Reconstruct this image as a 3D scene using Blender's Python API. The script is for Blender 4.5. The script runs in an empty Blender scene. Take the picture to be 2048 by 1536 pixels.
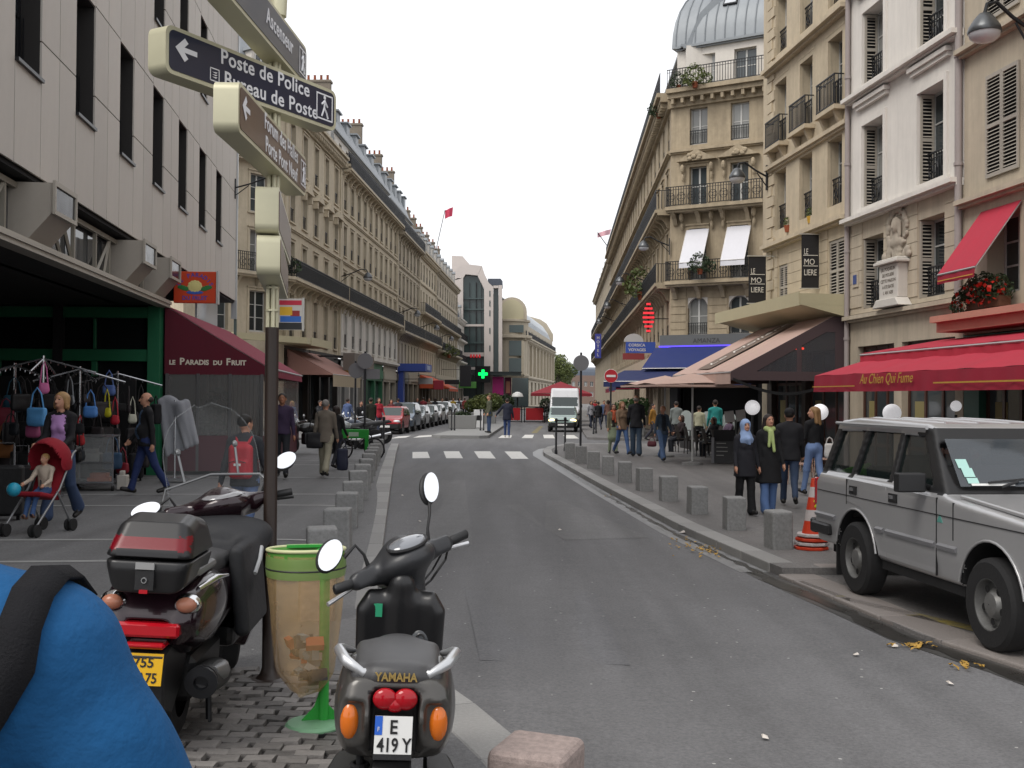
import bpy, math, random
import numpy as np
from mathutils import Vector, Matrix
random.seed(7)
R = math.radians
SC = bpy.context.scene
COL = SC.collection
# ------------------------------------------------------------------ camera, sky, sun, exposure
HC = 1.92                                  # eye height above the far roadway
F = 2200.0                                 # focal length in photo pixels (2048 wide)
PITCH, ROLL = math.atan(27 / F), 0.0075
cam_d = bpy.data.cameras.new('camera'); cam = bpy.data.objects.new('camera', cam_d); COL.objects.link(cam)
cam_d.sensor_width = 36; cam_d.lens = 36 * F / 2048; cam_d.clip_end = 4000; cam_d.clip_start = .05
fwd = Vector((0, math.cos(PITCH), math.sin(PITCH)))
rt = Vector((math.cos(ROLL), 0, math.sin(ROLL))); rt = (rt - fwd * rt.dot(fwd)).normalized()
up = rt.cross(fwd)
cam.matrix_world = Matrix(((rt.x, up.x, -fwd.x, 0), (rt.y, up.y, -fwd.y, 0), (rt.z, up.z, -fwd.z, HC), (0, 0, 0, 1)))
SC.camera = cam
SUN_EL, SUN_AZ = 52, 228                    # high veiled sun, behind the viewer's left shoulder
w = bpy.data.worlds.new('World'); SC.world = w; w.use_nodes = True
nt = w.node_tree; nt.nodes.clear()
sky = nt.nodes.new('ShaderNodeTexSky'); sky.sky_type = 'NISHITA'; sky.sun_disc = False
sky.sun_elevation = R(SUN_EL); sky.sun_rotation = R(SUN_AZ); sky.air_density = 1.0; sky.dust_density = 4.0
mul = nt.nodes.new('ShaderNodeVectorMath'); mul.operation = 'SCALE'; mul.inputs['Scale'].default_value = .10
nt.links.new(sky.outputs[0], mul.inputs[0])
mixs = nt.nodes.new('ShaderNodeMix'); mixs.data_type = 'RGBA'; mixs.inputs[0].default_value = .86   # closed veil of white cloud over the sky
nt.links.new(mul.outputs[0], mixs.inputs[6]); mixs.inputs[7].default_value = (1.0, 1.0, 1.02, 1)
bgn = nt.nodes.new('ShaderNodeBackground'); bgn.inputs[1].default_value = 1.0
nt.links.new(mixs.outputs[2], bgn.inputs[0])
wo = nt.nodes.new('ShaderNodeOutputWorld'); nt.links.new(bgn.outputs[0], wo.inputs[0])
sd = bpy.data.lights.new('sun', 'SUN'); sd.energy = 1.4; sd.angle = R(30); sd.color = (1, .96, .9)
sun = bpy.data.objects.new('sun', sd); COL.objects.link(sun)
sdir = Vector((math.sin(R(SUN_AZ)) * math.cos(R(SUN_EL)), math.cos(R(SUN_AZ)) * math.cos(R(SUN_EL)), math.sin(R(SUN_EL))))
sun.rotation_euler = sdir.to_track_quat('Z', 'Y').to_euler()
SC.view_settings.view_transform = 'Standard'; SC.view_settings.look = 'None'
SC.view_settings.exposure = .42; SC.view_settings.gamma = 1
SC.render.engine = 'CYCLES'
SC.cycles.max_bounces = 5; SC.cycles.diffuse_bounces = 2; SC.cycles.glossy_bounces = 2
SC.cycles.transparent_max_bounces = 12; SC.cycles.transmission_bounces = 4
SC.cycles.use_adaptive_sampling = True; SC.cycles.use_denoising = True
SC.cycles.caustics_reflective = False; SC.cycles.caustics_refractive = False
# ------------------------------------------------------------------ pixel <-> place helpers (photo pixels)
def ray(px, py):
    d = fwd * F + rt * (px - 1024) - up * (py - 768)
    return d / d.y
def at(px, py, d):
    v = ray(px, py) * d
    return Vector((v.x, v.y, v.z + HC))
def ss(a, b, x):
    t = min(1, max(0, (x - a) / (b - a))); return t * t * (3 - 2 * t)
def g(x, y):                               # height of the roadway: it falls away gently from the camera
    return (.05 * (1 - ss(3, 9, y)) + .08 * (1 - ss(-3.5, -.5, x)) * (1 - ss(15, 32, y)) * (1 - ss(-12, -30, x) * 0)
            - .10 * ss(0, 3, x) * (1 - ss(25, 45, y)))
def gnd(px, py, off=0.0):
    r = ray(px, py); d = 20.0
    for i in range(60):
        z = g(r.x * d, d) + off
        d += (((z - HC) / r.z) - d) * .7
    return Vector((r.x * d, d, g(r.x * d, d) + off))
def hgt(px, py, d):
    return at(px, py, d).z
PAV = .11
# ------------------------------------------------------------------ materials
MT = {}
def mat(name, col, r=.6, m=0., ns=0, na=0., bs=0, ba=0., rnd=0., coat=0., trans=0., emit=0., alpha=1., streak=0., spec=.5, world=False, col2=None, ior=1.45, sub=0, scl=(1, 1, 1)):
    if name in MT: return MT[name]
    M = bpy.data.materials.new(name); M.use_nodes = True; MT[name] = M
    t = M.node_tree; N = t.nodes; b = N['Principled BSDF']; L = t.links.new
    c4 = (*col, 1)
    b.inputs['Base Color'].default_value = c4; b.inputs['Roughness'].default_value = r; b.inputs['Metallic'].default_value = m
    b.inputs['Coat Weight'].default_value = coat; b.inputs['Coat Roughness'].default_value = .06
    b.inputs['Transmission Weight'].default_value = trans; b.inputs['IOR'].default_value = ior
    b.inputs['Alpha'].default_value = alpha; b.inputs['Specular IOR Level'].default_value = spec
    if emit: b.inputs['Emission Color'].default_value = c4; b.inputs['Emission Strength'].default_value = emit
    if sub: b.inputs['Subsurface Weight'].default_value = sub; b.inputs['Subsurface Radius'].default_value = (.02, .008, .004)
    if not (ns or bs or rnd or streak): return M
    if world: src = N.new('ShaderNodeNewGeometry').outputs['Position']
    else: src = N.new('ShaderNodeTexCoord').outputs['Object']
    if scl != (1, 1, 1):
        mp = N.new('ShaderNodeMapping'); mp.inputs['Scale'].default_value = scl; L(src, mp.inputs[0]); src = mp.outputs[0]
    fac = None
    def noise(scale, detail=4, vec=src, rough=.6):
        n = N.new('ShaderNodeTexNoise'); n.inputs['Scale'].default_value = scale; n.inputs['Detail'].default_value = detail
        n.inputs['Roughness'].default_value = rough; L(vec, n.inputs['Vector']); return n.outputs['Fac']
    def math_(op, a, bb):
        n = N.new('ShaderNodeMath'); n.operation = op
        for i, q in enumerate((a, bb)):
            if isinstance(q, (int, float)): n.inputs[i].default_value = q
            else: L(q, n.inputs[i])
        return n.outputs[0]
    val = None
    if ns:
        n1 = noise(ns); n2 = noise(ns * 6.3, 3)
        val = math_('ADD', math_('MULTIPLY', math_('SUBTRACT', n1, .5), 2.2 * na), math_('MULTIPLY', math_('SUBTRACT', n2, .5), 1.2 * na))
    if streak:
        mp = N.new('ShaderNodeMapping'); mp.inputs['Scale'].default_value = (2.2, 2.2, .22); L(src, mp.inputs[0])
        s = math_('MULTIPLY', math_('SUBTRACT', noise(1.3, 5, mp.outputs[0], .7), .5), 2.4 * streak)
        val = s if val is None else math_('ADD', val, s)
    if rnd:
        oi = N.new('ShaderNodeObjectInfo'); s = math_('MULTIPLY', math_('SUBTRACT', oi.outputs['Random'], .5), 2 * rnd)
        val = s if val is None else math_('ADD', val, s)
    if val is not None:
        if col2 is not None:
            mx = N.new('ShaderNodeMix'); mx.data_type = 'RGBA'; mx.clamp_factor = True
            L(math_('ADD', math_('MULTIPLY', val, 2.0), .5), mx.inputs[0]); mx.inputs[6].default_value = c4; mx.inputs[7].default_value = (*col2, 1)
            L(mx.outputs[2], b.inputs['Base Color'])
        else:
            vm = N.new('ShaderNodeVectorMath'); vm.operation = 'SCALE'; vm.inputs[0].default_value = col
            L(math_('MAXIMUM', math_('ADD', val, 1.0), .05), vm.inputs['Scale']); L(vm.outputs[0], b.inputs['Base Color'])
        if ns and r > .15:
            L(math_('ADD', math_('MULTIPLY', math_('SUBTRACT', n1, .5), .25), r), b.inputs['Roughness'])
    if bs:
        bp = N.new('ShaderNodeBump'); bp.inputs['Strength'].default_value = min(1, ba); bp.inputs['Distance'].default_value = .02 if ba < 1 else .05
        L(noise(bs, 5), bp.inputs['Height']); L(bp.outputs[0], b.inputs['Normal'])
    return M
def c(h):                                   # sRGB hex -> linear colour
    v = [int(h[i:i + 2], 16) / 255 for i in (0, 2, 4)]
    return tuple(x / 12.92 if x < .04045 else ((x + .055) / 1.055) ** 2.4 for x in v)
# ------------------------------------------------------------------ mesh builder
class MB:
    def __init__(s): s.v = []; s.f = []; s.m = []
    def add(s, vs, fs, mi=0, M=None):
        o = len(s.v)
        if M is not None: vs = [M @ Vector(p) for p in vs]
        s.v += [tuple(p) for p in vs]
        s.f += [tuple(i + o for i in q) for q in fs]; s.m += [mi] * len(fs); return s
    def box(s, x0, x1, y0, y1, z0, z1, mi=0, M=None):
        return s.add([(x0, y0, z0), (x1, y0, z0), (x1, y1, z0), (x0, y1, z0), (x0, y0, z1), (x1, y0, z1), (x1, y1, z1), (x0, y1, z1)],
                     [(0, 3, 2, 1), (4, 5, 6, 7), (0, 1, 5, 4), (1, 2, 6, 5), (2, 3, 7, 6), (3, 0, 4, 7)], mi, M)
    def quad(s, a, b, cc, d, mi=0, M=None): return s.add([a, b, cc, d], [(0, 1, 2, 3)], mi, M)
    def prism(s, poly, h0, h1, ax='z', mi=0, M=None):  # polygon (u,v) pushed along an axis
        n = len(poly)
        def P(u, v, h): return {'z': (u, v, h), 'x': (h, u, v), 'y': (u, h, v)}[ax]
        vs = [P(u, v, h0) for u, v in poly] + [P(u, v, h1) for u, v in poly]
        fs = [tuple(range(n))[::-1], tuple(range(n, 2 * n))] + [(i, (i + 1) % n, n + (i + 1) % n, n + i) for i in range(n)]
        return s.add(vs, fs, mi, M)
    def loft(s, rings, mi=0, cap=True, M=None, closed=True):
        n = len(rings[0]); vs = [p for r in rings for p in r]; fs = []
        for k in range(len(rings) - 1):
            for i in range(n if closed else n - 1):
                j = (i + 1) % n; fs.append((k * n + i, k * n + j, (k + 1) * n + j, (k + 1) * n + i))
        if cap: fs += [tuple(range(n))[::-1], tuple(range((len(rings) - 1) * n, len(rings) * n))]
        return s.add(vs, fs, mi, M)
    def tube(s, pts, rad, n=8, mi=0, M=None, cap=True):
        pts = [Vector(p) for p in pts]; k = len(pts)
        if not hasattr(rad, '__len__'): rad = [rad] * k
        rings = []; prev = None
        for i, p in enumerate(pts):
            t = (pts[min(i + 1, k - 1)] - pts[max(i - 1, 0)]).normalized()
            if prev is None:
                a = Vector((0, 0, 1)) if abs(t.z) < .9 else Vector((1, 0, 0)); u = t.cross(a).normalized()
            else: u = (prev - t * prev.dot(t)).normalized()
            prev = u; w_ = t.cross(u)
            rings.append([p + (u * math.cos(2 * math.pi * j / n) + w_ * math.sin(2 * math.pi * j / n)) * rad[i] for j in range(n)])
        return s.loft(rings, mi, cap, M)
    def lathe(s, prof, n=16, mi=0, M=None, cap=True):
        return s.loft([[(r * math.cos(2 * math.pi * j / n), r * math.sin(2 * math.pi * j / n), z) for j in range(n)] for r, z in prof], mi, cap, M)
    def ell(s, cc, rr, nu=12, nv=8, mi=0, M=None):
        rings = [[(cc[0] + rr[0] * math.sin(math.pi * k / nv) * math.cos(2 * math.pi * j / nu), cc[1] + rr[1] * math.sin(math.pi * k / nv) * math.sin(2 * math.pi * j / nu),
                   cc[2] - rr[2] * math.cos(math.pi * k / nv)) for j in range(nu)] for k in range(nv + 1)]
        rings[0] = [(p[0] * .02 + cc[0] * .98, p[1] * .02 + cc[1] * .98, p[2]) for p in rings[1]]
        rings[0] = [(a, b_, cc[2] - rr[2]) for a, b_, _ in rings[0]]
        rings[-1] = [(a, b_, cc[2] + rr[2]) for a, b_, _ in rings[0]]
        return s.loft(rings, mi, True, M)
    def torus(s, R_, r_, n=20, k=6, mi=0, M=None, arc=1.0):
        pts = [(R_ * math.cos(2 * math.pi * arc * i / n), R_ * math.sin(2 * math.pi * arc * i / n), 0) for i in range(n + 1)]
        return s.tube(pts, r_, k, mi, M, arc < 1)
    def mesh(s, name, mats, smooth=None):
        me = bpy.data.meshes.new(name); me.from_pydata(s.v, [], s.f)
        for q in (mats if isinstance(mats, (list, tuple)) else [mats]): me.materials.append(q)
        if any(s.m): me.polygons.foreach_set('material_index', s.m)
        if smooth is not None:
            me.polygons.foreach_set('use_smooth', [True] * len(s.f)); me.update(); me.set_sharp_from_angle(angle=R(smooth))
        me.update(); return me
def T(x=0, y=0, z=0): return Matrix.Translation((x, y, z))
def RX(a): return Matrix.Rotation(R(a), 4, 'X')
def RY(a): return Matrix.Rotation(R(a), 4, 'Y')
def RZ(a): return Matrix.Rotation(R(a), 4, 'Z')
def SCL(x, y, z): return Matrix.Diagonal((x, y, z, 1))
def tag(o, label=None, cat=None, group=None, kind=None):
    for k, v in (('label', label), ('category', cat), ('group', group), ('kind', kind)):
        if v: o[k] = v
    return o
def link(name, me, parent=None, M=None):
    o = bpy.data.objects.new(name, me); COL.objects.link(o)
    if parent is not None: o.parent = parent
    if M is not None: o.matrix_local = M
    return o
def mk(name, mb, mats, parent=None, M=None, smooth=None, bev=0, seg=1):
    me = mb if isinstance(mb, bpy.types.Mesh) else mb.mesh(name, mats, smooth)
    o = link(name, me, parent, M)
    if bev:
        md = o.modifiers.new('bevel', 'BEVEL'); md.width = bev; md.segments = seg; md.limit_method = 'ANGLE'; md.angle_limit = R(40)
    return o
def thing(name, label, cat, loc=(0, 0, 0), rz=0, group=None, M=None):
    o = bpy.data.objects.new(name, None); COL.objects.link(o); o.empty_display_size = .1
    if M is not None: o.matrix_world = M
    else: o.location = loc; o.rotation_euler = (0, 0, R(rz))
    return tag(o, label, cat, group)
def dup(o, M=None, label=None, parent=None):
    q = o.copy(); COL.objects.link(q); q.parent = parent
    if M is not None: q.matrix_local = M
    if label: q['label'] = label
    for ch in o.children: dup(ch, None, None, q)
    return q
def text(s, size, M, mt, parent, name='lettering', ext=.002, space=1.0, align='LEFT', sx=1.0, shear=0, bold=0):
    cu = bpy.data.curves.new('t', 'FONT'); cu.body = s; cu.size = size; cu.extrude = ext; cu.space_character = space; cu.align_x = align
    cu.shear = shear; cu.offset = bold; cu.resolution_u = 3
    ob = bpy.data.objects.new('t', cu); COL.objects.link(ob)
    dg = bpy.context.evaluated_depsgraph_get(); dg.update()
    me = bpy.data.meshes.new_from_object(ob.evaluated_get(dg)); bpy.data.objects.remove(ob); bpy.data.curves.remove(cu)
    me.materials.clear(); me.materials.append(mt)
    return link(name, me, parent, M @ SCL(sx, 1, 1))
# ------------------------------------------------------------------ signed-distance modelling (for bodies, fairings, car shells)
class SD:
    def __init__(s, lo, hi, h):
        s.h = h; s.lo = np.array(lo, np.float32); n = np.ceil((np.array(hi) - lo) / h).astype(int) + 1
        s.ax = [(lo[i] + h * np.arange(n[i])).astype(np.float32) for i in range(3)]
        s.D = np.full(n, .5, np.float32); s.M = np.zeros(n, np.int8)
    def _put(s, lo, hi, fn, k, op, mi):
        mg = k + 2.5 * s.h; sl = []
        for i in range(3):
            a = int(np.searchsorted(s.ax[i], lo[i] - mg)); b = int(np.searchsorted(s.ax[i], hi[i] + mg))
            if b <= a: return s
            sl.append(slice(a, b))
        sl = tuple(sl)
        X = s.ax[0][sl[0]][:, None, None]; Y = s.ax[1][sl[1]][None, :, None]; Z = s.ax[2][sl[2]][None, None, :]
        d = fn(X, Y, Z); D = s.D[sl]
        if op == '+':
            if mi is not None: s.M[sl] = np.where(d < D, mi, s.M[sl])
            if k > 0:
                hh = np.clip(.5 + .5 * (D - d) / k, 0, 1); r = D + (d - D) * hh - k * hh * (1 - hh)
            else: r = np.minimum(D, d)
        elif op == '-':
            nd = -d
            if mi is not None: s.M[sl] = np.where(nd > D, mi, s.M[sl])
            if k > 0:
                hh = np.clip(.5 - .5 * (D - nd) / k, 0, 1); r = D + (nd - D) * hh + k * hh * (1 - hh)
            else: r = np.maximum(D, nd)
        elif op == 'p':                     # paint only
            s.M[sl] = np.where((d < 0), mi, s.M[sl]); return s
        s.D[sl] = r; return s
    def cap(s, a, b, r1, r2=None, k=0., mi=0, op='+', sy=1.0):
        r2 = r1 if r2 is None else r2; a = np.array(a, np.float32); b = np.array(b, np.float32); ab = b - a
        L2 = float((ab * ab * np.array([1, sy * sy, 1])).sum()) + 1e-9; rm = max(r1, r2)
        def fn(X, Y, Z):
            x, y, z = X - a[0], (Y - a[1]) * sy, Z - a[2]
            t = np.clip((x * ab[0] + y * ab[1] * sy + z * ab[2]) / L2, 0, 1)
            return np.sqrt((x - t * ab[0]) ** 2 + (y - t * ab[1] * sy) ** 2 + (z - t * ab[2]) ** 2) - (r1 + (r2 - r1) * t)
        return s._put(np.minimum(a, b) - rm, np.maximum(a, b) + rm, fn, k, op, mi)
    def ell(s, cc, rr, k=0., mi=0, op='+', rot=None):
        cc = np.array(cc, np.float32); rr = np.array(rr, np.float32)
        Rm = np.array(rot.to_3x3()).T.astype(np.float32) if rot is not None else None; rm = rr if rot is None else np.full(3, rr.max())
        def fn(X, Y, Z):
            x, y, z = X - cc[0], Y - cc[1], Z - cc[2]
            if Rm is not None: x, y, z = (Rm[i, 0] * x + Rm[i, 1] * y + Rm[i, 2] * z for i in range(3))
            k0 = np.sqrt((x / rr[0]) ** 2 + (y / rr[1]) ** 2 + (z / rr[2]) ** 2) + 1e-6
            k1 = np.sqrt((x / rr[0] ** 2) ** 2 + (y / rr[1] ** 2) ** 2 + (z / rr[2] ** 2) ** 2) + 1e-6
            return k0 * (k0 - 1) / k1
        return s._put(cc - rm, cc + rm, fn, k, op, mi)
    def box(s, cc, hh, r=.01, k=0., mi=0, op='+', rot=None):
        cc = np.array(cc, np.float32); hh = np.array(hh, np.float32)
        Rm = np.array(rot.to_3x3()).T.astype(np.float32) if rot is not None else None; rm = hh if rot is None else np.full(3, float(np.linalg.norm(hh)))
        def fn(X, Y, Z):
            x, y, z = X - cc[0], Y - cc[1], Z - cc[2]
            if Rm is not None: x, y, z = (Rm[i, 0] * x + Rm[i, 1] * y + Rm[i, 2] * z for i in range(3))
            qx, qy, qz = np.abs(x) - hh[0] + r, np.abs(y) - hh[1] + r, np.abs(z) - hh[2] + r
            return np.sqrt(np.maximum(qx, 0) ** 2 + np.maximum(qy, 0) ** 2 + np.maximum(qz, 0) ** 2) + np.minimum(np.maximum(np.maximum(qx, qy), qz), 0) - r
        return s._put(cc - rm, cc + rm, fn, k, op, mi)
    def poly(s, pts, h0, h1, ax=0, r=.01, k=0., mi=0, op='+', taper=None):
        """extruded polygon; pts in the two other axes; taper(u,v)->half-width multiplier handled by caller"""
        pts = np.array(pts, np.float32); n = len(pts); o = [i for i in range(3) if i != ax]
        lo = np.zeros(3); hi = np.zeros(3); lo[ax], hi[ax] = h0, h1
        for j, i in enumerate(o): lo[i], hi[i] = pts[:, j].min(), pts[:, j].max()
        def fn(*XYZ):
            u, v, wv = XYZ[o[0]], XYZ[o[1]], XYZ[ax]
            u, v = np.broadcast_arrays(u, v); u = u.astype(np.float32)
            d = np.full(u.shape, 1e9, np.float32); sg = np.ones(u.shape, np.float32)
            for i in range(n):
                a, b = pts[i], pts[i - 1]; ex, ey = b - a; wx, wy = u - a[0], v - a[1]
                t = np.clip((wx * ex + wy * ey) / (ex * ex + ey * ey + 1e-9), 0, 1)
                d = np.minimum(d, (wx - ex * t) ** 2 + (wy - ey * t) ** 2)
                c1, c2, c3 = v >= a[1], v < b[1], ex * wy > ey * wx
                fl = (c1 & c2 & c3) | (~c1 & ~c2 & ~c3); sg = np.where(fl, -sg, sg)
            d2 = sg * np.sqrt(d) + r
            off = taper(XYZ[0], XYZ[1], XYZ[2]) if taper else 0
            dz = np.abs(wv - (h0 + h1) / 2) - (h1 - h0) / 2 + r + off
            return np.minimum(np.maximum(d2, dz), 0) + np.sqrt(np.maximum(d2, 0) ** 2 + np.maximum(dz, 0) ** 2) - r
        return s._put(lo, hi, fn, k, op, mi)
    def nets(s):
        D, h = s.D, s.h; sgn = D < 0
        c8 = [sgn[i:sgn.shape[0] - 1 + i, j:sgn.shape[1] - 1 + j, k:sgn.shape[2] - 1 + k] for i in (0, 1) for j in (0, 1) for k in (0, 1)]
        al = c8[0].copy(); an = c8[0].copy()
        for q in c8[1:]: al &= q; an |= q
        act = an & ~al; idx = np.argwhere(act); vid = np.full(act.shape, -1, np.int32); vid[act] = np.arange(len(idx))
        cs = [(i, j, k) for i in (0, 1) for j in (0, 1) for k in (0, 1)]
        val = np.stack([D[idx[:, 0] + i, idx[:, 1] + j, idx[:, 2] + k] for i, j, k in cs], 1)
        P = np.zeros((len(idx), 3), np.float32); cnt = np.zeros(len(idx), np.float32)
        for a in range(8):
            for b in range(a + 1, 8):
                if sum(x != y for x, y in zip(cs[a], cs[b])) != 1: continue
                va, vb = val[:, a], val[:, b]; cr = (va < 0) != (vb < 0); t = np.where(cr, va / np.where(cr, va - vb, 1), 0)
                p = np.array(cs[a], np.float32) + t[:, None] * (np.array(cs[b], np.float32) - np.array(cs[a], np.float32))
                P += p * cr[:, None]; cnt += cr
        P = (idx + P / cnt[:, None]) * h + s.lo
        m8 = np.stack([s.M[idx[:, 0] + i, idx[:, 1] + j, idx[:, 2] + k] for i, j, k in cs], 1)
        best = np.argmin(np.abs(val), 1); vm = m8[np.arange(len(idx)), best]
        Fs = []
        for ax in range(3):
            a0 = [slice(1, -1)] * 3; a0[ax] = slice(0, -1); b0 = [slice(1, -1)] * 3; b0[ax] = slice(1, None)
            A, B = sgn[tuple(a0)], sgn[tuple(b0)]; e = np.argwhere(A != B); inside = A[tuple(e.T)]
            off = np.ones(3, int); off[ax] = 0; e = e + off; u, v = [(1, 2), (2, 0), (0, 1)][ax]
            q = []
            for du, dv in ((-1, -1), (0, -1), (0, 0), (-1, 0)):
                k = e.copy(); k[:, u] += du; k[:, v] += dv; q.append(vid[tuple(k.T)])
            q = np.stack(q, 1); q[~inside] = q[~inside][:, ::-1]; Fs.append(q)
        Fq = np.concatenate(Fs); ok = (Fq >= 0).all(1); Fq = Fq[ok]
        fm = vm[Fq[:, 0]]
        return P, Fq, fm
    def mesh(s, name, mats, only=None, smooth=True, warp=None):
        P, Fq, fm = s.nets()
        if warp is not None: P = warp(P)
        if only is not None:
            Fq = Fq[np.isin(fm, only)]; us, inv = np.unique(Fq, return_inverse=True); Fq = inv.reshape(-1, 4); P = P[us]; fm = np.zeros(len(Fq), int)
        me = bpy.data.meshes.new(name); n = len(Fq)
        me.vertices.add(len(P)); me.vertices.foreach_set('co', P.astype(np.float32).ravel())
        me.loops.add(n * 4); me.loops.foreach_set('vertex_index', Fq.astype(np.int32).ravel())
        me.polygons.add(n); me.polygons.foreach_set('loop_start', np.arange(0, 4 * n, 4, dtype=np.int32))
        for q in (mats if isinstance(mats, (list, tuple)) else [mats]): me.materials.append(q)
        me.polygons.foreach_set('material_index', np.minimum(fm, len(me.materials) - 1).astype(np.int32))
        me.polygons.foreach_set('use_smooth', np.ones(n, bool)); me.update(calc_edges=True); me.validate(); return me
# ================================================================== GROUND
def asphalt(name, col, gum=.0, tint=(1, 1, 1)):
    M = mat(name, col, r=.78, ns=.55, na=.22, bs=90, ba=.35, world=True)
    t = M.node_tree; N = t.nodes; L = t.links.new; b = N['Principled BSDF']
    geo = N.new('ShaderNodeNewGeometry')
    base = b.inputs['Base Color'].links[0].from_socket
    # fine aggregate
    n = N.new('ShaderNodeTexNoise'); n.inputs['Scale'].default_value = 38; n.inputs['Detail'].default_value = 6; n.inputs['Roughness'].default_value = .75; L(geo.outputs['Position'], n.inputs['Vector'])
    mr = N.new('ShaderNodeMapRange'); mr.inputs[1].default_value = .3; mr.inputs[2].default_value = .7; mr.inputs[3].default_value = .68; mr.inputs[4].default_value = 1.32
    L(n.outputs['Fac'], mr.inputs[0])
    vm = N.new('ShaderNodeVectorMath'); vm.operation = 'SCALE'; L(base, vm.inputs[0]); L(mr.outputs[0], vm.inputs['Scale'])
    # wear along the direction of travel and oily blotches
    mp = N.new('ShaderNodeMapping'); mp.inputs['Scale'].default_value = (1.5, .10, 1); mp.inputs['Rotation'].default_value = (0, 0, -.1); L(geo.outputs['Position'], mp.inputs[0])
    n5 = N.new('ShaderNodeTexNoise'); n5.inputs['Scale'].default_value = 1.0; n5.inputs['Detail'].default_value = 5; L(mp.outputs[0], n5.inputs['Vector'])
    m5 = N.new('ShaderNodeMapRange'); m5.inputs[1].default_value = .32; m5.inputs[2].default_value = .68; m5.inputs[3].default_value = .80; m5.inputs[4].default_value = 1.2; L(n5.outputs['Fac'], m5.inputs[0])
    v5 = N.new('ShaderNodeVectorMath'); v5.operation = 'SCALE'; L(vm.outputs[0], v5.inputs[0]); L(m5.outputs[0], v5.inputs['Scale']); vm = v5
    # pale gum spots and flecks
    vo = N.new('ShaderNodeTexVoronoi'); vo.inputs['Scale'].default_value = 4.6; L(geo.outputs['Position'], vo.inputs['Vector'])
    n3 = N.new('ShaderNodeTexNoise'); n3.inputs['Scale'].default_value = 30; L(geo.outputs['Position'], n3.inputs['Vector'])
    ad = N.new('ShaderNodeMath'); ad.operation = 'MULTIPLY_ADD'; L(n3.outputs['Fac'], ad.inputs[0]); ad.inputs[1].default_value = .10; L(vo.outputs['Distance'], ad.inputs[2])
    lt = N.new('ShaderNodeMath'); lt.operation = 'LESS_THAN'; L(ad.outputs[0], lt.inputs[0]); lt.inputs[1].default_value = .10
    sm = N.new('ShaderNodeMath'); sm.operation = 'MULTIPLY'; L(lt.outputs[0], sm.inputs[0]); sm.inputs[1].default_value = gum
    mx = N.new('ShaderNodeMix'); mx.data_type = 'RGBA'; L(sm.outputs[0], mx.inputs[0]); L(vm.outputs[0], mx.inputs[6]); mx.inputs[7].default_value = (.5, .49, .47, 1)
    L(mx.outputs[2], b.inputs['Base Color'])
    return M
M_ROAD = asphalt('road_asphalt', (.128, .127, .130), .7)
M_PAVE = asphalt('pavement_asphalt', (.140, .139, .140), .5)
M_PAVR = asphalt('pavement_asphalt_warm', (.155, .148, .144), .35)
M_GRAN = mat('granite_grey', (.25, .25, .245), .75, ns=30, na=.4, bs=80, ba=.3, rnd=.10)
M_GRANP = mat('granite_pink', (.27, .215, .195), .75, ns=38, na=.5, bs=80, ba=.3, rnd=.05)
M_KERB = mat('kerb_granite', (.27, .265, .255), .7, ns=45, na=.25, bs=60, ba=.3, rnd=.14)
M_KERBP = mat('kerb_granite_warm', (.24, .215, .20), .7, ns=45, na=.25, bs=60, ba=.3, rnd=.12)
M_WHITE = mat('road_paint_white', (.62, .61, .58), .7, ns=9, na=.28, world=True)
M_YEL = mat('road_paint_yellow_worn', (.27, .215, .05), .75, ns=7, na=.5, world=True, col2=(.11, .105, .095))
M_BAND = mat('pale_stone_band', (.33, .33, .32), .7, ns=12, na=.25, world=True)
def grid(xs, ys, off=0.0, zf=g):
    mb = MB(); nx = len(xs)
    mb.v = [(x, y, zf(x, y) + off) for y in ys for x in xs]
    mb.f = [(j * nx + i, j * nx + i + 1, (j + 1) * nx + i + 1, (j + 1) * nx + i) for j in range(len(ys) - 1) for i in range(nx - 1)]
    mb.m = [0] * len(mb.f); return mb
xs = [-800, -200, -60, -30, -20, -14, -10, -8] + [-6 + .5 * i for i in range(29)] + [10, 14, 20, 30, 60, 200, 800]
ys = [-60, -20, -6, -2] + [.5 * i for i in range(24)] + [12 + i for i in range(36)] + [50, 55, 60, 80, 120, 200, 400, 900, 2500]
PATCH = asphalt('road_patch', (.126, .126, .131), .4); PATCH2 = asphalt('road_patch_pale', (.143, .142, .143), .4)
tag(mk('road', grid(xs, ys), M_ROAD, smooth=60), 'grey worn asphalt roadway running up the street to the crossing', 'road', kind='structure')
def resample(pts, step):
    out = [Vector(pts[0])]
    for a, b in zip(pts, pts[1:]):
        a, b = Vector(a), Vector(b); n = max(1, round((b - a).length / step))
        out += [a.lerp(b, i / n) for i in range(1, n + 1)]
    return out
def rows(edge, side, off, cols):           # sheet from a kerb line sideways; skirt down to the road on the kerb side
    mb = MB(); nx = len(cols) + 1
    for p in edge:
        mb.v.append((p.x, p.y, g(p.x, p.y) - .05))
        mb.v += [(p.x + side * cc, p.y, g(max(min(p.x + side * cc, 9), -9), p.y) + off) for cc in cols]
    for j in range(len(edge) - 1):
        for i in range(nx - 1):
            a = j * nx + i; q = (a, a + 1, a + nx + 1, a + nx); mb.f.append(q if side > 0 else q[::-1])
    for j in (0, len(edge) - 1):            # close the two ends
        for i in range(1, nx - 1):
            a = mb.v[j * nx + i]; b = mb.v[j * nx + i + 1]
            mb.add([a, b, (b[0], b[1], b[2] - .2), (a[0], a[1], a[2] - .2)], [(0, 1, 2, 3)])
    mb.m = [0] * len(mb.f); return mb
KL = [gnd(*p) for p in [(797, 893), (793, 905), (784, 950), (776, 1010), (765, 1097), (752, 1190), (757, 1265), (800, 1335), (897, 1408), (943, 1442), (985, 1482), (1045, 1536), (1160, 1620)]]
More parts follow.
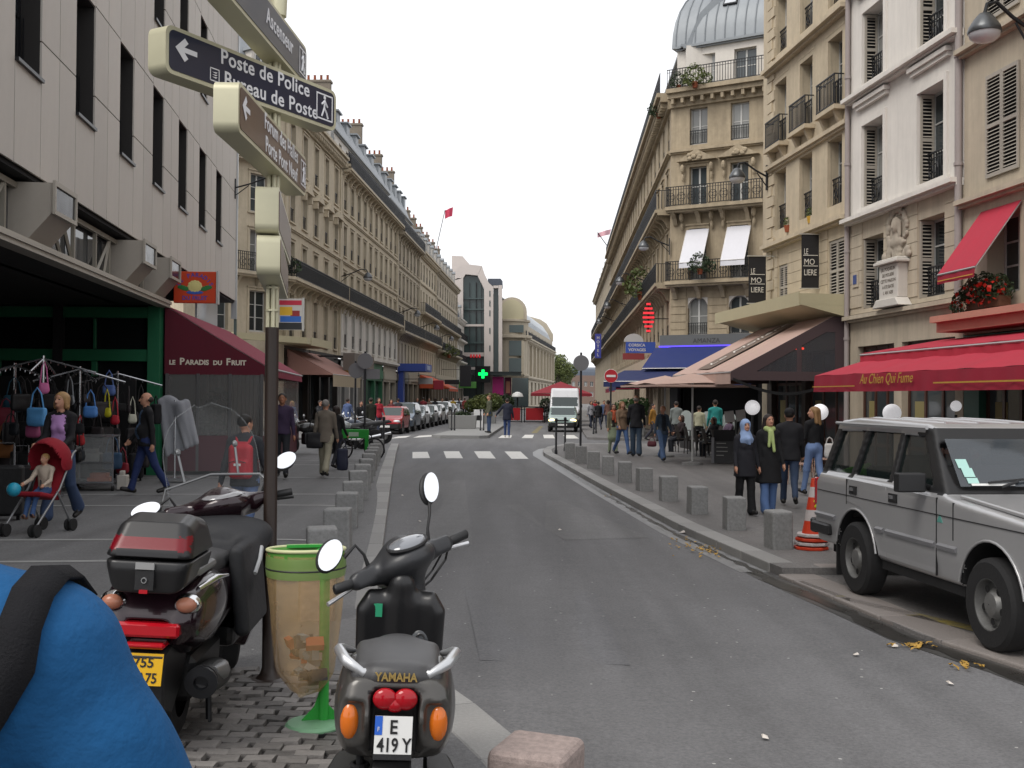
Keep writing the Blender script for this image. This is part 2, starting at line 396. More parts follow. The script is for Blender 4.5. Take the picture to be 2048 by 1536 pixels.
KL = [Vector((-9, KL[0].y + 1.6, 0)), Vector((-6, KL[0].y + 1.3, 0)), Vector((KL[0].x - .6, KL[0].y + .8, 0))] + KL + [Vector((1.0, 1.4, 0)), Vector((1.2, -3, 0))]
COLS = [0, .3, .6, 1, 1.6, 2.4, 3.2, 4, 5, 6.5, 8, 11, 16, 26]
KLr = resample(KL, .5)
def sheet_poly(name, poly, off, mt, label, zf=g):       # flat polygon sheet with vertical sides
    mb = MB(); n = len(poly)
    mb.v = [(x, y, zf(x, y) + off) for x, y in poly] + [(x, y, zf(x, y) - .1) for x, y in poly]
    mb.f = [tuple(range(n))] + [(i, n + i, n + (i + 1) % n, (i + 1) % n) for i in range(n)]; mb.m = [0] * len(mb.f)
    return tag(mk(name, mb, mt), label, 'pavement', kind='structure')
pl = mk('pavement', rows(KLr, -1, PAV, COLS), M_PAVE, smooth=60)
tag(pl, 'wide grey asphalt pavement in front of the stone panel building', 'pavement', kind='structure')
KR = [gnd(*p) for p in [(1558, 1153), (1540, 1145), (1367, 1067), (1209, 981.6), (1120, 930), (1088, 912), (1086, 905), (1096, 899), (1130, 893)]]
KR = [KR[0] + Vector((.02, -.06, 0))] + KR[1:] + [Vector((4.5, KR[-1].y + .6, 0)), Vector((9.5, KR[-1].y + .9, 0))]
pr = mk('pavement', rows(resample(KR, .5), 1, PAV, COLS), M_PAVR, smooth=60)
tag(pr, 'warm grey asphalt pavement with cafe terraces beside the row of bollards', 'pavement', kind='structure')
KB = [gnd(*p) for p in [(2048 + 500, 1520), (2048, 1341), (1841, 1276), (1700, 1214), (1559, 1155)]]
KB = [Vector((6.2, .5, 0))] + KB
bay = mk('parking_bay', rows(resample(KB, .5), 1, .035, COLS), M_PAVR, smooth=60)
tag(bay, 'lowered asphalt parking bay under the silver off-roader', 'parking bay', kind='structure')
sheet_poly('pavement', [(-7.4, 50.5), (-8.4, 48.2), (-11, 46.8), (-30, 45), (-30, 320), (3.8, 320)], PAV, M_PAVE, 'far pavement beyond the crossing beside the parked cars')
sheet_poly('pavement', [(3.5, 51), (4.4, 50.1), (8, 49.2), (12, 46), (30, 40), (30, 320), (15.2, 320)], PAV, M_PAVR, 'far pavement under the corner building with the blue awning')
ISL = [(-3.75, 51.6), (-3.3, 51.1), (-1.5, 51.1), (-1.1, 51.5), (-.2, 80), (-.5, 81), (-1.6, 81), (-2.0, 80)]
sheet_poly('traffic_island', ISL, PAV + .03, M_GRAN, 'low granite-edged traffic island with planters in the crossing')
# kerb stones: one shared block per kind, laid along the kerb lines
def kerb(edge, parent, side, mt, w=.30, ln=1.0, hgt_=PAV + .006, top=None):
    me = MB().box(-ln / 2 + .006, ln / 2 - .006, 0, w, -.14, 0).mesh('kerb_stone', mt)
    pts = resample(edge, .02); acc = 0; last = pts[0]; i0 = pts[0]; n = 0
    pm = parent.matrix_world.inverted()
    for p in pts[1:]:
        acc += (p - last).length; last = p
        if acc >= ln or p is pts[-1]:
            d = p - i0; d.z = 0; L_ = d.length
            if L_ < .25: break
            mid = (i0 + p) / 2; dz = g(p.x, p.y) - g(i0.x, i0.y); ang = math.atan2(d.y, d.x)
            nrm = Vector((-d.y, d.x, 0)).normalized() * side
            base = mid - nrm * .012; z = g(mid.x, mid.y) + hgt_
            M = T(base.x, base.y, z) @ Matrix.Rotation(ang, 4, 'Z') @ Matrix.Rotation(-math.atan2(dz, L_), 4, 'Y') @ SCL(L_ / ln, side, 1)
            o = mk('kerb_stone', me, None, parent, pm @ M); acc = 0; i0 = p; n += 1
            if n < 60: 
                md = o.modifiers.new('bevel', 'BEVEL'); md.width = .015; md.segments = 2
kerb(KL[3:-1], pl, -1, M_KERB)
kerb(KR[1:-1], pr, -1, M_KERB)
kerb([KR[0] + Vector((4.5, .35, 0)), KR[0] + Vector((.3, .02, 0))], pr, -1, M_KERBP, w=.28)
kerb(KB[1:], bay, -1, M_KERBP, w=.42, hgt_=.041)
# gutter channels: pale concrete strip along the kerb foot, wet and dirty
M_GUT = mat('gutter_stone', (.20, .20, .20), .45, ns=3.2, na=.55, world=True, bs=40, ba=.2)
M_WET = mat('gutter_damp_dirt', (.035, .033, .030), .3, ns=5, na=.4, world=True)
def strip(name, edge, w0, w1, off, mt, wob=0, step=.35, parent=None):
    mb = MB(); ps = resample(edge, step); rg = random.Random(3)
    for i, p in enumerate(ps):
        d = ps[min(i + 1, len(ps) - 1)] - ps[max(i - 1, 0)]; d.z = 0; nn = Vector((-d.y, d.x, 0)).normalized()
        for w_ in (w0 + rg.uniform(-wob, wob), w1 + rg.uniform(-wob, wob)):
            q = p + nn * w_; mb.v.append((q.x, q.y, g(q.x, q.y) + off))
    mb.f = [(2 * i, 2 * i + 1, 2 * i + 3, 2 * i + 2) for i in range(len(ps) - 1)]; mb.m = [0] * len(mb.f)
    o = mk(name, mb, mt, parent); return o
tag(strip('gutter', KR[1:-2], .015, .36, .004, M_GUT), 'pale stone gutter along the bollard-side kerb', 'gutter', kind='structure')
tag(strip('gutter', KB[1:] + [KR[1]], .01, .30, .004, mat('gutter_dark', (.06, .058, .055), .4, ns=2.5, na=.6, world=True)), 'dark damp gutter along the lowered parking kerb', 'gutter', kind='structure')
tag(strip('gutter_stain', KR[1:5], .10, .19, .008, M_WET, .035, .2), 'wavy dark line of damp dirt in the gutter', 'dirt', kind='stuff')
tag(strip('gutter_stain', KB[1:] + [KR[1]], .07, .24, .008, M_WET, .05, .25), 'dark wet dirt in the gutter before the parking bay', 'dirt', kind='stuff')
tag(strip('gutter', KL[4:-2], -.22, -.01, .004, mat('gutter_dull', (.10, .098, .095), .6, ns=3, na=.4, world=True)), 'dusty gutter along the kerb of the wide pavement', 'gutter', kind='structure')
# painted crossing stripes
def stripe(name, px, label=None):
    cs_ = [gnd(*p, .006) for p in px]
    mb = MB().quad(*[tuple(p) for p in cs_]); return mk(name, mb, M_WHITE, CROSS)
CROSS = thing('crosswalk', 'near zebra crossing of four white stripes before the junction', 'crosswalk'); CROSS['kind'] = 'structure'
for a in ([(825, 916.5), (860, 916), (855, 903.5), (825, 904)], [(892.5, 916.3), (926, 916.5), (918, 902.5), (887, 902.5)], [(957.5, 916.5), (991.5, 917), (980, 902.5), (948, 902.5)], [(1023, 917.5), (1057, 917.5), (1041, 903), (1009, 902.8)]):
    stripe('stripe', a)
CROSS = thing('crosswalk', 'far zebra crossing between the island and the parked cars', 'crosswalk'); CROSS['kind'] = 'structure'
for a in ([(778, 877.5), (812, 875), (822, 871.5), (796, 873)], [(826, 875.5), (862, 873), (868, 870), (838, 871.5)]): stripe('stripe', a)
CROSS = thing('crosswalk', 'far zebra crossing in front of the small car and the van', 'crosswalk'); CROSS['kind'] = 'structure'
for a in ([(996, 876), (1022, 876), (1024, 870.5), (1004, 870.5)], [(1043, 876), (1065, 876.2), (1068, 869.5), (1050, 869.5)], [(1088, 876.4), (1110, 876.6), (1106, 869.5), (1086, 869.5)], [(1132, 877), (1158, 877), (1148, 870), (1126, 870)]): stripe('stripe', a)
yl = mk('painted_line', MB().quad(*[tuple(gnd(*p, .041)) for p in [(1605, 1161), (1700, 1196), (1700, 1203), (1598, 1163)]]).quad(*[tuple(gnd(*p, .041)) for p in [(1700, 1196), (2000, 1263), (2000, 1275), (1700, 1203)]]), M_YEL)
tag(yl, 'faded yellow painted line in front of the parked off-roader', 'road marking', kind='structure')
ylf = mk('painted_line', MB().quad(*[tuple(gnd(*p, .006)) for p in [(1062, 866), (1074, 866), (1087, 852), (1079, 852)]]), M_YEL)
tag(ylf, 'worn yellow road marking beside the small oncoming car', 'road marking', kind='structure')
# pale stone bands across the wide pavement
for py in (912, 921, 930, 955, 989, 1012, 1083, 1128):
    p = gnd(690, py, PAV); xa, xb = -9.5 - .02 * p.y, p.x + .2
    xk = min((q for q in KLr), key=lambda q: abs(q.y - p.y)).x - .55
    mb = MB(); n = 14
    for i in range(n + 1):
        x = xa + (xk - xa) * i / n; y = p.y + (x - p.x) * .105
        for dy in (-.055, .055): mb.v.append((x, y + dy, g(x, y) + PAV + .004))
    mb.f = [(2 * i, 2 * i + 2, 2 * i + 3, 2 * i + 1) for i in range(n)]; mb.m = [0] * n
    mk('stone_band', mb, M_BAND, pl)
# setts around the scooters
M_SETT = mat('sett_stone', (.15, .14, .132), .7, ns=22, na=.4, bs=30, ba=.5, rnd=.5)
meS = MB().box(-.075, .075, -.047, .047, -.06, .0).mesh('sett', M_SETT)
bmv = meS.vertices
for v in bmv:
    if v.co.z > -.01: v.co.x *= .97; v.co.y *= .96
mk('sett_bed', grid([-2.6 + .2 * i for i in range(11)], [2.4 + .25 * i for i in range(19)], PAV + .003), mat('sett_mortar', (.055, .05, .046), .9, ns=20, na=.3, world=True), pl)
rg = random.Random(5); ns_ = 0; rest = MB()
for j in range(48):
    y = 2.45 + j * .098
    for i in range(16):
        x = -2.55 + (i + (j % 2) * .5) * .158 + rg.uniform(-.01, .01)
        if x > -.62: continue
        yy = y + rg.uniform(-.006, .006); z = g(x, y) + PAV + .026 + rg.uniform(-.006, .006)
        M = T(x, yy, z) @ RZ(rg.uniform(-4, 4)) @ RX(rg.uniform(-4, 4)) @ RY(rg.uniform(-4, 4)) @ SCL(rg.uniform(.86, 1.04), rg.uniform(.86, 1.02), 1)
        scr = (x * F / y + 1024)
        if y > 3.1 and y < 6.9 and 330 < scr < 740 and ns_ < 300:
            mk('sett', meS, None, pl, M); ns_ += 1
        else: rest.add([v.co for v in bmv], [tuple(f.vertices) for f in meS.polygons], 0, M)
tag(mk('setts', rest, M_SETT, pl), kind='stuff')
# fallen leaves and litter
M_LEAF = mat('fallen_leaf', (.42, .25, .05), .7, ns=14, na=.5, world=True)
lv = MB(); rg = random.Random(11)
def leaf(p, s=.06):
    M = T(*p) @ RZ(rg.uniform(0, 360)) @ RX(rg.uniform(-25, 25)) @ RY(rg.uniform(-20, 20))
    lv.add([(0, -s, 0), (s * .55, -s * .2, .012), (s * .3, s * .6, 0), (0, s, .006), (-s * .3, s * .6, 0), (-s * .55, -s * .2, .012)], [(0, 1, 2, 3, 4, 5)], 0, M)
for n_, px, py, sx, sy in ((34, 1395, 1093, 60, 11), (22, 1425, 1103, 50, 10), (6, 1355, 1080, 30, 6), (20, 1830, 1290, 34, 7), (14, 1935, 1330, 28, 7), (4, 1790, 1290, 25, 3), (8, 1480, 920, 70, 6), (6, 1230, 985, 40, 12)):
    for i in range(n_):
        p = gnd(px + rg.gauss(0, sx * .5), py + rg.gauss(0, sy * .5), .02 + (PAV if py < 930 else 0)); leaf(p, rg.uniform(.018, .042))
tag(mk('fallen_leaves', lv, M_LEAF), 'yellow fallen leaves scattered along the gutter', 'leaves', kind='stuff')
lt_ = MB()
for px, py in ((1368, 1066), (1790, 1293), (1712, 1310), (1900, 1367), (840, 1043), (805, 991), (1530, 1475), (1120, 1060)):
    p = gnd(px, py, .012); lt_.add([(-.05, -.03, 0), (.04, -.035, .008), (.05, .03, .02), (-.04, .035, .01), (0, .02, .04)], [(0, 1, 4), (1, 2, 4), (2, 3, 4), (3, 0, 4)], 0, T(*p) @ RZ(px) @ SCL(*(([1.5] * 3) if px == 1368 else [.55] * 3)))
tag(mk('litter', lt_, mat('paper_scrap', (.6, .55, .5), .8)), 'small crumpled paper scraps lying on the roadway', 'litter', kind='stuff')

# resurfaced patches and iron covers in the roadway
for i, (px, m_) in enumerate((([(812, 926), (1040, 927), (1075, 915), (1060, 878), (880, 884), (815, 900)], PATCH), ([(1120, 1000), (1300, 1075), (1130, 1080), (1010, 1010)], PATCH2), ([(930, 1180), (1190, 1185), (1260, 1330), (960, 1320)], PATCH), ([(840, 960), (930, 960), (945, 1090), (825, 1080)], PATCH2))):
    pts = [gnd(*p, .0035) for p in px]; tag(mk('road_patch', MB().add([tuple(p) for p in pts], [tuple(range(len(pts)))]), m_), 'resurfaced patch of asphalt in the roadway', 'road', kind='structure')
# ================================================================== BUILDING KIT
M_STL = mat('limestone_left', c('b9ad97'), .85, ns=.6, na=.24, streak=.26, bs=14, ba=.15)
M_STL2 = mat('limestone_grey', c('aba08d'), .85, ns=.6, na=.26, streak=.28, bs=14, ba=.15)
M_STR = mat('limestone_sooty', c('a4967f'), .88, ns=.7, na=.32, streak=.38, bs=14, ba=.2)
M_TAN = mat('limestone_tan', c('bdaf97'), .85, ns=.8, na=.22, streak=.24, bs=16, ba=.15)
M_WHT = mat('white_render', c('dcd7d0'), .85, ns=.5, na=.11, streak=.17, bs=20, ba=.1)
M_BEI = mat('beige_render', c('b9ad9a'), .85, ns=.6, na=.2, streak=.3, bs=20, ba=.1)
M_WSTONE = mat('white_painted_stone', c('cfcac2'), .8, ns=1, na=.12, streak=.12)
M_ZINC = mat('zinc_roof', c('878c90'), .5, m=.15, ns=.8, na=.14, streak=.1)
M_SLATE = mat('slate_roof', c('4b525d'), .5, ns=3, na=.25, rnd=.1)
M_IRON = mat('wrought_iron', (.022, .023, .026), .45, m=.3)
M_FRAME = mat('window_frame_white', (.50, .50, .48), .5, rnd=.12)
M_PANE = mat('window_glass', (.045, .054, .058), .07, spec=.75, rnd=.5)
M_PANEC = mat('window_glass_curtained', (.26, .265, .255), .12, spec=.75, rnd=.35, ns=2, na=.15, scl=(9, 1, .6)); rgw = random.Random(17)
M_CURT = mat('curtain_cloth', (.40, .40, .385), .9, rnd=.25, ns=3, na=.1)
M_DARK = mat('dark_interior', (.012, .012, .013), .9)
M_BRICK = mat('chimney_render', c('7d7468'), .9, ns=2, na=.2, streak=.15)
M_POT = mat('terracotta_pot', c('8a4a30'), .8, rnd=.2)
M_SHUT = mat('shutter_paint', c('a8a196'), .6, ns=4, na=.08)
M_PIPE = mat('pipe_paint', c('9d9492'), .55, ns=3, na=.08)
_wc = {}
def window(root, M, w_, h_, kind='f', sur=None, guard=None, curtain=None, trans=2):
    key = (round(w_, 2), round(h_, 2), kind, sur.name if sur else 0, trans)
    if key not in _wc:
        mb = MB(); t_ = .055; y0, y1 = .0, .05
        mb.box(-w_ / 2, -w_ / 2 + t_, y0, y1, 0, h_).box(w_ / 2 - t_, w_ / 2, y0, y1, 0, h_).box(-w_ / 2 + t_, w_ / 2 - t_, y0, y1, h_ - t_, h_).box(-w_ / 2 + t_, w_ / 2 - t_, y0, y1, 0, .1)
        mb.box(-.045, .045, y0 - .012, y1 - .006, .1, h_ - t_)
        for k in range(trans):
            z = .1 + (h_ - t_ - .1) * (k + 1) / (trans + 1)
            mb.box(-w_ / 2 + t_, -.045, y0 + .006, y1 - .01, z - .018, z + .018).box(.045, w_ / 2 - t_, y0 + .006, y1 - .01, z - .018, z + .018)
        if kind == 'a':                      # round-headed: spandrels of wall stone in the top corners
            r_ = w_ / 2
            for sx in (-1, 1):
                arc = [(sx * r_ * math.cos(a_ * math.pi / 16), h_ - r_ + r_ * math.sin(a_ * math.pi / 16)) for a_ in range(9)]
                poly = [(sx * r_, h_)] + arc[:-1] + [(0, h_)]
                mb.prism(poly if sx < 0 else poly[::-1], -.19, -.003, 'y', 1)
        if sur is not None:
            q = .13; yo, yi = -.26, -.21
            mb.box(-w_ / 2 - q, -w_ / 2 + .01, yo, yi, 0, h_ + q, 1).box(w_ / 2 - .01, w_ / 2 + q, yo, yi, 0, h_ + q, 1).box(-w_ / 2 + .01, w_ / 2 - .01, yo, yi, h_ - .01, h_ + q, 1)
            mb.box(-w_ / 2 - q - .04, w_ / 2 + q + .04, -.31, -.20, -.09, -.004, 1)
            mb.box(-w_ / 2 - q - .03, w_ / 2 + q + .03, -.33, -.20, h_ + q + .002, h_ + q + .07, 1)
        pb = MB().box(-w_ / 2 + t_ - .01, w_ / 2 - t_ + .01, .025, .03, .09, h_ - t_ + .01)
        cb = MB()
        for sx in (-1, 1):
            n = 7
            for k in range(n):
                xa = sx * (w_ / 2 - .05 - (w_ * .36) * k / n); xb = sx * (w_ / 2 - .05 - (w_ * .36) * (k + 1) / n)
                ya, yb = (.07, .10) if k % 2 else (.10, .07)
                cb.quad((xa, ya, .1), (xb, yb, .1), (xb, yb, h_ - .06), (xa, ya, h_ - .06))
        _wc[key] = (mb.mesh('window', [M_FRAME, sur or M_WSTONE]), pb.mesh('pane', M_PANE), cb.mesh('curtain', M_CURT))
    m1, m2, m3 = _wc[key]
    o = link('window', m1, root, M); pn_ = link('pane', m2, o)
    if rgw.random() < .33: pn_.material_slots[0].link = 'OBJECT'; pn_.material_slots[0].material = M_PANEC
    if guard: link('guard', guard, o, T(0, -.16, 0))
    return o
def facade(root, M, L, z0, z1, wins, mt, rec=.22, name='wall', back=6., curtains=.3, extra_x=(), extra_z=()):
    xs_ = sorted({0., L, *extra_x, *[v for q in wins for v in (round(q[0], 3), round(q[1], 3))]}); zs_ = sorted({z0, z1, *extra_z, *[v for q in wins for v in (round(q[2], 3), round(q[3], 3))]})
    mb = MB()
    occ = set()
    for q in wins:
        for i in range(len(xs_) - 1):
            if xs_[i] >= q[0] - .002 and xs_[i + 1] <= q[1] + .002:
                for j in range(len(zs_) - 1):
                    if zs_[j] >= q[2] - .002 and zs_[j + 1] <= q[3] + .002: occ.add((i, j))
    for i in range(len(xs_) - 1):
        for j in range(len(zs_) - 1):
            if (i, j) not in occ:
                a, b, e, f_ = xs_[i], xs_[i + 1], zs_[j], zs_[j + 1]
                mb.quad((a, 0, e), (b, 0, e), (b, 0, f_), (a, 0, f_))
    for q in wins:
        a, b, e, f_ = q[:4]; d = rec + .06
        mb.quad((a, 0, e), (a, d, e), (b, d, e), (b, 0, e)).quad((a, 0, f_), (b, 0, f_), (b, d, f_), (a, d, f_))
        mb.quad((a, 0, e), (a, 0, f_), (a, d, f_), (a, d, e)).quad((b, 0, e), (b, d, e), (b, d, f_), (b, 0, f_))
    if back:
        mb.quad((0, 0, z0), (0, 0, z1), (0, back, z1), (0, back, z0)).quad((L, 0, z0), (L, back, z0), (L, back, z1), (L, 0, z1)).quad((0, 0, z1), (L, 0, z1), (L, back, z1), (0, back, z1)).quad((0, back, z0), (0, back, z1), (L, back, z1), (L, back, z0))
    if wins: mb.box(.02, L - .02, rec + .35, rec + .40, z0 + .01, z1 - .02, 1)
    w_ = mk(name, mb, [mt, M_DARK], root, M)
    for q in wins:
        o_ = q[4] if len(q) > 4 else {}
        k = o_.get('k', 'f')
        if k == 'n': continue
        window(root, M @ T((q[0] + q[1]) / 2, rec, q[2]), q[1] - q[0], q[3] - q[2], k, o_.get('sur'), o_.get('guard'), None, o_.get('tr', 2))
    return w_
def band(root, M, L, z, h_, pr, mt, name='string_course', x0=0., y1=.02):
    return mk(name, MB().box(x0, L, -pr, y1, z, z + h_).box(x0, L, -pr * .55, y1, z - h_ * .6, z - .002), mt, root, M)
def cornice(root, M, L, z, mt, pr=.55, h_=.35, step=.45, name='cornice', x0=0.):
    mb = MB().box(x0, L, -pr, .02, z, z + h_ * .45).box(x0, L, -pr * .75, .02, z - h_ * .5, z - .003).box(x0, L, -pr * .25, .02, z - h_ * 1.3, z - h_ * .5 - .003)
    x = x0 + step / 2
    while x < L - .05:
        mb.box(x - .07, x + .07, -pr * .7, -pr * .25 - .003, z - h_ * 1.05, z - h_ * .5 - .003); x += step
    return mk(name, mb, mt, root, M)
def rail_mb(L, h_=1.0, step=.12, b=.011, orn=0, ends=True, depth=.5, mb=None):
    mb = mb or MB(); y = 0
    mb.box(0, L, -.02, .02, h_ - .035, h_).box(0, L, -.015, .015, .05, .08).box(0, L, -.012, .012, h_ - .16, h_ - .14)
    n = max(1, int(L / step))
    for i in range(n + 1):
        x = min(L - .015, max(.015, L * i / n)); mb.box(x - b, x + b, -b, b, .08 if 0 < i < n else 0, h_ - .035)
    if orn:
        k = max(1, int(L / orn))
        for i in range(k):
            xc = L * (i + .5) / k; r_ = min(orn * .42, h_ * .3)
            mb.torus(r_, .013, 10, 4, 0, T(xc, 0, h_ * .46) @ RX(90)).torus(r_ * .5, .012, 8, 4, 0, T(xc - r_ * .5, 0, h_ * .46) @ RX(90)).torus(r_ * .5, .012, 8, 4, 0, T(xc + r_ * .5, 0, h_ * .46) @ RX(90))
    if ends:
        for x in (0.01, L - .01):
            mb.box(x - .012, x + .012, .02, depth, h_ - .03, h_)
            for k in range(1, int(depth / step)): mb.box(x - b, x + b, k * step - b, k * step + b, .06, h_ - .03)
    return mb
def balcony(root, M, L, z, pr=.75, x0=0., mt=None, orn=.5, h_=1.0, corb=1.2, step=.12, b=.011, name='balcony'):
    mt = mt or M_STR
    mb = MB().box(x0, L, -pr, .02, z - .16, z).box(x0, L, -pr * .85, .02, z - .26, z - .163)
    x = x0 + .3
    while corb and x < L - .2:
        mb.prism([(-pr * .75, z - .263), (.01, z - .263), (.01, z - .85), (-pr * .15, z - .8), (-pr * .35, z - .5)], x - .1, x + .1, 'x'); x += corb
    o = mk(name, mb, mt, root, M)
    mk('railing', rail_mb(L - x0 - .06, h_, step, b, orn, True, pr - .06), M_IRON, o, T(x0 + .03, -pr + .05, z))
    return o
def chimney(root, M, w_=2.2, d=.6, h_=2.2, pots=5):
    o = mk('chimney', MB().box(-w_ / 2, w_ / 2, -d / 2, d / 2, -1.5, h_).box(-w_ / 2 - .08, w_ / 2 + .08, -d / 2 - .08, d / 2 + .08, h_, h_ + .16), M_BRICK, root, M)
    me = MB().lathe([(.11, 0), (.09, .35), (.11, .42)], 8).mesh('chimney_pot', M_POT)
    for i in range(pots): link('chimney_pot', me, o, T(-w_ / 2 + w_ * (i + .5) / pots, 0, h_ + .16))
    return o
def mansard(root, M, L, z, h_=3.2, back=1.3, mt=None, dorm=None, nd=0, y0=.15, seams=0, name='roof'):
    mt = mt or M_ZINC
    prof = [(y0, z), (y0 + back * .35, z + h_ * .55), (y0 + back, z + h_), (y0 + 4.5, z + h_ + .7), (y0 + 5.6, z + h_ + .7), (y0 + 5.6, z - .1), (y0, z - .1)]
    mb = MB().prism([(a, b) for a, b in prof], 0, L, 'x')
    if seams:
        x = seams
        while x < L:
            for (a, b), (a2, b2) in zip(prof[:2], prof[1:3]):
                mb.add([(x - .02, a - .03, b), (x + .02, a - .03, b), (x + .02, a2 - .03, b2), (x - .02, a2 - .03, b2)], [(0, 1, 2, 3)])
            x += seams
    o = mk(name, mb, mt, root, M)
    if nd:
        key = ('dorm', mt.name)
        if key not in _wc:
            db = MB().box(-.62, .62, 0, 1.3, 0, 1.75).prism([(-.75, 1.752), (.75, 1.752), (.55, 2.02), (0, 2.12), (-.55, 2.02)], -.1, 1.4, 'y', 1)
            _wc[key] = db.mesh('dormer', [M_WSTONE, M_ZINC])
        for i in range(nd):
            x = L * (i + .5) / nd
            d_ = link('dormer', _wc[key], o, T(x, y0 + .1, z + .35)); window(d_, T(0, -.05, .25), .85, 1.35, 'f', None, None, None, 1)
    return o
def lamp_bracket(label, P, ang, out=1.6, s=1.0, group='wall bracket street lamps'):
    o = thing('street_lamp', label, 'street lamp', M=T(*P) @ RZ(ang), group=group)
    mk('wall_plate', MB().box(-.04, .04, -.05, 0, -.45 * s, .35 * s), M_IRON, o)
    mk('bracket_arm', MB().tube([(0, -.05, 0), (0, -out * .4, .18 * s), (0, -out * .75, .42 * s), (0, -out * .95, .38 * s), (0, -out, .22 * s)], .032 * s, 8).tube([(0, -.05, -.3 * s), (0, -out * .35, .10 * s)], .02 * s, 6), M_IRON, o, smooth=40)
    hd = mk('lamp_head', MB().lathe([(.03, .22), (.09, .2), (.16, .12), (.25, -.02), (.27, -.10), (.26, -.12)], 16), mat('lamp_housing', (.10, .105, .11), .35, m=.6), o, T(0, -out, .02 * s) @ SCL(s, s, s), smooth=40)
    mk('lens', MB().lathe([(.25, -.11), (.235, -.19), (.16, -.25), (.03, -.28)], 16), mat('lamp_lens', (.55, .56, .58), .15), hd, smooth=60)
    return o
def pipe(root, M, z0, z1, r_=.06, mt=None):
    mb = MB().tube([(0, 0, z0), (0, 0, z1)], r_, 8)
    z = z0 + 1
    while z < z1: mb.tube([(0, 0, z), (0, 0, z + .07)], r_ * 1.25, 8); z += 2.3
    return mk('drainpipe', mb, mt or M_PIPE, root, M, smooth=50)
GUARD = {}
def guard(w_, h_=.85, orn=.42, step=.11):
    k = (round(w_, 2), h_, orn)
    if k not in GUARD: GUARD[k] = rail_mb(w_, h_, step, .010, orn, False).mesh('guard', M_IRON); GUARD[k].transform(T(-w_ / 2, 0, 0))
    return GUARD[k]
ND = Vector((-.1063, 1, 0)); FD = Vector((.0436, 1, 0))
A_FL = math.degrees(math.atan2(1, .0436)); A_FR = A_FL - 180
def row(L, n, w_, z0, z1, x0=0., **o): return [(x0 + (L - x0) * (i + .5) / n - w_ / 2, x0 + (L - x0) * (i + .5) / n + w_ / 2, z0, z1, o) for i in range(n)]
# ================================================================== LEFT SIDE OF THE FAR STREET
def xl(d): return -15.07 + .0436 * d
def left_block(name, label, d0, d1, n, mt, zs, top, roof='mansard', balc=(), cont=None, ground=None, dorm=0, chim=2, guards=True, group='stone apartment buildings of the far street', ent=True, pil=True):
    L = (d1 - d0) * FD.length; root = thing(name, label, 'building', (xl(d0), d0, 0), A_FL, group); I = Matrix.Identity(4)
    wins = []
    wd = min(1.15, L / n * .5)
    for k in range(len(zs) - 1):
        zb, zt = zs[k], zs[k + 1]
        full = zb in balc
        wins += row(L, n, wd, zb + (.05 if full else .35), zt - .75, sur=mt if d0 < 110 else None, guard=(None if full or not guards else guard(wd + .1, .8, 0, .14)), tr=1)
    facade(root, I, L, zs[0] - .01, top, wins, mt, back=8)
    for k, zb in enumerate(zs[1:]):
        if zb in balc: balcony(root, I, L, zb, .7, mt=mt, orn=0, corb=1.3, step=.14, b=.016)
        else: band(root, I, L, zb - .1, .14, .14, mt)
    cornice(root, I, L, top, mt, .6, .4, .5)
    if pil:
        for x in (.12, L - .12): mk('pilaster', MB().box(x - .2, x + .2, -.09, .01, zs[0], top - .6), mt, root)
    if roof == 'mansard': rf = mansard(root, I, L, top + .18, 3.3, 1.4, M_ZINC if d0 < 100 else M_SLATE, nd=dorm)
    elif roof == 'attic':                   # set-back attic floor behind a running balcony, then zinc
        aw = row(L, n, wd * .9, top + .55, top + 2.4, tr=1)
        facade(root, T(0, .9, 0), L, top + .1, top + 2.9, aw, M_WSTONE, back=6, name='attic_wall')
        mk('railing', rail_mb(L - .1, .9, .14, .016, 0, False), M_IRON, root, T(.05, -.45, top + .19))
        rf = mansard(root, T(0, .9, 0), L, top + 2.9, 3.4, 2.0, M_ZINC, nd=0, y0=0)
        band(root, T(0, .9, 0), L, top + 2.8, .12, .25, M_ZINC, 'gutter_ledge')
    for i in range(chim): chimney(root, T(L * (i + .5) / chim, 3.4, top + (5.4 if roof == 'attic' else 3.4)) @ RZ(90), 2.4, .6, 2.2, 5)
    return root, L
Z1 = [4.7, 8.4, 11.3, 14.4]
lb1, L1 = left_block('corner_building', 'tan stone corner building with running balcony behind the signpost', 60, 75, 5, M_STL, Z1 + [17.9], 18.0, balc=(8.4,), dorm=4, chim=2)
for i in range(5):                          # triangular pediments over the third-floor windows
    x = L1 * (i + .5) / 5
    mk('pediment', MB().prism([(x - .95, 13.75), (x + .95, 13.75), (x, 14.3)], -.38, .01, 'y').box(x - .85, x - .6, -.3, .01, 13.3, 13.745).box(x + .6, x + .85, -.3, .01, 13.3, 13.745), M_STL, lb1)
# chamfer of the corner building
CA = Vector((-16.3, 54.4, 0)); CB = Vector((xl(60), 60, 0)); dv = CB - CA; LC = dv.length
MC = (T(xl(60), 60, 0) @ RZ(A_FL)).inverted() @ T(*CA) @ RZ(math.degrees(math.atan2(dv.y, dv.x)))
wc_ = [(LC - 2.55, LC - 1.3, z0, z1, {'tr': 2, 'sur': M_STL}) for z0, z1 in ((5.3, 7.5), (8.45, 10.7), (11.65, 13.7), (14.8, 17.1))] + [(LC - 5.2, LC - 3.95, z0, z1, {'tr': 2, 'sur': M_STL}) for z0, z1 in ((5.3, 7.5), (8.45, 10.7), (11.65, 13.7), (14.8, 17.1))]
facade(lb1, MC, LC, 0, 18.0, wc_, M_STL, back=5)
balcony(lb1, MC, LC + .25, 8.4, .7, mt=M_STL, orn=.55, corb=1.5, step=.13, b=.013)
balcony(lb1, MC, LC + .25, 14.5, .5, mt=M_STL, orn=.55, corb=0, step=.13, b=.013)
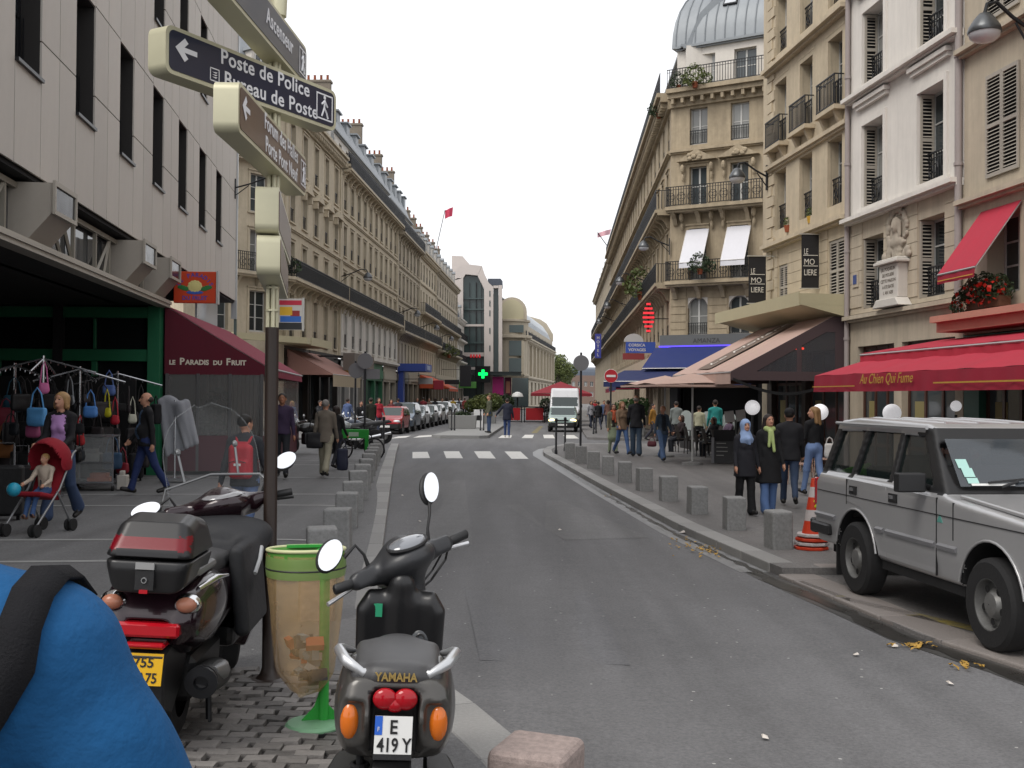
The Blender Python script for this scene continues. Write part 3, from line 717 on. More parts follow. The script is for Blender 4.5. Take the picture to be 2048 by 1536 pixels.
cornice(lb1, MC, LC + .3, 18.0, M_STL, .6, .4)
mansard(lb1, MC, LC, 18.2, 3.3, 1.4, nd=2)
chimney(lb1, MC @ T(LC - 2.5, 2.2, 21.2), 2.6, .6, 3.4, 5); chimney(lb1, MC @ T(LC - .3, 3.4, 21.2), 2.0, .6, 2.6, 4)
Z2 = [4.9, 8.4, 11.3, 14.5]
lb2, L2 = left_block('apartment_building', 'long tan stone building over a white arcaded shop storey', 75.3, 101.2, 10, M_STL, [8.4, 11.3, 14.5, 17.6], 17.7, 'attic', balc=(17.6,), chim=2)
balcony(lb2, Matrix.Identity(4), L2, 8.4, .7, mt=M_STL, orn=0, corb=1.3, step=.14, b=.016)
aw = []
for i in range(9):
    x = L2 * (i + .5) / 9; aw.append((x - .55, x + .55, 5.3, 7.7, {'k': 'a', 'guard': guard(1.15, .95, 0, .13), 'tr': 1, 'sur': M_WSTONE}))
facade(lb2, T(0, -.06, 0), L2, 4.6, 8.15, aw, M_WSTONE, back=0, name='arcade_wall')
band(lb2, T(0, -.06, 0), L2, 4.75, .18, .28, M_WSTONE)
lb3, L3 = left_block('apartment_building', 'narrow grey stone building with geraniums on its balcony', 101.5, 117, 6, M_STL2, [8.0, 11.0, 14.2, 17.2], 17.4, 'attic', balc=(17.2, 8.0), chim=2)
balcony(lb3, Matrix.Identity(4), L3, 8.0, .8, mt=M_STL2, orn=0, corb=1.1, step=.14, b=.016)
facade(lb3, Matrix.Identity(4), L3, 4.4, 7.95, row(L3, 7, .9, 4.9, 7.0, tr=1), M_STL2, back=0, name='lower_wall')
lb4, L4 = left_block('apartment_building', 'stone building with slate dormers in the middle of the far row', 117.3, 133, 6, M_STL, [8.0, 11.0, 14.2, 17.2], 17.4, 'mansard', balc=(11.0,), dorm=5, chim=3)
balcony(lb4, Matrix.Identity(4), L4, 8.0, .8, mt=M_STL, orn=0, corb=1.1, step=.14, b=.016)
facade(lb4, Matrix.Identity(4), L4, 4.4, 7.95, row(L4, 8, .8, 4.9, 7.0, tr=1), M_STL, back=0, name='lower_wall')
lb5, L5 = left_block('apartment_building', 'last tall stone building of the far row with mansard roof', 133.3, 160, 9, M_STL2, [7.6, 10.8, 14.0, 17.0], 17.3, 'mansard', balc=(10.8,), dorm=7, chim=4)
balcony(lb5, Matrix.Identity(4), L5, 7.6, .9, mt=M_STL2, orn=0, corb=1.2, step=.14, b=.016)
facade(lb5, Matrix.Identity(4), L5, 4.2, 7.55, row(L5, 10, .9, 4.7, 6.6, tr=1), M_STL2, back=0, name='lower_wall')
lb6, L6 = left_block('low_house', 'lower pale stone house squeezed beside the tall glass store front', 160.3, 171, 4, M_WSTONE, [3.8, 7.2, 10.4, 13.2], 13.4, 'mansard', balc=(7.2, 10.4), dorm=2, chim=1)
# roof dormers lifted as a row above the attic buildings (zinc boxes seen against the sky)
for (rt_, L_, n_) in ((lb2, L2, 7), (lb3, L3, 5)):
    for i in range(n_): mk('roof_dormer', MB().box(-.6, .6, -.2, 1.6, 0, 1.9).box(-.75, .75, -.35, 1.8, 1.9, 2.02), M_ZINC, rt_, T(L_ * (i + .5) / max(n_, 1), 1.6, 20.9))
# shop fronts at street level of the left row
SHOPS = [(60.2, 66, '3a3129', M_DARK), (66.3, 74.6, '2b2724', None), (75.6, 82.0, 'b3b0ab', None), (82.4, 85.5, '8a857c', None), (85.8, 93.4, '2f6a4a', None), (93.8, 101, 'a79f90', None), (101.8, 109, '6e6a66', None), (109.3, 116.8, '8d8271', None), (117.5, 132.8, '7c7060', None), (133.5, 146, '75695a', None), (146.5, 159.6, '695e50', None), (160.6, 170.6, '8f887c', None)]
for i, (a, b, col, _) in enumerate(SHOPS):
    L_ = (b - a) * FD.length; rt_ = [lb1, lb1, lb2, lb2, lb2, lb2, lb3, lb3, lb4, lb5, lb5, lb6][i]; o_ = rt_.location
    zt = [4.69, 4.69, 4.59, 4.59, 4.59, 4.59, 4.39, 4.39, 4.39, 4.19, 4.19, 3.79][i]
    Mx = (T(o_.x, o_.y, 0) @ RZ(A_FL)).inverted() @ T(xl(a), a, 0) @ RZ(A_FL)
    mt = mat('shopfront_' + col, c(col), .6, ns=1.5, na=.15)
    n = max(2, int(L_ / 2.6)); wn = [(L_ * k / n + .22, L_ * (k + 1) / n - .22, .45, 3.2, {'k': 'n'}) for k in range(n)]
    s_ = facade(rt_, Mx, L_, .05, zt, wn, mt, rec=.3, name='shopfront', back=0)
    pb = MB()
    for q in wn: mk('shop_window', MB().box(q[0], q[1], .32, .35, q[2], q[3]).box((q[0] + q[1]) / 2 - .03, (q[0] + q[1]) / 2 + .03, .28, .318, q[2], q[3], 1), [M_PANE, M_IRON], s_)
    mk('fascia', MB().box(.05, L_ - .05, -.08, -.003, 3.4, 4.05), mt, s_)
# ================================================================== RIGHT SIDE
def xr(d): return 11.98 - .1063 * d
A_NR = math.degrees(math.atan2(-1, .1063)); NL = ND.length
IDM = Matrix.Identity(4)
def louvre(w_, h_, n):
    mb = MB(); t_ = .05
    mb.box(0, t_, 0, .04, 0, h_).box(w_ - t_, w_, 0, .04, 0, h_)
    for z in (0, h_ * .5 - .04, h_ - .08): mb.box(t_, w_ - t_, 0, .04, z, z + .08)
    for k in range(n):
        z = .09 + (h_ - .18) * (k + .5) / n
        if abs(z - h_ * .5) < .05: continue
        mb.add([(t_, .0, z - .018), (w_ - t_, 0, z - .018), (w_ - t_, .035, z + .018), (t_, .035, z + .018)], [(0, 1, 2, 3)])
    mb.box(t_, w_ - t_, .041, .044, .02, h_ - .02, 1)
    return mb.mesh('shutter', [M_SHUT, M_DARK])
def near_house(name, label, d0, d1, mt, group='near houses of the cafe side'):
    return thing(name, label, 'building', (xr(d0), d0, 0), A_NR), (d0 - d1) * NL
# --- white house with the bust
rb1, L = near_house('white_house', 'white rendered house with carved bust and louvred shutters', 29, 23.2, M_WHT)
tx = lambda d, d0=29: (d0 - d) * NL
ws = []
for a, b in ((28.2, 26.98), (25.2, 23.98)):
    for z0, z1 in ((4.25, 6.05), (6.85, 8.95), (10.0, 11.85), (12.9, 14.6), (15.4, 17)):
        ws.append((tx(a), tx(b), z0, z1, {'tr': 2, 'guard': guard(1.25, .72, .6)}))
gw = [(.5, 2.6, .1, 3.3, {'k': 'n'}), (3.0, 5.5, .1, 3.3, {'k': 'n'})]
facade(rb1, IDM, L, 6.62, 19.5, [q for q in ws if q[2] > 6.6], M_WHT, rec=.36, back=9, name='upper_wall')
facade(rb1, IDM, L, 4.15, 6.60, [q for q in ws if q[2] < 6.6], M_BEI, rec=.36, back=9, name='first_floor_wall')
facade(rb1, IDM, L, .03, 4.13, gw, M_BEI, rec=.3, back=9, name='ground_floor_wall')
for q in ws:
    h_ = q[3] - q[2]; k = ('lv', round(h_, 2))
    if k not in _wc: _wc[k] = louvre(.33, h_ - .04, int(h_ * 11))
    link('shutter', _wc[k], rb1, T(q[0] + .012, .02, q[2] + .02) @ RZ(90) @ T(0, -.05, 0))
    if q[2] > 6.6:                           # raised mouldings round the openings of the white storeys
        mb = MB(); a, b, e, f_ = q[:4]
        mb.box(a - .14, a - .003, -.05, 0, e, f_ + .14).box(b + .003, b + .14, -.05, 0, e, f_ + .14).box(a - .002, b + .002, -.05, 0, f_ + .003, f_ + .14)
        mb.box(a - .3, b + .3, -.16, 0, f_ + .55, f_ + .65).box(a - .26, b + .26, -.10, 0, f_ + .45, f_ + .548).box(a - .2, b + .2, -.08, 0, e - .12, e - .01)
        mk('moulding', mb, M_WHT, rb1)
for z, pr in ((4.0, .22), (6.55, .30), (9.72, .28), (12.6, .22)): band(rb1, IDM, L, z, .1, pr, M_WHT if z > 5 else M_BEI)
for k in range(7):                           # coursed joints of the first floor: thin recessed blocks
    z = 4.32 + k * .315
    for (a, b) in ((0.02, tx(28.2) - .02), (tx(26.98) + .02, 2.35), (3.3, tx(25.2) - .02), (tx(23.98) + .02, L - .25)):
        if b > a: mk('stone_block', MB().box(a, b, -.022, -.001, z, z + .30), M_BEI, rb1)
pipe(rb1, T(.02, -.09, 0), .2, 19, .07); pipe(rb1, T(L - .05, -.09, 0), 3.6, 19, .08)
mk('house_number_plate', MB().box(.25, .62, -.05, -.024, 4.85, 5.25).box(.33, .54, -.06, -.051, 4.93, 5.17, 1), [M_BEI, mat('enamel_blue', c('3c4f86'), .4)], rb1)
# bust in an oval frame over an inscribed plinth (fixed to the wall)
xb_ = 2.83
pb = MB().box(xb_ - .50, xb_ + .50, -.26, -.003, 4.34, 5.16).box(xb_ - .62, xb_ + .62, -.36, -.003, 5.162, 5.24).box(xb_ - .56, xb_ + .56, -.31, -.003, 5.242, 5.29)
pb.prism([(xb_ - .72, 4.14), (xb_ + .72, 4.14), (xb_ + .52, 4.338), (xb_ - .52, 4.338)], -.34, -.003, 'y')
mk('plinth', pb, M_WSTONE, rb1, bev=.015)
M_ENG = mat('engraved_letter', c('6b6258'), .9)
for k, s_ in enumerate(('J.B. POQUELIN', 'DE MOLIERE', 'CETTE MAISON', 'A ETE BATIE', 'L AN 1620')):
    text(s_, .115, T(xb_, -.264, 5.01 - k * .14) @ RX(90), M_ENG, rb1, 'inscription', .002, align='CENTER')
sd_ = SD((-.72, -.45, -.1), (.72, .1, 1.35), .02)
rg = random.Random(2)
for i in range(30):
    a = 2 * math.pi * i / 30; x, z = .42 * math.cos(a), .68 + .5 * math.sin(a)
    sd_.ell((x + rg.uniform(-.04, .04), -.06, z + rg.uniform(-.04, .04)), (rg.uniform(.05, .1), .09, rg.uniform(.05, .1)), .03)
for i in range(22): sd_.ell((rg.uniform(-.6, .6), -.07, rg.uniform(0, .22)), (rg.uniform(.05, .12), .10, rg.uniform(.05, .12)), .03)
for i in range(8): sd_.ell((rg.uniform(-.3, .3), -.06, rg.uniform(1.12, 1.3)), (.09, .07, .07), .03)
sd_.box((0, -.005, .65), (.42, .02, .5), .01, .0)
sd_.ell((0, -.16, .78), (.12, .14, .17), .02).ell((0, -.12, .84), (.17, .12, .17), .03).cap((0, -.12, .62), (0, -.1, .5), .07, .1, .04).ell((0, -.10, .40), (.27, .13, .14), .05).cap((0, -.29, .79), (0, -.31, .74), .02, .028, .02)
for sx in (-1, 1): sd_.cap((sx * .14, -.1, .85), (sx * .17, -.12, .55), .07, .06, .04)
link('bust_relief', sd_.mesh('bust_relief', mat('carved_stone', c('a69c8e'), .9, ns=5, na=.25)), rb1, T(xb_, -.01, 5.29) @ SCL(1.15, .55, 1.0))
# --- house with the red awning
rb0, L = near_house('beige_house', 'beige rendered house with closed louvred shutters and red window awning', 23.17, 9, M_BEI)
tx0 = lambda d: (23.17 - d) * NL
w0 = []
for a, b in ((22.26, 21.1), (19.6, 18.5), (17, 15.9), (14.4, 13.3), (11.8, 10.7)):
    w0 += [(tx0(a), tx0(b), z0, z1, {'tr': 2}) for z0, z1 in ((4.05, 5.65), (6.42, 8.5), (9.6, 11.6), (12.6, 14.5))]
facade(rb0, IDM, L, 3.3, 16, w0, M_BEI, rec=.36, back=9)
facade(rb0, IDM, L, .03, 3.28, [(.6 + 2.2 * i, 2.5 + 2.2 * i, .1, 3.0, {'k': 'n'}) for i in range(6)], mat('cafe_front_green', c('2f5c4d'), .5), rec=.4, back=9, name='cafe_front')
me = louvre(.58, 2.08, 26)
for a, b in ((22.26, 21.1), (19.6, 18.5), (17, 15.9)):
    for z in (6.42, 9.6):
        for k in (0, 1): link('shutter', me, rb0, T(tx0(a) + k * .59, -.05, z))
for z in (6.02, 9.2, 12.3): band(rb0, IDM, L, z, .1, .25, M_BEI)
mk('ledge', MB().box(-.02, L, -.75, -.003, 3.55, 3.68).box(-.02, L, -.6, -.003, 3.35, 3.548), mat('ledge_rose', c('c08a78'), .7, ns=2, na=.1), rb0)
# --- tan house (cafe with the beige awning)
rb2, L = near_house('tan_house', 'narrow tan stone house with quoined corner and three windows per floor', 35.4, 29.03, M_TAN)
ws = []
for i in range(3):
    x = L * (i + .5) / 3 + .05
    for z0, z1, o_ in ((7.25, 9.1, .0), (9.95, 11.9, 1), (12.8, 14.7, 0), (15.6, 17.2, 0)):
        ws.append((x - .5, x + .5, z0, z1, {'tr': 2, 'sur': M_TAN, 'guard': guard(1.1, .8, .38 if not o_ else 0)}))
facade(rb2, IDM, L, 4.3, 19, ws + [(L - 1.4, L - .35, 4.6, 6.3, {'k': 'n'}), (1.0, 1.8, 4.7, 6.1, {'k': 'n'})], M_TAN, rec=.32, back=9)
for (a, b, z0, z1) in ((L - 1.4, L - .35, 4.6, 6.3), (1.0, 1.8, 4.7, 6.1)):
    lm = louvre((b - a) / 2 - .01, z1 - z0 - .02, 18)
    for k in (0, 1): link('shutter', lm, rb2, T(a + k * (b - a) / 2 + .005, .03, z0 + .01))
for i in range(3):
    x = L * (i + .5) / 3 + .05
    mk('balconet', MB().box(x - .72, x + .72, -.32, -.003, 9.72, 9.84).prism([(-.25, 9.718), (-.003, 9.718), (-.003, 9.3), (-.1, 9.4)], x - .55, x - .42, 'x').prism([(-.25, 9.718), (-.003, 9.718), (-.003, 9.3), (-.1, 9.4)], x + .42, x + .55, 'x'), M_TAN, rb2)
    mk('railing', rail_mb(1.3, .85, .1, .010, 0, True, .26), M_IRON, rb2, T(x - .65, -.27, 9.84))
for z, pr in ((6.72, .28), (9.25, .16), (12.35, .28), (15.1, .16)): band(rb2, IDM, L, z, .12, pr, M_TAN)
z = 4.4; k = 0
while z < 18.8:                              # alternating quoins at the street corner
    w_ = .62 if k % 2 else .40
    mk('quoin', MB().box(-.035, w_, -.045, .6, z, z + .30), M_TAN, rb2); z += .335; k += 1
for k in range(7):
    z = 4.5 + k * .315
    for a, b in ((.66, .96), (1.84, L - 1.45), (L - .3, L - .02)): mk('stone_block', MB().box(a, b, -.022, -.001, z, z + .30), M_TAN, rb2)
facade(rb2, IDM, L, .03, 4.28, [(.4, 3.0, .1, 3.3, {'k': 'n'}), (3.3, 6.1, .1, 3.3, {'k': 'n'})], mat('cafe_front_dark', c('3b322c'), .6), rec=.4, back=9, name='cafe_front')
cn = mk('canopy', MB().box(-1.2, L, -1.35, -.003, 4.42, 4.72).box(-1.22, L + .01, -1.38, -1.353, 4.40, 4.76).prism([(-1.3, 4.418), (-.003, 4.418), (-.003, 4.1)], -1.0, L, 'x'), mat('canopy_cream', c('b5ad8e'), .6, ns=2, na=.08), rb2)
mk('wall_box', MB().box(-.5, -.02, 0, 9, .03, 4.4).box(-.5, -.02, 0, 9, 4.41, 19), M_TAN, rb2)
# --- corner building across the side street: long facade + chamfer
K3 = Vector((7.6, 53, 0)); K3r = Vector((11.7, 50.5, 0))
rb3 = thing('corner_building', 'sooty stone corner building with domed zinc roof and white window awnings', 'building', tuple(K3 + FD * 62), A_FR, 'stone apartment buildings of the far street')
L3f = 62 * FD.length; inv3 = (T(*(K3 + FD * 62)) @ RZ(A_FR)).inverted()
def corner_face(M, L_, n, end, w_=1.0, cham=False, far=False):
    cols = ([(.95, 1.85), (3.0, 3.9)] if cham else [(L_ * (i + .5) / n - w_ / 2, L_ * (i + .5) / n + w_ / 2) for i in range(n)])
    wn = []
    for a, b in cols:
        s_ = None if far else M_STR
        wn += [(a - .05, b + .05, 4.95, 6.75, {'k': 'a' if cham else 'f', 'tr': 1, 'guard': None if far else guard(1.1, .6, 0)}), (a, b, 7.55, 10.05, {'sur': s_, 'tr': 1}), (a, b, 11.1, 13.0, {'sur': s_, 'tr': 1}), (a, b, 14.05, 15.8, {'tr': 1, 'guard': None if far else guard(1.05, .7, 0)})]
    facade(rb3, M, L_, 4.4, 16.5, wn, M_STR, back=4 if not cham else 3)
    for z, h_ in ((7.5, .95), (11.05, .95)): balcony(rb3, M, L_, z, .75, mt=M_STR, orn=.5 if cham else 0, corb=1.2, step=.13, b=.014, h_=h_)
    cornice(rb3, M, L_, 16.5, M_STR, .7, .45, .5)
    band(rb3, M, L_, 13.75, .12, .2, M_STR)
    aw_ = [(a - .1, b + .1, 16.9, 18.55, {'tr': 1}) for a, b in cols]
    facade(rb3, M @ T(0, .7, 0), L_, 16.6, 19.0, aw_, M_WSTONE, back=4, name='attic_wall')
    mk('railing', rail_mb(L_, .95, .13, .012, 0, False), M_IRON, rb3, M @ T(0, -.55, 16.71))
    band(rb3, M @ T(0, .7, 0), L_, 18.95, .12, .25, M_ZINC, 'gutter_ledge')
    if cham:
        for a, b in cols:
            x = (a + b) / 2
            pd = MB().prism([(x - 1.0, 13.25), (x + 1.0, 13.25), (x, 13.78)], -.32, -.003, 'y')
            for i in range(9): pd.ell((x + rg.uniform(-.4, .4), -.34, 13.42 + rg.uniform(-.1, .12)), (.13, .08, .1), 8, 5)
            for s_ in (-1, 1): pd.ell((x + s_ * .72, -.2, 12.9), (.1, .16, .22), 8, 6).ell((x + s_ * .72, -.14, 12.5), (.07, .1, .2), 8, 6)
            mk('pediment', pd, M_STR, rb3, M)
            for s_ in (-1, 1): mk('console', MB().ell((x + s_ * .75, -.22, 10.6), (.11, .2, .25), 8, 6).ell((x + s_ * .75, -.14, 10.15), (.08, .11, .2), 8, 6), M_STR, rb3, M)
    if not far:
        z = 4.5
        while z < 7.2:
            for a, b in [(p, q) for p, q in zip([.03] + [c_[1] + .12 for c_ in cols], [c_[0] - .12 for c_ in cols] + [L_ - .03])][:60]:
                mk('stone_block', MB().box(a, b, -.03, -.001, z, z + .33), M_STR, rb3, M)
            z += .37
            if not cham: break
corner_face(IDM, L3f, 24, 1)
dv = K3r - K3; LCh = dv.length; MCH = inv3 @ T(*K3) @ RZ(math.degrees(math.atan2(dv.y, dv.x)))
corner_face(MCH, LCh, 2, 1, cham=True)
MSD = inv3 @ T(*K3r) @ RZ(-25); facade(rb3, MSD, 12, .1, 19, [], M_STR, back=6, name='side_wall')
facade(rb3, IDM, L3f, .03, 4.38, [(1 + 2.6 * i, 3.1 + 2.6 * i, .3, 3.2, {'k': 'n'}) for i in range(23)], mat('shop_stone_pale', c('b9ab97'), .8, ns=1, na=.2), rec=.3, back=0, name='shopfront')
facade(rb3, MCH, LCh, .03, 4.38, [(.4, 4.4, .2, 3.2, {'k': 'n'})], mat('restaurant_front', c('2a2a2c'), .6), rec=.4, back=0, name='shopfront')
# domed zinc roof over the chamfer with standing seams and a skylight
dm = MB(); rings = []
for k in range(9):
    a = k / 8 * math.pi / 2; y_ = .75 + 3.4 * (1 - math.cos(a)); z_ = 19.08 + 3.6 * math.sin(a)
    rings.append([(-.3 + .0 * k + y_ * .25 - .2, y_, z_), (LCh / 2, y_, z_), (LCh + .6, y_, z_), (LCh + .6, 6, z_), (-.3 + y_ * .25 - .2, 6, z_)])
dm.loft(rings)
rf = mk('roof', dm, M_ZINC, rb3, MCH, smooth=40)
sm = MB()
for i in range(11):
    x = -.1 + i * .5; pts = []
    for k in range(9):
        a = k / 8 * math.pi / 2; pts.append((max(x, -.45 + (.75 + 3.4 * (1 - math.cos(a))) * .25), .73 + 3.4 * (1 - math.cos(a)), 19.1 + 3.6 * math.sin(a)))
    sm.tube(pts, .03, 4)
mk('seam', sm, M_ZINC, rf)
mk('skylight', MB().box(-.35, .35, -.04, .04, -.3, .3).box(-.28, .28, -.06, -.045, -.23, .23, 1), [M_IRON, mat('skylight_glass', (.5, .52, .54), .1)], rf, T(2.5, 1.35, 21.15) @ RX(-38))
mansard(rb3, T(0, .7, 0), L3f - .3, 19.05, 3.0, 2.0, M_ZINC, y0=0)
for i in range(5): chimney(rb3, T(L3f * (i + .3) / 5, 4.2, 21.5) @ RZ(90), 2.4, .6, 1.2, 5)
ft = mk('fascia', MB().box(-.3, LCh + .3, -.55, -.003, 4.42, 4.95), mat('fascia_grey', c('5d5f60'), .6), rb3, MCH)
text('AMANZA', .32, T(1.4, -.556, 4.55) @ RX(90), mat('letter_dark', c('3a3a3c'), .6), ft)
mk('neon_tube', MB().box(-.3, LCh + .3, -.585, -.553, 4.38, 4.44).box(-.33, -.303, -.58, 1.2, 4.38, 4.44), mat('neon_violet', c('4a3ad0'), .5, emit=1.6), ft)
# second far-right building
rb4 = thing('apartment_building', 'far stone building of the cafe side near the vanishing point', 'building', tuple(K3 + FD * 112), A_FR, 'stone apartment buildings of the far street')
L4f = 49.6 * FD.length; w4 = []
for z0, z1 in ((4.6, 6.6), (7.6, 9.8), (11, 13), (14, 15.6)): w4 += row(L4f, 18, 1.0, z0, z1, tr=1)
facade(rb4, IDM, L4f, .03, 16.3, w4, M_STL2, back=8)
for z in (7.5, 11.0): balcony(rb4, IDM, L4f, z, .7, mt=M_STL2, orn=0, corb=1.5, step=.16, b=.018)
cornice(rb4, IDM, L4f, 16.3, M_STL2); mansard(rb4, IDM, L4f, 16.5, 3.2, 1.6, M_SLATE, nd=8)
for i in range(4): chimney(rb4, T(L4f * (i + .4) / 4, 4, 19) @ RZ(90), 2.4, .6, 1.6, 5)
# white roller awnings of the corner building windows
def slope_awning(name, label, M, x0, x1, prof, mt, val=None, sides=True, cat='awning', th=.012, group=None, wav=0, seams=0, mt2=None):
    """fabric sheet: prof = [(out,z)...] from wall outwards"""
    o = thing(name, label, cat, M=M, group=group)
    n = max(2, int((x1 - x0) / .35)); rr = random.Random(len(label)); top = []; mb = MB()
    for s_ in (0, -th):
        for j, (o_, z) in enumerate(prof):
            for i in range(n + 1):
                x = x0 + (x1 - x0) * i / n; w_ = wav * math.sin(i * 1.7 + j) * (1 if 0 < j else 0)
                mb.v.append((x, -o_, z + s_ + w_))
    m = len(prof) * (n + 1)
    for j in range(len(prof) - 1):
        for i in range(n):
            a = j * (n + 1) + i; mb.f.append((a, a + n + 1, a + n + 2, a + 1)); mb.f.append((m + a, m + a + 1, m + a + n + 2, m + a + n + 1))
    mb.m = [0] * len(mb.f)
    mk('fabric', mb, mt, o, smooth=50)
    if val:
        vb = MB(); o_, z = prof[-1]; n2 = n * 2
        for i in range(n2 + 1):
            x = x0 + (x1 - x0) * i / n2; dy = .02 * math.sin(i * 2.1); vb.v += [(x, -o_ - .003, z), (x, -o_ - .015 + dy, z - val)]
        vb.f = [(2 * i, 2 * i + 1, 2 * i + 3, 2 * i + 2) for i in range(n2)]; vb.m = [0] * n2
        mk('valance', vb, mt2 or mt, o, smooth=60)
    fr = MB()
    for x in (x0 + .02, x1 - .02):
        for (o1, z1), (o2, z2) in zip(prof, prof[1:]): fr.tube([(x, -o1, z1 - .03), (x, -o2, z2 - .03)], .02, 6)
    fr.tube([(x0, -prof[-1][0], prof[-1][1] - .03), (x1, -prof[-1][0], prof[-1][1] - .03)], .025, 6)
    mk('frame', fr, mat('awning_frame', (.35, .34, .33), .4, m=.6), o)
    if sides:
        for x in (x0, x1):
            poly = [(-o_, z - .015) for o_, z in prof] + [(-prof[-1][0], prof[-1][1] - .06), (-.003, prof[-1][1] - .06)]
            mk('side_panel', MB().prism(poly, x - .004, x + .004, 'x'), mt, o)
    return o
M_AWW = mat('awning_white', c('d8d8de'), .8, ns=2, na=.05, streak=.04)
WCH = T(*K3) @ RZ(math.degrees(math.atan2(dv.y, dv.x)))
for (a, b), s_ in (((.9, 1.9), 'left one of two white window awnings over the planted balcony'), ((2.95, 3.95), 'right one of two white window awnings over the planted balcony')):
    slope_awning('window_awning', s_, WCH, a - .08, b + .08, [(.03, 10.0), (.9, 8.35)], M_AWW, .28, False, group='white window awnings')
# ================================================================== PANEL BUILDING ON THE LEFT
def xp(d): return -4.97 - .1136 * d
A_NL = math.degrees(math.atan2(1, -.1136)); PL = math.hypot(1, .1136)
D0 = 4.0
lb0 = thing('panel_building', 'modern building clad in pale stone panels with tall dark windows', 'building', (xp(D0), D0, 0), A_NL)
L0 = (35.6 - D0) * PL
tl = lambda d: (d - D0) * PL
M_PAN = mat('stone_panel', c('bab4ac'), .6, ns=1.2, na=.06, streak=.07, rnd=.05)
M_JNT = mat('panel_joint', c('2c2a29'), .8)
M_WDK = mat('dark_window_metal', (.014, .015, .018), .35, m=.3)
M_GLD = mat('dark_window_glass', (.014, .017, .022), .18, spec=.45, ns=6, na=.5)
ZB = 4.97
rows_ = [(6.37, 8.4), (9.83, 11.86), (13.29, 15.32), (16.75, 18.8)]
wn = []
cols_ = []
k = -6
while True:
    a, b = 20.1 + 2.83 * k, 21.2 + 2.83 * k
    if b > 35: break
    if a > D0 + .2: cols_.append((tl(a), tl(b)))
    k += 1
wn = [(a, b, z0, z1, {'k': 'n'}) for a, b in cols_ for z0, z1 in rows_]
facade(lb0, IDM, L0, ZB, 21, wn, M_JNT, rec=.3, back=9, name='wall')
pc = {}
def panel(a, b, z0, z1):
    w_, h_ = round(b - a - .026, 3), round(z1 - z0 - .022, 3)
    if w_ < .06: return
    if (w_, h_) not in pc: pc[(w_, h_)] = MB().box(-w_ / 2, w_ / 2, -.03, -.002, -h_ / 2, h_ / 2).mesh('panel', M_PAN)
    link('panel', pc[(w_, h_)], lb0, T((a + b) / 2, 0, (z0 + z1) / 2))
bot = [ZB, 8.4, 11.86, 15.32, 18.8]
for i, (a, b) in enumerate(cols_):
    nxt = cols_[i + 1][0] if i + 1 < len(cols_) else L0
    for j in range(5):
        if i == 0 and j > 3: continue
        panel(a, b, bot[j], (rows_[j][0] if j < 4 else 21))
        if b > 9:
            m1 = b + (nxt - b) / 2
            for (xa, xb_) in ((b, m1), (m1, nxt)):
                zz = [ZB + 3.46 * j, ZB + 3.46 * j + 1.95, ZB + 3.46 * (j + 1)]
                panel(xa, xb_, zz[0], zz[1]); panel(xa, xb_, zz[1], min(zz[2], 21))
        else: panel(b, nxt, ZB + 3.46 * j, min(21, ZB + 3.46 * (j + 1)))
panel(0, cols_[0][0], ZB, 21)
gme = None
for a, b, z0, z1, _ in wn:
    h_ = z1 - z0; w_ = b - a
    if gme is None:
        fm = MB().box(-w_ / 2, w_ / 2, .0, .06, h_ * .42, h_ * .42 + .05).box(-w_ / 2, -w_ / 2 + .04, 0, .06, 0, h_).box(w_ / 2 - .04, w_ / 2, 0, .06, 0, h_).box(-w_ / 2, w_ / 2, -.34, .06, -.05, -.001)
        for q in range(9): fm.box(-w_ / 2 + .05 + q * (w_ - .1) / 8 - .006, -w_ / 2 + .05 + q * (w_ - .1) / 8 + .006, -.06, -.045, .02, h_ * .42)
        gme = fm.mesh('window', M_WDK); gpn = MB().box(-w_ / 2, w_ / 2, .03, .035, 0, h_).mesh('pane', M_GLD)
    o = link('window', gme, lb0, T((a + b) / 2, .26, z0)); link('pane', gpn, o)
mk('corner_strip', MB().box(L0 - .02, L0 + .06, -.08, .1, 4.4, 21), mat('steel_strip', (.5, .52, .53), .3, m=.7), lb0)
pipe(lb0, T(L0 + .12, -.02, 0), .1, 21, .05, mat('pipe_green_grey', c('5c6a66'), .5))
# service band under the panels: recessed wall, glazed truss, hoods, edge beam
M_BEAM = mat('beam_paint', c('a7a196'), .55, ns=2, na=.08)
M_TRS = mat('truss_paint', c('8c877c'), .55)
XB = tl(24.5)
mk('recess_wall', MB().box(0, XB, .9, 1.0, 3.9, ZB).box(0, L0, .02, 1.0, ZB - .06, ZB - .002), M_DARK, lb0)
mk('edge_beam', MB().box(0, XB, -.12, .12, 3.86, 4.02).box(0, XB + .02, -.15, -.123, 3.93, 3.99), M_BEAM, lb0)
mk('truss_chord', MB().box(0, XB, .18, .25, ZB - .2, ZB - .12), M_TRS, lb0)
x = tl(9.9)
hood = MB().prism([(-.30, 4.46), (-.30, 4.86), (.3, 4.86), (.3, 4.05), (.05, 4.05)], -.52, .52, 'x')
hood.box(-.55, .55, -.34, -.302, 4.82, 4.89, 1).box(-.55, .55, -.34, -.302, 4.42, 4.48, 1).box(-.55, -.49, -.34, -.302, 4.48, 4.82, 1).box(.49, .55, -.34, -.302, 4.48, 4.82, 1).box(-.49, .49, -.315, -.304, 4.48, 4.82, 2)
hme = hood.mesh('vent_hood', [mat('hood_panel', c('a39c92'), .6, ns=2, na=.07), M_BEAM, M_GLD])
for d in (10.0, 15.75, 21.4, 24.0): link('vent_hood', hme, lb0, T(tl(d), 0, 0))
for d in (8, 9, 11.1, 12.5, 13.9, 14.8, 16.75, 18.1, 19.45, 20.4, 22.3, 23.2):
    mk('truss_post', MB().box(tl(d) - .035, tl(d) + .035, .19, .25, 4.02, ZB - .2), M_TRS, lb0)
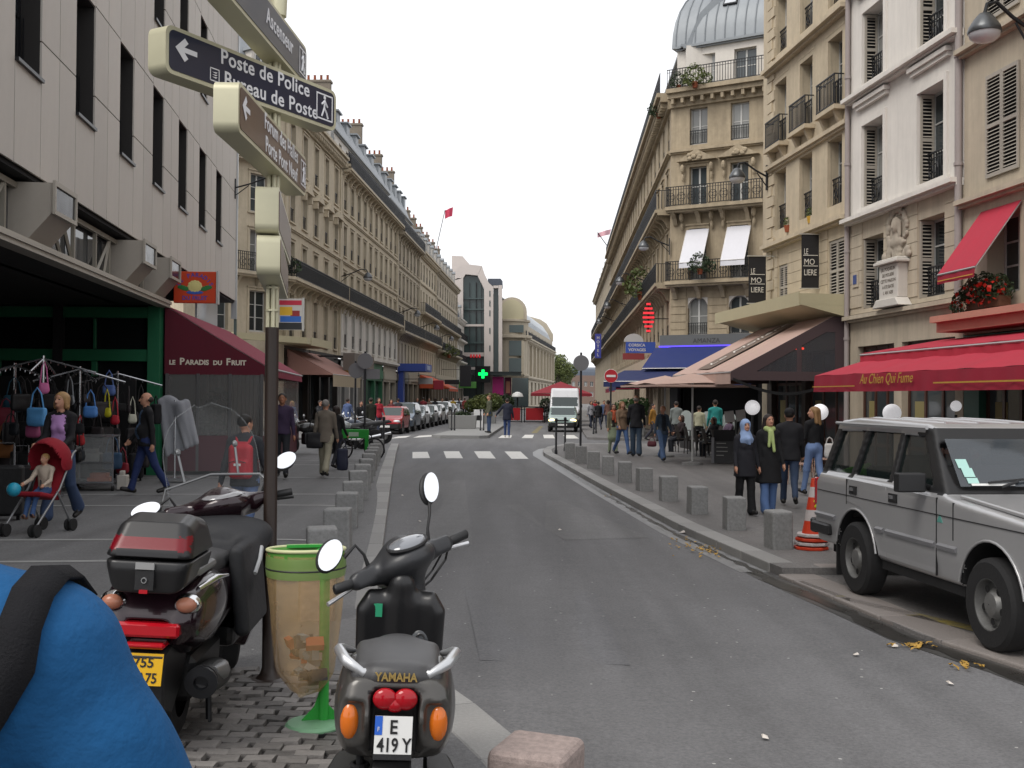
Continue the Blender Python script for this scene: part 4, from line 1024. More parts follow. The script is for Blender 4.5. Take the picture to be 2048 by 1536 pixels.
for a, b, up_ in ((8, 9, 0), (11.1, 12.5, 1), (13.9, 14.8, 0), (16.75, 17.5, 1), (17.4, 18.1, 1), (19.45, 20.4, 0), (20.0, 20.4, 0)):
    z0, z1 = (ZB - .2, 4.02) if up_ else (4.02, ZB - .2)
    mk('truss_brace', MB().tube([(tl(a), .22, z0), (tl(b), .22, z1)], .035, 4), M_TRS, lb0)
mk('truss_glazing', MB().box(0, XB, .3, .32, 4.02, ZB - .1), mat('truss_glass', (.06, .065, .07), .06, spec=.6), lb0)
# open market hall underneath: ceiling, back walls, floor line
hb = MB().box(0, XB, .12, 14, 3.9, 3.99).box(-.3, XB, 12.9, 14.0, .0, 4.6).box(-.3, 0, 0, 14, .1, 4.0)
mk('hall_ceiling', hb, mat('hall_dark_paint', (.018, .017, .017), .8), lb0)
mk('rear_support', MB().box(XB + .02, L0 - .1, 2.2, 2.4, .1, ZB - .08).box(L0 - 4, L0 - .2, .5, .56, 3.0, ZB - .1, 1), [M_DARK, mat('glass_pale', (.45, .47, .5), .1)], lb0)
# green shop frame facing the viewer, closing the hall at its far end
M_GRN = mat('green_paint', c('286a4a'), .45, ns=2, na=.08)
gz = PAV + .02
gs = thing('green_shopfront', 'green painted steel shop frame at the end of the dark hall', 'shopfront', (xp(24.4), 24.4, 0), 0)
for nm, bx in (('column', (-.32, -.04, -.12, .12, gz, 3.88)), ('beam', (-9, -.325, -.08, .08, 2.66, 2.92)), ('beam', (-9, -.325, -.07, .07, 3.62, 3.86)), ('mullion', (-1.58, -1.46, -.05, .05, gz, 2.655)), ('mullion', (-1.55, -1.49, -.04, .04, 2.93, 3.6)), ('mullion', (-3.9, -3.6, -.05, .05, gz, 2.655)), ('mullion', (-6.1, -5.95, -.05, .05, gz, 3.6))):
    mk(nm, MB().box(*bx), M_GRN, gs, bev=.008)
mk('shop_glass', MB().box(-9, -.33, .1, .12, gz, 3.88), mat('shop_glass_dark', (.01, .012, .012), .25, spec=.25), gs)
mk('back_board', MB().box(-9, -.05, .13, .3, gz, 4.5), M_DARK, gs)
# --- fruit bar terrace: maroon awning, clear curtains, low maroon wall
M_MAR = mat('maroon_canvas', c('7d2238'), .85, ns=3, na=.10, streak=.06)
WPL = T(xp(24.45), 24.45, 0) @ RZ(A_NL)
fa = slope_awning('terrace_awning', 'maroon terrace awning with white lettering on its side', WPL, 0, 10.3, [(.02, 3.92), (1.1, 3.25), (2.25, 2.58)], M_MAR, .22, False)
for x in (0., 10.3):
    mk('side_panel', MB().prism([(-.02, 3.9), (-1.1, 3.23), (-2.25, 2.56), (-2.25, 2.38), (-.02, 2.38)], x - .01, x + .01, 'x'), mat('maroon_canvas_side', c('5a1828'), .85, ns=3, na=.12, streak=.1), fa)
Mside = T(-.016, -.12, 2.60) @ RZ(-90) @ RX(90)
xx = 0
for word, sz in (('LE', .135), ('P', .21), ('ARADIS', .15), ('DU', .135), ('F', .21), ('RUIT', .15)):
    t_ = text(word, sz, Mside @ T(xx, 0, 0), mat('letter_cream', c('d8cfc0'), .7), fa, bold=.006)
    wd_ = max(v.co.x for v in t_.data.vertices); xx += wd_ + (.015 if word in 'PF' else .09)
tw = thing('terrace_enclosure', 'clear plastic terrace wall with maroon base under the awning', 'terrace screen', M=WPL)
M_PLAS = mat('clear_plastic', (.22, .22, .215), .15, alpha=.38, ns=2, na=.15)
lowm = mat('maroon_board', c('4d1a26'), .6, ns=2, na=.1)
zt = PAV + .12
mk('base_wall', MB().box(-.03, .03, -2.15, -.05, zt, 1.02).box(.03, 10.2, -2.18, -2.12, zt, 1.0), lowm, tw)
mk('plastic_wall', MB().box(-.012, .012, -2.15, -.05, 1.03, 2.38).box(.03, 10.2, -2.16, -2.145, 1.01, 2.38), M_PLAS, tw)
for y in (-2.15, -1.45, -.75, -.08): mk('post', MB().box(-.035, .035, y - .03, y + .03, zt, 2.4), mat('post_grey', (.09, .09, .09), .5), tw)
cb = MB()
for k in range(26):
    y = -2.0 + k * .045; cb.quad((.6 + .05 * (k % 2), y, .5), (.6 + .05 * ((k + 1) % 2), y + .045, .5), (.6 + .05 * ((k + 1) % 2), y + .045, 2.4), (.6 + .05 * (k % 2), y, 2.4))
mk('curtain', cb, mat('beige_curtain', c('75695c'), .9), tw)
mk('inner_dark', MB().box(1.4, 1.45, -2.0, .3, zt, 2.5), mat('inner_brown', (.05, .035, .03), .8), tw)
# orange sign box
sg = thing('projecting_sign', 'orange square sign with yellow flower and blue lettering', 'sign', tuple(at(391, 575, 25.2)), 3)
mk('box', MB().box(-.48, .48, -.06, .06, -.36, .36), mat('sign_orange', c('c9441f'), .5), sg, bev=.01)
mk('edge', MB().box(.483, .53, -.08, .08, -.38, .38), mat('sign_edge', (.5, .5, .5), .4, m=.5), sg)
mb = MB()
for k in range(12):
    a = k * math.pi / 6; mb.ell((.12 * math.cos(a), -.064, .02 + .10 * math.sin(a)), (.05, .008, .045), 8, 4)
mb.ell((0, -.066, .02), (.12, .012, .10), 12, 6)
mk('flower', mb, mat('sign_yellow', c('d8cf8a'), .6), sg)
mb = MB()
for s_ in (-1, 1):
    for k in range(3): mb.ell((s_ * (.2 + .05 * k), -.063, -.04 + .02 * k), (.10, .006, .05), 10, 4)
mk('leaf', mb, mat('sign_green', c('2f7a3f'), .6), sg)
mk('wave', MB().ell((0, -.064, -.12), (.2, .006, .045), 12, 4), mat('sign_blue', c('3a62b8'), .6), sg)
for k, ch in enumerate('LE PARADIS'):
    a = R(62 - k * 13.8); text(ch, .13, T(.37 * math.sin(-a), -.063, -.12 + .36 * math.cos(a)) @ RY(-math.degrees(a)) @ RX(90), mat('sign_violet', c('5a4aa0'), .6), sg, align='CENTER', bold=.004)
text('DU FRUIT', .13, T(0, -.063, -.29) @ RX(90), mat('sign_violet', (0, 0, 0)), sg, align='CENTER', bold=.004)
mk('bracket', MB().tube([(-.48, 0, .3), (-.9, .1, .3)], .02, 6).tube([(-.48, 0, -.3), (-.9, .1, -.3)], .02, 6), M_IRON, sg)
lamp_bracket('black bracket lamp on the far corner of the panel building', (xp(35.2) + .02, 35.2, hgt(458, 375, 35.2)), A_NL, 1.3, .8)
# ================================================================== FAR END OF THE STREET
def zp(zx, zy, d, o=(880, 480), s=.19535):
    p = at(o[0] + zx * s, o[1] + zy * s, d); return (p.x, p.z)
def ext(name, zs_, d, th, mt, root, dd=0.):
    return mk(name, MB().prism([zp(a, b, d) for a, b in zs_], d + dd, d + dd + th, 'y'), mt, root)
M_DECO = mat('store_white_stone', c('c9c0ba'), .7, ns=.5, na=.06)
M_GLG = mat('store_glass_green', (.055, .085, .085), .12, spec=.6)  # dark green glazing, distance haze put into its colour by lightening it
dk = thing('department_store_wing', 'tall glazed store wing framed by a pale arched stone portal', 'building')
ext('pier', [(452, 1600), (452, 500), (385, 365), (430, 265), (455, 345), (500, 440), (545, 478), (545, 1600)], 172, 2.0, M_DECO, dk)
ext('pier', [(120, 1600), (120, 420), (180, 390), (236, 392), (236, 1600)], 172, 2.0, M_DECO, dk)
ext('arch_head', [(120, 418), (150, 320), (220, 240), (428, 265), (384, 363), (262, 350), (236, 390)], 172, 2.0, M_DECO, dk)
ext('column', [(600, 1600), (600, 462), (636, 462), (636, 1600)], 172, 2.2, M_DECO, dk)
ext('link_beam', [(547, 492), (547, 466), (598, 466), (598, 492)], 172, 1.6, M_DECO, dk)
ext('glazing', [(237, 1600), (237, 392), (262, 352), (384, 365), (450, 500), (450, 1600)], 172, .3, M_GLG, dk, .9)
ext('side_glazing', [(547, 1600), (547, 494), (598, 494), (598, 1600)], 172, .3, M_GLG, dk, .9)
for zy, h_ in ((860, 22), (1040, 18), (1150, 40), (1300, 26), (700, 14), (590, 12)): ext('floor_band', [(239, zy + h_), (239, zy), (449, zy), (449, zy + h_)], 172, .3, M_DECO if h_ > 20 else MT['store_glass_green'], dk, .5)
for zx in (300, 365, 372, 420): ext('mullion', [(zx, 1590), (zx, 430), (zx + 5, 430), (zx + 5, 1590)], 172, .2, M_IRON, dk, .6)
for zy in (520, 620, 720, 900, 1080): ext('slot', [(505, zy + 60), (505, zy), (516, zy), (516, zy + 60)], 172, .1, M_GLG, dk, -.06)
ext('roof_lantern', [(490, 460), (490, 395), (620, 395), (640, 420), (640, 460)], 176, 6, M_SLATE, dk)
ext('upper_roof', [(120, 420), (120, 160), (230, 165), (300, 245), (300, 420)], 178, 8, M_DECO, dk)
mk('store_body', MB().box(-12, -1.9, 176, 195, .1, 18), M_DECO, dk)
mk('glass_canopy', MB().box(-7.2, 1.4, 167.5, 172, 5.3, 5.75).box(-7.3, 1.5, 167.4, 172, 5.76, 5.86), mat('canopy_dark', (.03, .04, .04), .3), dk)
for x in (-6.8, -3.3, 0): mk('shop_window', MB().box(x, x + 2.6, 172.6, 172.8, .4, 5), M_GLG, dk)
pz = at(996, 772, 169); pst = mk('poster', MB().box(pz.x - .85, pz.x + .85, 169, 169.1, 2.1, 5.1), mat('poster_pink', c('b8327f'), .7), None)
tag(pst, 'bright pink hanging poster at the far store entrance', 'poster')
pz = at(1016, 772, 169); pst = mk('poster', MB().box(pz.x - .5, pz.x + .5, 169, 169.1, 2.1, 5.0).box(pz.x - .3, pz.x + .3, 168.9, 168.99, 2.6, 4.4, 1), [mat('poster_dark', c('5a2038'), .7), mat('poster_skin', c('a06a58'), .7)], None)
tag(pst, 'dark red hanging poster beside the pink one', 'poster')
rs = thing('red_neon_sign', 'small slanted red sign on the far glazed store', 'sign', tuple(at(950, 712, 170)))
for k in range(4): mk('stroke', MB().box(-.75 + k * .45, -.5 + k * .45, -.05, .05, -.25, .25), mat('sign_red_bright', c('c8202c'), .5, emit=.3), rs, T(0, 0, 0) @ Matrix.Shear('XZ', 4, (.0, .0)))
# main store: rounded corner and long pilastered flank with a glass roof
M_SAM = mat('store_stone', c('b5ab98'), .8, ns=.5, na=.12, streak=.1)
A_, B_ = Vector((1.5, 176, 0)), Vector((8.6, 236, 0)); dv2 = B_ - A_; LS = dv2.length
ms = thing('department_store', 'long pilastered department store with curved glass roof', 'building', tuple(A_), math.degrees(math.atan2(dv2.y, dv2.x)))
wn = []
for i in range(9): wn += [(LS * (i + .5) / 9 - 1.7, LS * (i + .5) / 9 + 1.7, 6.2, 10.6, {'k': 'n'}), (LS * (i + .5) / 9 - 1.5, LS * (i + .5) / 9 + 1.5, .6, 4.6, {'k': 'n'})] + [(LS * (i + .5) / 9 + q - .5, LS * (i + .5) / 9 + q + .5, 12.1, 13.3, {'k': 'n'}) for q in (-1.6, 0, 1.6)]
facade(ms, IDM, LS, .1, 14, wn, M_SAM, rec=.6, back=12)
for i in range(9):
    x = LS * (i + .5) / 9; mk('store_window', MB().box(x - 1.7, x + 1.7, .3, .4, 6.2, 10.6).box(x - .06, x + .06, .2, .29, 6.2, 10.6, 1).box(x - 1.7, x + 1.7, .2, .29, 8.2, 8.5, 1), [M_GLG, M_SAM], ms)
for i in range(10): mk('pilaster', MB().box(LS * i / 9 - .55, LS * i / 9 + .55, -.45, -.003, 5.6, 11.0), M_SAM, ms)
cornice(ms, IDM, LS, 11.5, M_SAM, .9, .6, .8); band(ms, IDM, LS, 5.2, .3, .5, M_SAM); mk('railing', rail_mb(LS, .9, .3, .03, 0, False), M_IRON, ms, T(0, -.7, 11.78))
gr = MB(); prof = [(.3, 14.0), (.9, 15.4), (2.0, 17.0), (3.6, 18.2), (6, 18.9), (9, 19)]
for (a, b), (a2, b2) in zip(prof, prof[1:]): gr.quad((1, a, b), (LS - 2, a, b), (LS - 2, a2, b2), (1, a2, b2))
gro = mk('roof', gr, mat('store_glass_roof', c('7b8794'), .2, m=.3), ms)
for i in range(24):
    x = 1 + (LS - 3) * i / 23; mk('roof_rib', MB().tube([(x, a - .05, b) for a, b in prof], .09, 4), mat('roof_rib_pale', c('c3c8cc'), .4), gro)
mk('end_gable', MB().prism([(-.2, 14), (-.2, 15.5), (1.2, 17.8), (2.4, 18.6), (6, 19.6), (6, 14)], LS - 1.9, LS - .4, 'x'), M_SAM, ms)
ce = Vector((-.1, 178.2, 0)); prof = [(2.7, .1), (2.7, 5.2), (2.95, 5.3), (2.95, 5.6), (2.6, 5.7), (2.6, 11.2), (3.3, 11.5), (3.3, 11.9), (2.7, 12), (2.7, 14), (3.0, 14.1), (3.0, 14.4), (2.5, 14.5)]
inv = (T(*A_) @ RZ(math.degrees(math.atan2(dv2.y, dv2.x)))).inverted()
rt_ = mk('rotunda', MB().lathe(prof, 24), M_SAM, ms, inv @ T(*ce), smooth=30)
ar = [(-2.4, 14.4), (2.4, 14.4)] + [(2.4 * math.cos(a * math.pi / 12), 15.6 + 2.4 * math.sin(a * math.pi / 12)) for a in range(13)]
mk('arched_gable', MB().prism(ar, -2.2, -1.2, 'y').prism([(x * .78, 14.5 + (z - 14.4) * .86) for x, z in ar], -2.3, -2.203, 'y', 1), [M_SAM, mat('mosaic_yellow', c('b9b294'), .6)], rt_)
for z0, z1 in ((12.3, 13.5), (8.6, 11), (6, 8.2)): mk('store_window', MB().box(-.4, 1.9, -2.75, -2.3, z0, z1), M_GLG, rt_)
# ------------------------------------------------------------------ foliage
M_FOL = mat('foliage', (.055, .085, .028), .6, rnd=.1, ns=1.3, na=.45, col2=(.13, .15, .035))
M_FOLD = mat('foliage_dark', (.03, .05, .02), .6, ns=2, na=.4)
M_BARK = mat('bark', (.09, .075, .06), .9, ns=6, na=.3, bs=20, ba=.4)
def leaves(blobs, n, size, seed=1, sq=1.0):
    rr = np.random.default_rng(seed); vs = []; fs = []; w_ = np.array([b[3] * b[4] * b[5] for b in blobs]) ** .67; w_ = w_ / w_.sum()
    for bi in rr.choice(len(blobs), n, p=w_):
        b = blobs[bi]; v = rr.normal(size=3); v /= np.linalg.norm(v); r_ = rr.uniform(.45, 1.05) ** .5
        p = np.array(b[:3]) + v * np.array(b[3:6]) * r_
        a = rr.normal(size=3); a /= np.linalg.norm(a); u = np.cross(v + .3 * rr.normal(size=3), a); u /= np.linalg.norm(u) + 1e-6; w2 = np.cross(a, u)
        s_ = size * rr.uniform(.6, 1.3); k = len(vs)
        vs += [tuple(p - u * s_), tuple(p + w2 * s_ * .45 * sq), tuple(p + u * s_), tuple(p - w2 * s_ * .45 * sq)]; fs.append((k, k + 1, k + 2, k + 3))
    mb = MB(); mb.v = vs; mb.f = fs; mb.m = [0] * len(fs); return mb
def tree(label, x, y, h_, r_, n=5000, seed=1, mt=None, size=.28, group=None, z=PAV):
    t_ = thing('plane_tree', label, 'tree', (x, y, z), 0, group); rr = random.Random(seed)
    tr = MB().tube([(0, 0, 0), (.05, 0, h_ * .2), (-.05, .05, h_ * .45), (0, 0, h_ * .7)], [.28, .22, .17, .08], 8)
    bl = []
    for i in range(9):
        a = rr.uniform(0, 6.28); q = rr.uniform(.25, .75) * r_; zz = h_ * rr.uniform(.5, .88)
        tr.tube([(0, 0, h_ * .35), (q * .5 * math.cos(a), q * .5 * math.sin(a), zz * .8), (q * math.cos(a), q * math.sin(a), zz)], [.12, .07, .03], 6)
        bl.append((q * math.cos(a), q * math.sin(a), zz, r_ * .5, r_ * .5, h_ * .16))
    bl.append((0, 0, h_ * .85, r_ * .5, r_ * .5, h_ * .15))
    mk('trunk', tr, M_BARK, t_, smooth=60); mk('crown', leaves(bl, n, size, seed), mt or M_FOL, t_)
    return t_
for i, (px, d, h_, r_, lb) in enumerate(((1112, 262, 12.5, 3.6, 'tall plane tree at the far end beside the department store'), (1126, 275, 10.8, 3.4, 'lower plane tree at the far end before the bridge building'), (1100, 290, 10.5, 3, 'plane tree half hidden behind the department store corner'))):
    p = at(px, 795, d); tree(lb, p.x, d, h_, r_, 3800, i + 3, group='plane trees by the river')
fb = thing('riverside_building', 'distant brown building closing the street beyond the trees', 'building', (14, 345, 0))
facade(fb, IDM, 16, .1, 9, [(1 + 1.9 * i, 2 + 1.9 * i, z, z + 1.5, {'tr': 1}) for i in range(8) for z in (2.4, 5.6)], mat('brick_brown', c('7d6a60'), .9, ns=.5, na=.1), back=8); mansard(fb, IDM, 16, 9, 2, 1, M_SLATE)
# ================================================================== AWNINGS, SIGNS, LAMPS
M_RED = mat('awning_red', c('b02c40'), .8, ns=3, na=.10, streak=.08)
M_GOLD = mat('gold_paint', c('c39a3c'), .5, ns=20, na=.2)
WR0 = T(xr(23.17), 23.17, 0) @ RZ(A_NR)
ra = slope_awning('cafe_awning', 'red two-tier cafe awning with gold script on its valance', WR0, -.83, 11, [(.05, 3.25), (1.9, 2.92)], M_RED, .2, False, wav=.01)
pr2 = [(1.86, 2.76), (2.8, 2.44)]
n = 40; mb = MB()
for j, (o_, z) in enumerate(pr2):
    for i in range(n + 1): mb.v.append((-.83 - .35 * j * (1 if i == 0 else 0) + 11.83 * i / n, -o_, z + .012 * math.sin(i * 1.3)))
mb.f = [(i, i + n + 1, i + n + 2, i + 1) for i in range(n)]; mb.m = [0] * n
mk('lower_fabric', mb, M_RED, ra, smooth=60)
vb = MB()
for i in range(61):
    x = -1.15 + 12.15 * i / 60; dy = .03 * math.sin(i * 1.9); vb.v += [(x, -2.803, 2.44), (x, -2.83 + dy, 2.09)]
vb.f = [(2 * i, 2 * i + 1, 2 * i + 3, 2 * i + 2) for i in range(60)]; vb.m = [0] * 60
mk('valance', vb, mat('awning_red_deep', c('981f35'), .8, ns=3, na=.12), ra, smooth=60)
mk('side_panel', MB().add([(-.84, -.05, 3.22), (-.84, -1.9, 2.9), (-.9, -1.86, 2.75), (-1.16, -2.8, 2.43), (-1.16, -2.8, 2.2), (-.84, -.05, 2.6)], [(0, 1, 2, 3, 4, 5)]), M_RED, ra)
text('Au Chien Qui Fume', .27, T(1.35, -2.875, 2.24) @ RX(90), M_GOLD, ra, shear=.35)
mk('gold_line', MB().box(-1.1, 1.1, -2.872, -2.868, 2.19, 2.21).box(4.3, 11, -2.872, -2.868, 2.21, 2.235), M_GOLD, ra)
mk('arm', MB().tube([(0, -.05, 2.3), (0, -1.5, 2.5), (0, -2.78, 2.42)], .025, 6).tube([(6, -.05, 2.3), (6, -1.5, 2.5), (6, -2.78, 2.42)], .025, 6), M_IRON, ra)
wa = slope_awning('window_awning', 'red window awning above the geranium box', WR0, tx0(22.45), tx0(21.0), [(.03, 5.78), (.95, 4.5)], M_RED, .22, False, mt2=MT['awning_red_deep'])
mk('gold_line', MB().box(tx0(22.4), tx0(21.05), -.985, -.98, 4.33, 4.35), M_GOLD, wa)
gx = tx0(21.7)
gp = thing('flower_box', 'window box of trailing red geraniums under the red awning', 'plant', M=WR0 @ T(gx, -.3, 3.75))
mk('trough', MB().box(-.6, .6, -.12, .12, 0, .2), mat('trough_brown', c('5a3a2a'), .8), gp)
mk('foliage', leaves([(-.5, 0, .35, .35, .25, .28), (0, -.1, .42, .4, .3, .3), (.4, 0, .35, .35, .25, .3), (-.75, -.1, .15, .3, .25, .3)], 1400, .05, 4), M_FOLD, gp)
mk('blossom', leaves([(-.5, -.05, .3, .4, .28, .28), (.2, -.1, .3, .5, .3, .3), (-.85, -.1, .05, .2, .2, .25)], 170, .05, 9, 2), mat('geranium_red', c('c02818'), .6), gp)
# beige cafe awning on the tan house
M_BEA = mat('awning_beige', c('b89c90'), .85, ns=2.5, na=.07, streak=.06)
M_BED = mat('awning_brown_band', c('75655a'), .85)
M_MVB = mat('awning_side_brown', c('4f4042'), .8)
WR2 = T(xr(35.4), 35.4, 0) @ RZ(A_NR)
ba = slope_awning('cafe_awning', 'beige sloping cafe awning with brown stripe of white script', WR2, .2, 6.2, [(.35, 4.15), (1.7, 3.42), (3.15, 2.66)], M_BEA, .34, False, wav=.015)
def onslope(x, t_): return (x, -(.35 + 2.8 * t_), 4.15 - 1.49 * t_)
nv = Vector((0, -1.49, 2.8)).normalized() * .03
mb = MB(); q = [Vector(onslope(2.3, .04)), Vector(onslope(3.7, .04)), Vector(onslope(3.7, .93)), Vector(onslope(2.3, .93))]
mk('stripe', mb.quad(*[tuple(v + nv) for v in q]), M_BED, ba)
e1 = (Vector(onslope(3, 0)) - Vector(onslope(3, 1))).normalized(); e2 = Vector((1, 0, 0)) * -1; e3 = e1.cross(e2)
Mt = Matrix(((e1.x, e2.x, e3.x, 0), (e1.y, e2.y, e3.y, 0), (e1.z, e2.z, e3.z, 0), (0, 0, 0, 1)))
if e3.z < 0: e2 = -e2; e3 = e1.cross(e2); Mt = Matrix(((e1.x, e2.x, e3.x, 0), (e1.y, e2.y, e3.y, 0), (e1.z, e2.z, e3.z, 0), (0, 0, 0, 1)))
text('Le Molière', .62, T(*(Vector(onslope(3.2 if e2.x < 0 else 2.75, .88)) + nv * 1.6)) @ Mt, mat('letter_white', c('d5d0c6'), .7), ba, shear=.25)
for x in (.2, 6.2):
    w_ = MB(); P3 = [(-.35, 4.12), (-3.15, 2.63), (-3.15, 2.42), (-.02, 2.42), (-.02, 4.12)]
    fr = MB()
    for (a, b), (a2, b2), t_ in zip(P3, P3[1:] + P3[:1], (.16, .1, .22, .16, .1)):
        fr.add([(x - .01, a, b), (x - .01, a2, b2), (x + .01, a2, b2), (x + .01, a, b)], [(0, 1, 2, 3)])
    fr.prism([(-.35, 4.13), (-3.15, 2.64), (-3.15, 2.42), (-.02, 2.42), (-.02, 2.66), (-2.45, 2.66), (-.55, 3.72), (-.3, 3.72), (-.3, 4.13)], x - .012, x + .012, 'x').box(x - .012, x + .012, -.3, -.02, 2.66, 4.13).box(x - .013, x + .013, -1.35, -1.22, 2.66, 3.4)
    mk('side_frame', fr, M_MVB, ba); mk('side_window', MB().prism([(-2.45, 2.66), (-.3, 2.66), (-.3, 3.75), (-.55, 3.72)], x - .003, x + .003, 'x'), mat('film_dark', (.10, .10, .11), .1, alpha=.45), ba)
sw = MB()
for i in range(21):
    t_ = i / 20; y = -3.1 + 2.9 * t_; z = 2.45 - .38 * math.sin(math.pi * t_); sw.v += [(6.25, y, z + .04), (6.25, y, z - .04)]
sw.f = [(2 * i, 2 * i + 1, 2 * i + 3, 2 * i + 2) for i in range(20)]; sw.m = [0] * 20
mk('swag', sw, M_DARK, ba)
# blue restaurant awning on the chamfer
M_BLU = mat('awning_blue', c('1e2c60'), .8, ns=3, na=.10, streak=.08)
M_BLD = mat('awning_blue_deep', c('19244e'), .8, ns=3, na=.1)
bl_ = slope_awning('restaurant_awning', 'blue restaurant awning under the violet neon line', WCH, -.5, LCh + .6, [(.57, 4.36), (2.1, 3.35)], M_BLU, None, True)
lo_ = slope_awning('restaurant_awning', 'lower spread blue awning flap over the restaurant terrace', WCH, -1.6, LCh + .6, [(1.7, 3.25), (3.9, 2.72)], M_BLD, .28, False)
W3 = T(*(K3 + FD * 62)) @ RZ(A_FR)
slope_awning('restaurant_awning', 'dark blue side awning round the restaurant corner', W3, L3f - 7, L3f + .3, [(.05, 3.9), (2.6, 2.55)], M_BLD, .25, True)
slope_awning('shop_awning', 'dark red shop awning beyond the blue restaurant', W3, L3f - 15, L3f - 8.5, [(.05, 3.6), (2.2, 2.6)], MT['awning_red_deep'], .3, True)
slope_awning('shop_awning', 'small wine-coloured awning further down the cafe side', W3, L3f - 26, L3f - 20, [(.05, 3.6), (2.0, 2.6)], M_MAR, .3, True)
# awnings on the left row
WLF = lambda d: T(xl(d), d, 0) @ RZ(A_FL)
slope_awning('shop_awning', 'orange awning far down the row of parked cars', WLF(118), 0, 10, [(.05, 4.3), (3.2, 2.9)], mat('awning_orange', c('b8502e'), .8), .35, True)
slope_awning('shop_awning', 'faded pink-brown brasserie awning with cream valance', WLF(60.3), .2, 8.5, [(.05, 4.5), (2.6, 3.15)], mat('awning_pinkbrown', c('8f6a60'), .85, ns=2, na=.1), .7, True, mt2=mat('valance_cream', c('a89a82'), .85))
br = thing('entrance_canopy', 'cream flat canopy round the tan corner building', 'canopy', M=T(xl(60), 60, 0) @ RZ(A_FL))
mk('slab', MB().box(-.1, 5.2, -1.5, -.003, 4.72, 5.05).box(-.12, 5.22, -1.53, -1.503, 4.68, 5.12).prism([(-5.2, 1.6), (-4.2, .2), (-.11, -.02), (-.11, -1.5), (-1.1, -1.5), (-6, 1.0)], 4.72, 5.05, 'z'), mat('canopy_cream', (0, 0, 0)), br)
bd = thing('awning_box', 'grey metal awning cassette beside the white arcade', 'awning box', M=WLF(66.8))
mk('case', MB().box(0, 7, -2.6, -1.9, 3.5, 4.55).box(2.3, 2.34, -2.62, -2.603, 3.5, 4.55, 1).box(4.6, 4.64, -2.62, -2.603, 3.5, 4.55, 1), [mat('cassette_grey', c('6d655e'), .6), M_IRON], bd)
mk('gold_trim', MB().box(0, 7, -2.65, -1.9, 3.3, 3.49), mat('trim_ochre', c('7a5a20'), .6), bd)
mk('arm', MB().box(.2, .3, -1.9, 0, 4.3, 4.4).box(6.6, 6.7, -1.9, 0, 4.3, 4.4), M_IRON, bd)
bc = thing('blue_canopy', 'blue shop canopy and blue pillar on the left row', 'canopy', M=WLF(102))
mk('slab', MB().box(0, 5, -2.6, -.003, 4.3, 5.0), mat('shop_blue', c('3a4f9c'), .6), bc); mk('pillar', MB().box(.2, 1.3, -.5, -.003, PAV, 4.3), MT['shop_blue'], bc); mk('panel', MB().box(1.2, 3.6, -2.63, -2.603, 4.45, 4.85), mat('panel_pale', c('9aa6c8'), .6), bc)
for lb, px, py, d, w_, h_, col in (('small red and black round-cornered shop sign over the parked cars', 877, 770, 108, 1.0, .9, 'a02838'), ('white illuminated shop sign on the left row', 851, 762, 106, 1.4, .6, 'c0bcb8'), ('tall black and white shop sign near the orange awning', 931, 752, 135, 1.4, 2.6, '26262a'), ('green and yellow sign above the orange awning', 935, 770, 138, 2.2, .8, '5a9a48'), ('black sign over the orange awning', 904, 764, 120, 1.6, .5, '17181a')):
    p = at(px, py, d); s_ = thing('shop_sign', lb, 'sign', tuple(p)); mk('panel', MB().box(-w_ / 2, w_ / 2, -.08, .08, -h_ / 2, h_ / 2), mat('sign_' + col, c(col), .5), s_, bev=.03); mk('bracket', MB().tube([(-w_ / 2, 0, h_ * .3), (-w_ / 2 - 2.2, .1, h_ * .3)], .03, 6), M_IRON, s_)
cp = thing('poster_board', 'colourful yellow and blue poster on the cream canopy', 'poster', tuple(at(590, 632, 60.5) + Vector((0, -1.2, 0))))
mk('board', MB().box(-.65, .65, -.05, .05, -.85, .85), mat('poster_pale', c('b8b4b0'), .7), cp); mk('frame', MB().box(.653, .73, -.08, .08, -.9, .9), M_FRAME, cp)
for q, cl in (((-.6, .6, .5, .75), 'b02a40'), ((-.58, .1, -.05, .4), 'c9a030'), ((.0, .5, -.1, .2), '8a2f30'), ((-.55, .58, -.42, -.1), '2f62b0'), ((-.62, .62, -.83, -.45), '2a2c30')): mk('print', MB().box(q[0], q[1], -.056 - .002 * len(cl) * q[2], -.052, q[2], q[3]), mat('ink_' + cl, c(cl), .7), cp)
# pharmacy cross
ph = thing('pharmacy_cross', 'glowing green pharmacy cross at the far end of the row', 'sign', tuple(at(966, 748, 166)))
mk('case', MB().box(-1.2, 1.1, -.1, .12, -1.3, 1.2), M_DARK, ph); mk('cross', MB().box(-.7, .7, -.2, -.103, -.22, .22).box(-.22, .22, -.2, -.104, .223, .66).box(-.22, .22, -.2, -.104, -.66, -.223), mat('neon_green', (.0, .85, .12), .5, emit=1.3), ph)
# signs of the right side
cs = thing('shop_sign', 'blue and white travel agency sign with clock dome', 'sign', tuple(at(1281, 695, 56)))
mk('panel', MB().box(-.75, .75, -.08, .08, -.28, .28), mat('sign_blue_deep', c('3c57a8'), .5), cs); mk('dome', MB().prism([(.5 * math.cos(a * math.pi / 10) - .35, .283 + .42 * math.sin(a * math.pi / 10)) for a in range(11)], -.07, .07, 'y'), mat('dome_grey', c('b9b8b4'), .6), cs)
mk('lower_panel', MB().box(-.9, .2, -.06, .06, -.62, -.3), mat('sign_rust', c('8a3a38'), .6), cs)
for k, s_ in enumerate(('CORSICA', 'VOYAGES')): text(s_, .2, T(-.62, -.084, .05 - k * .24) @ RX(90), MT['letter_white'], cs, bold=.004)
ht = thing('hotel_sign', 'tall blue vertical sign with white letters far down the cafe side', 'sign', tuple(at(1196, 692, 118)))
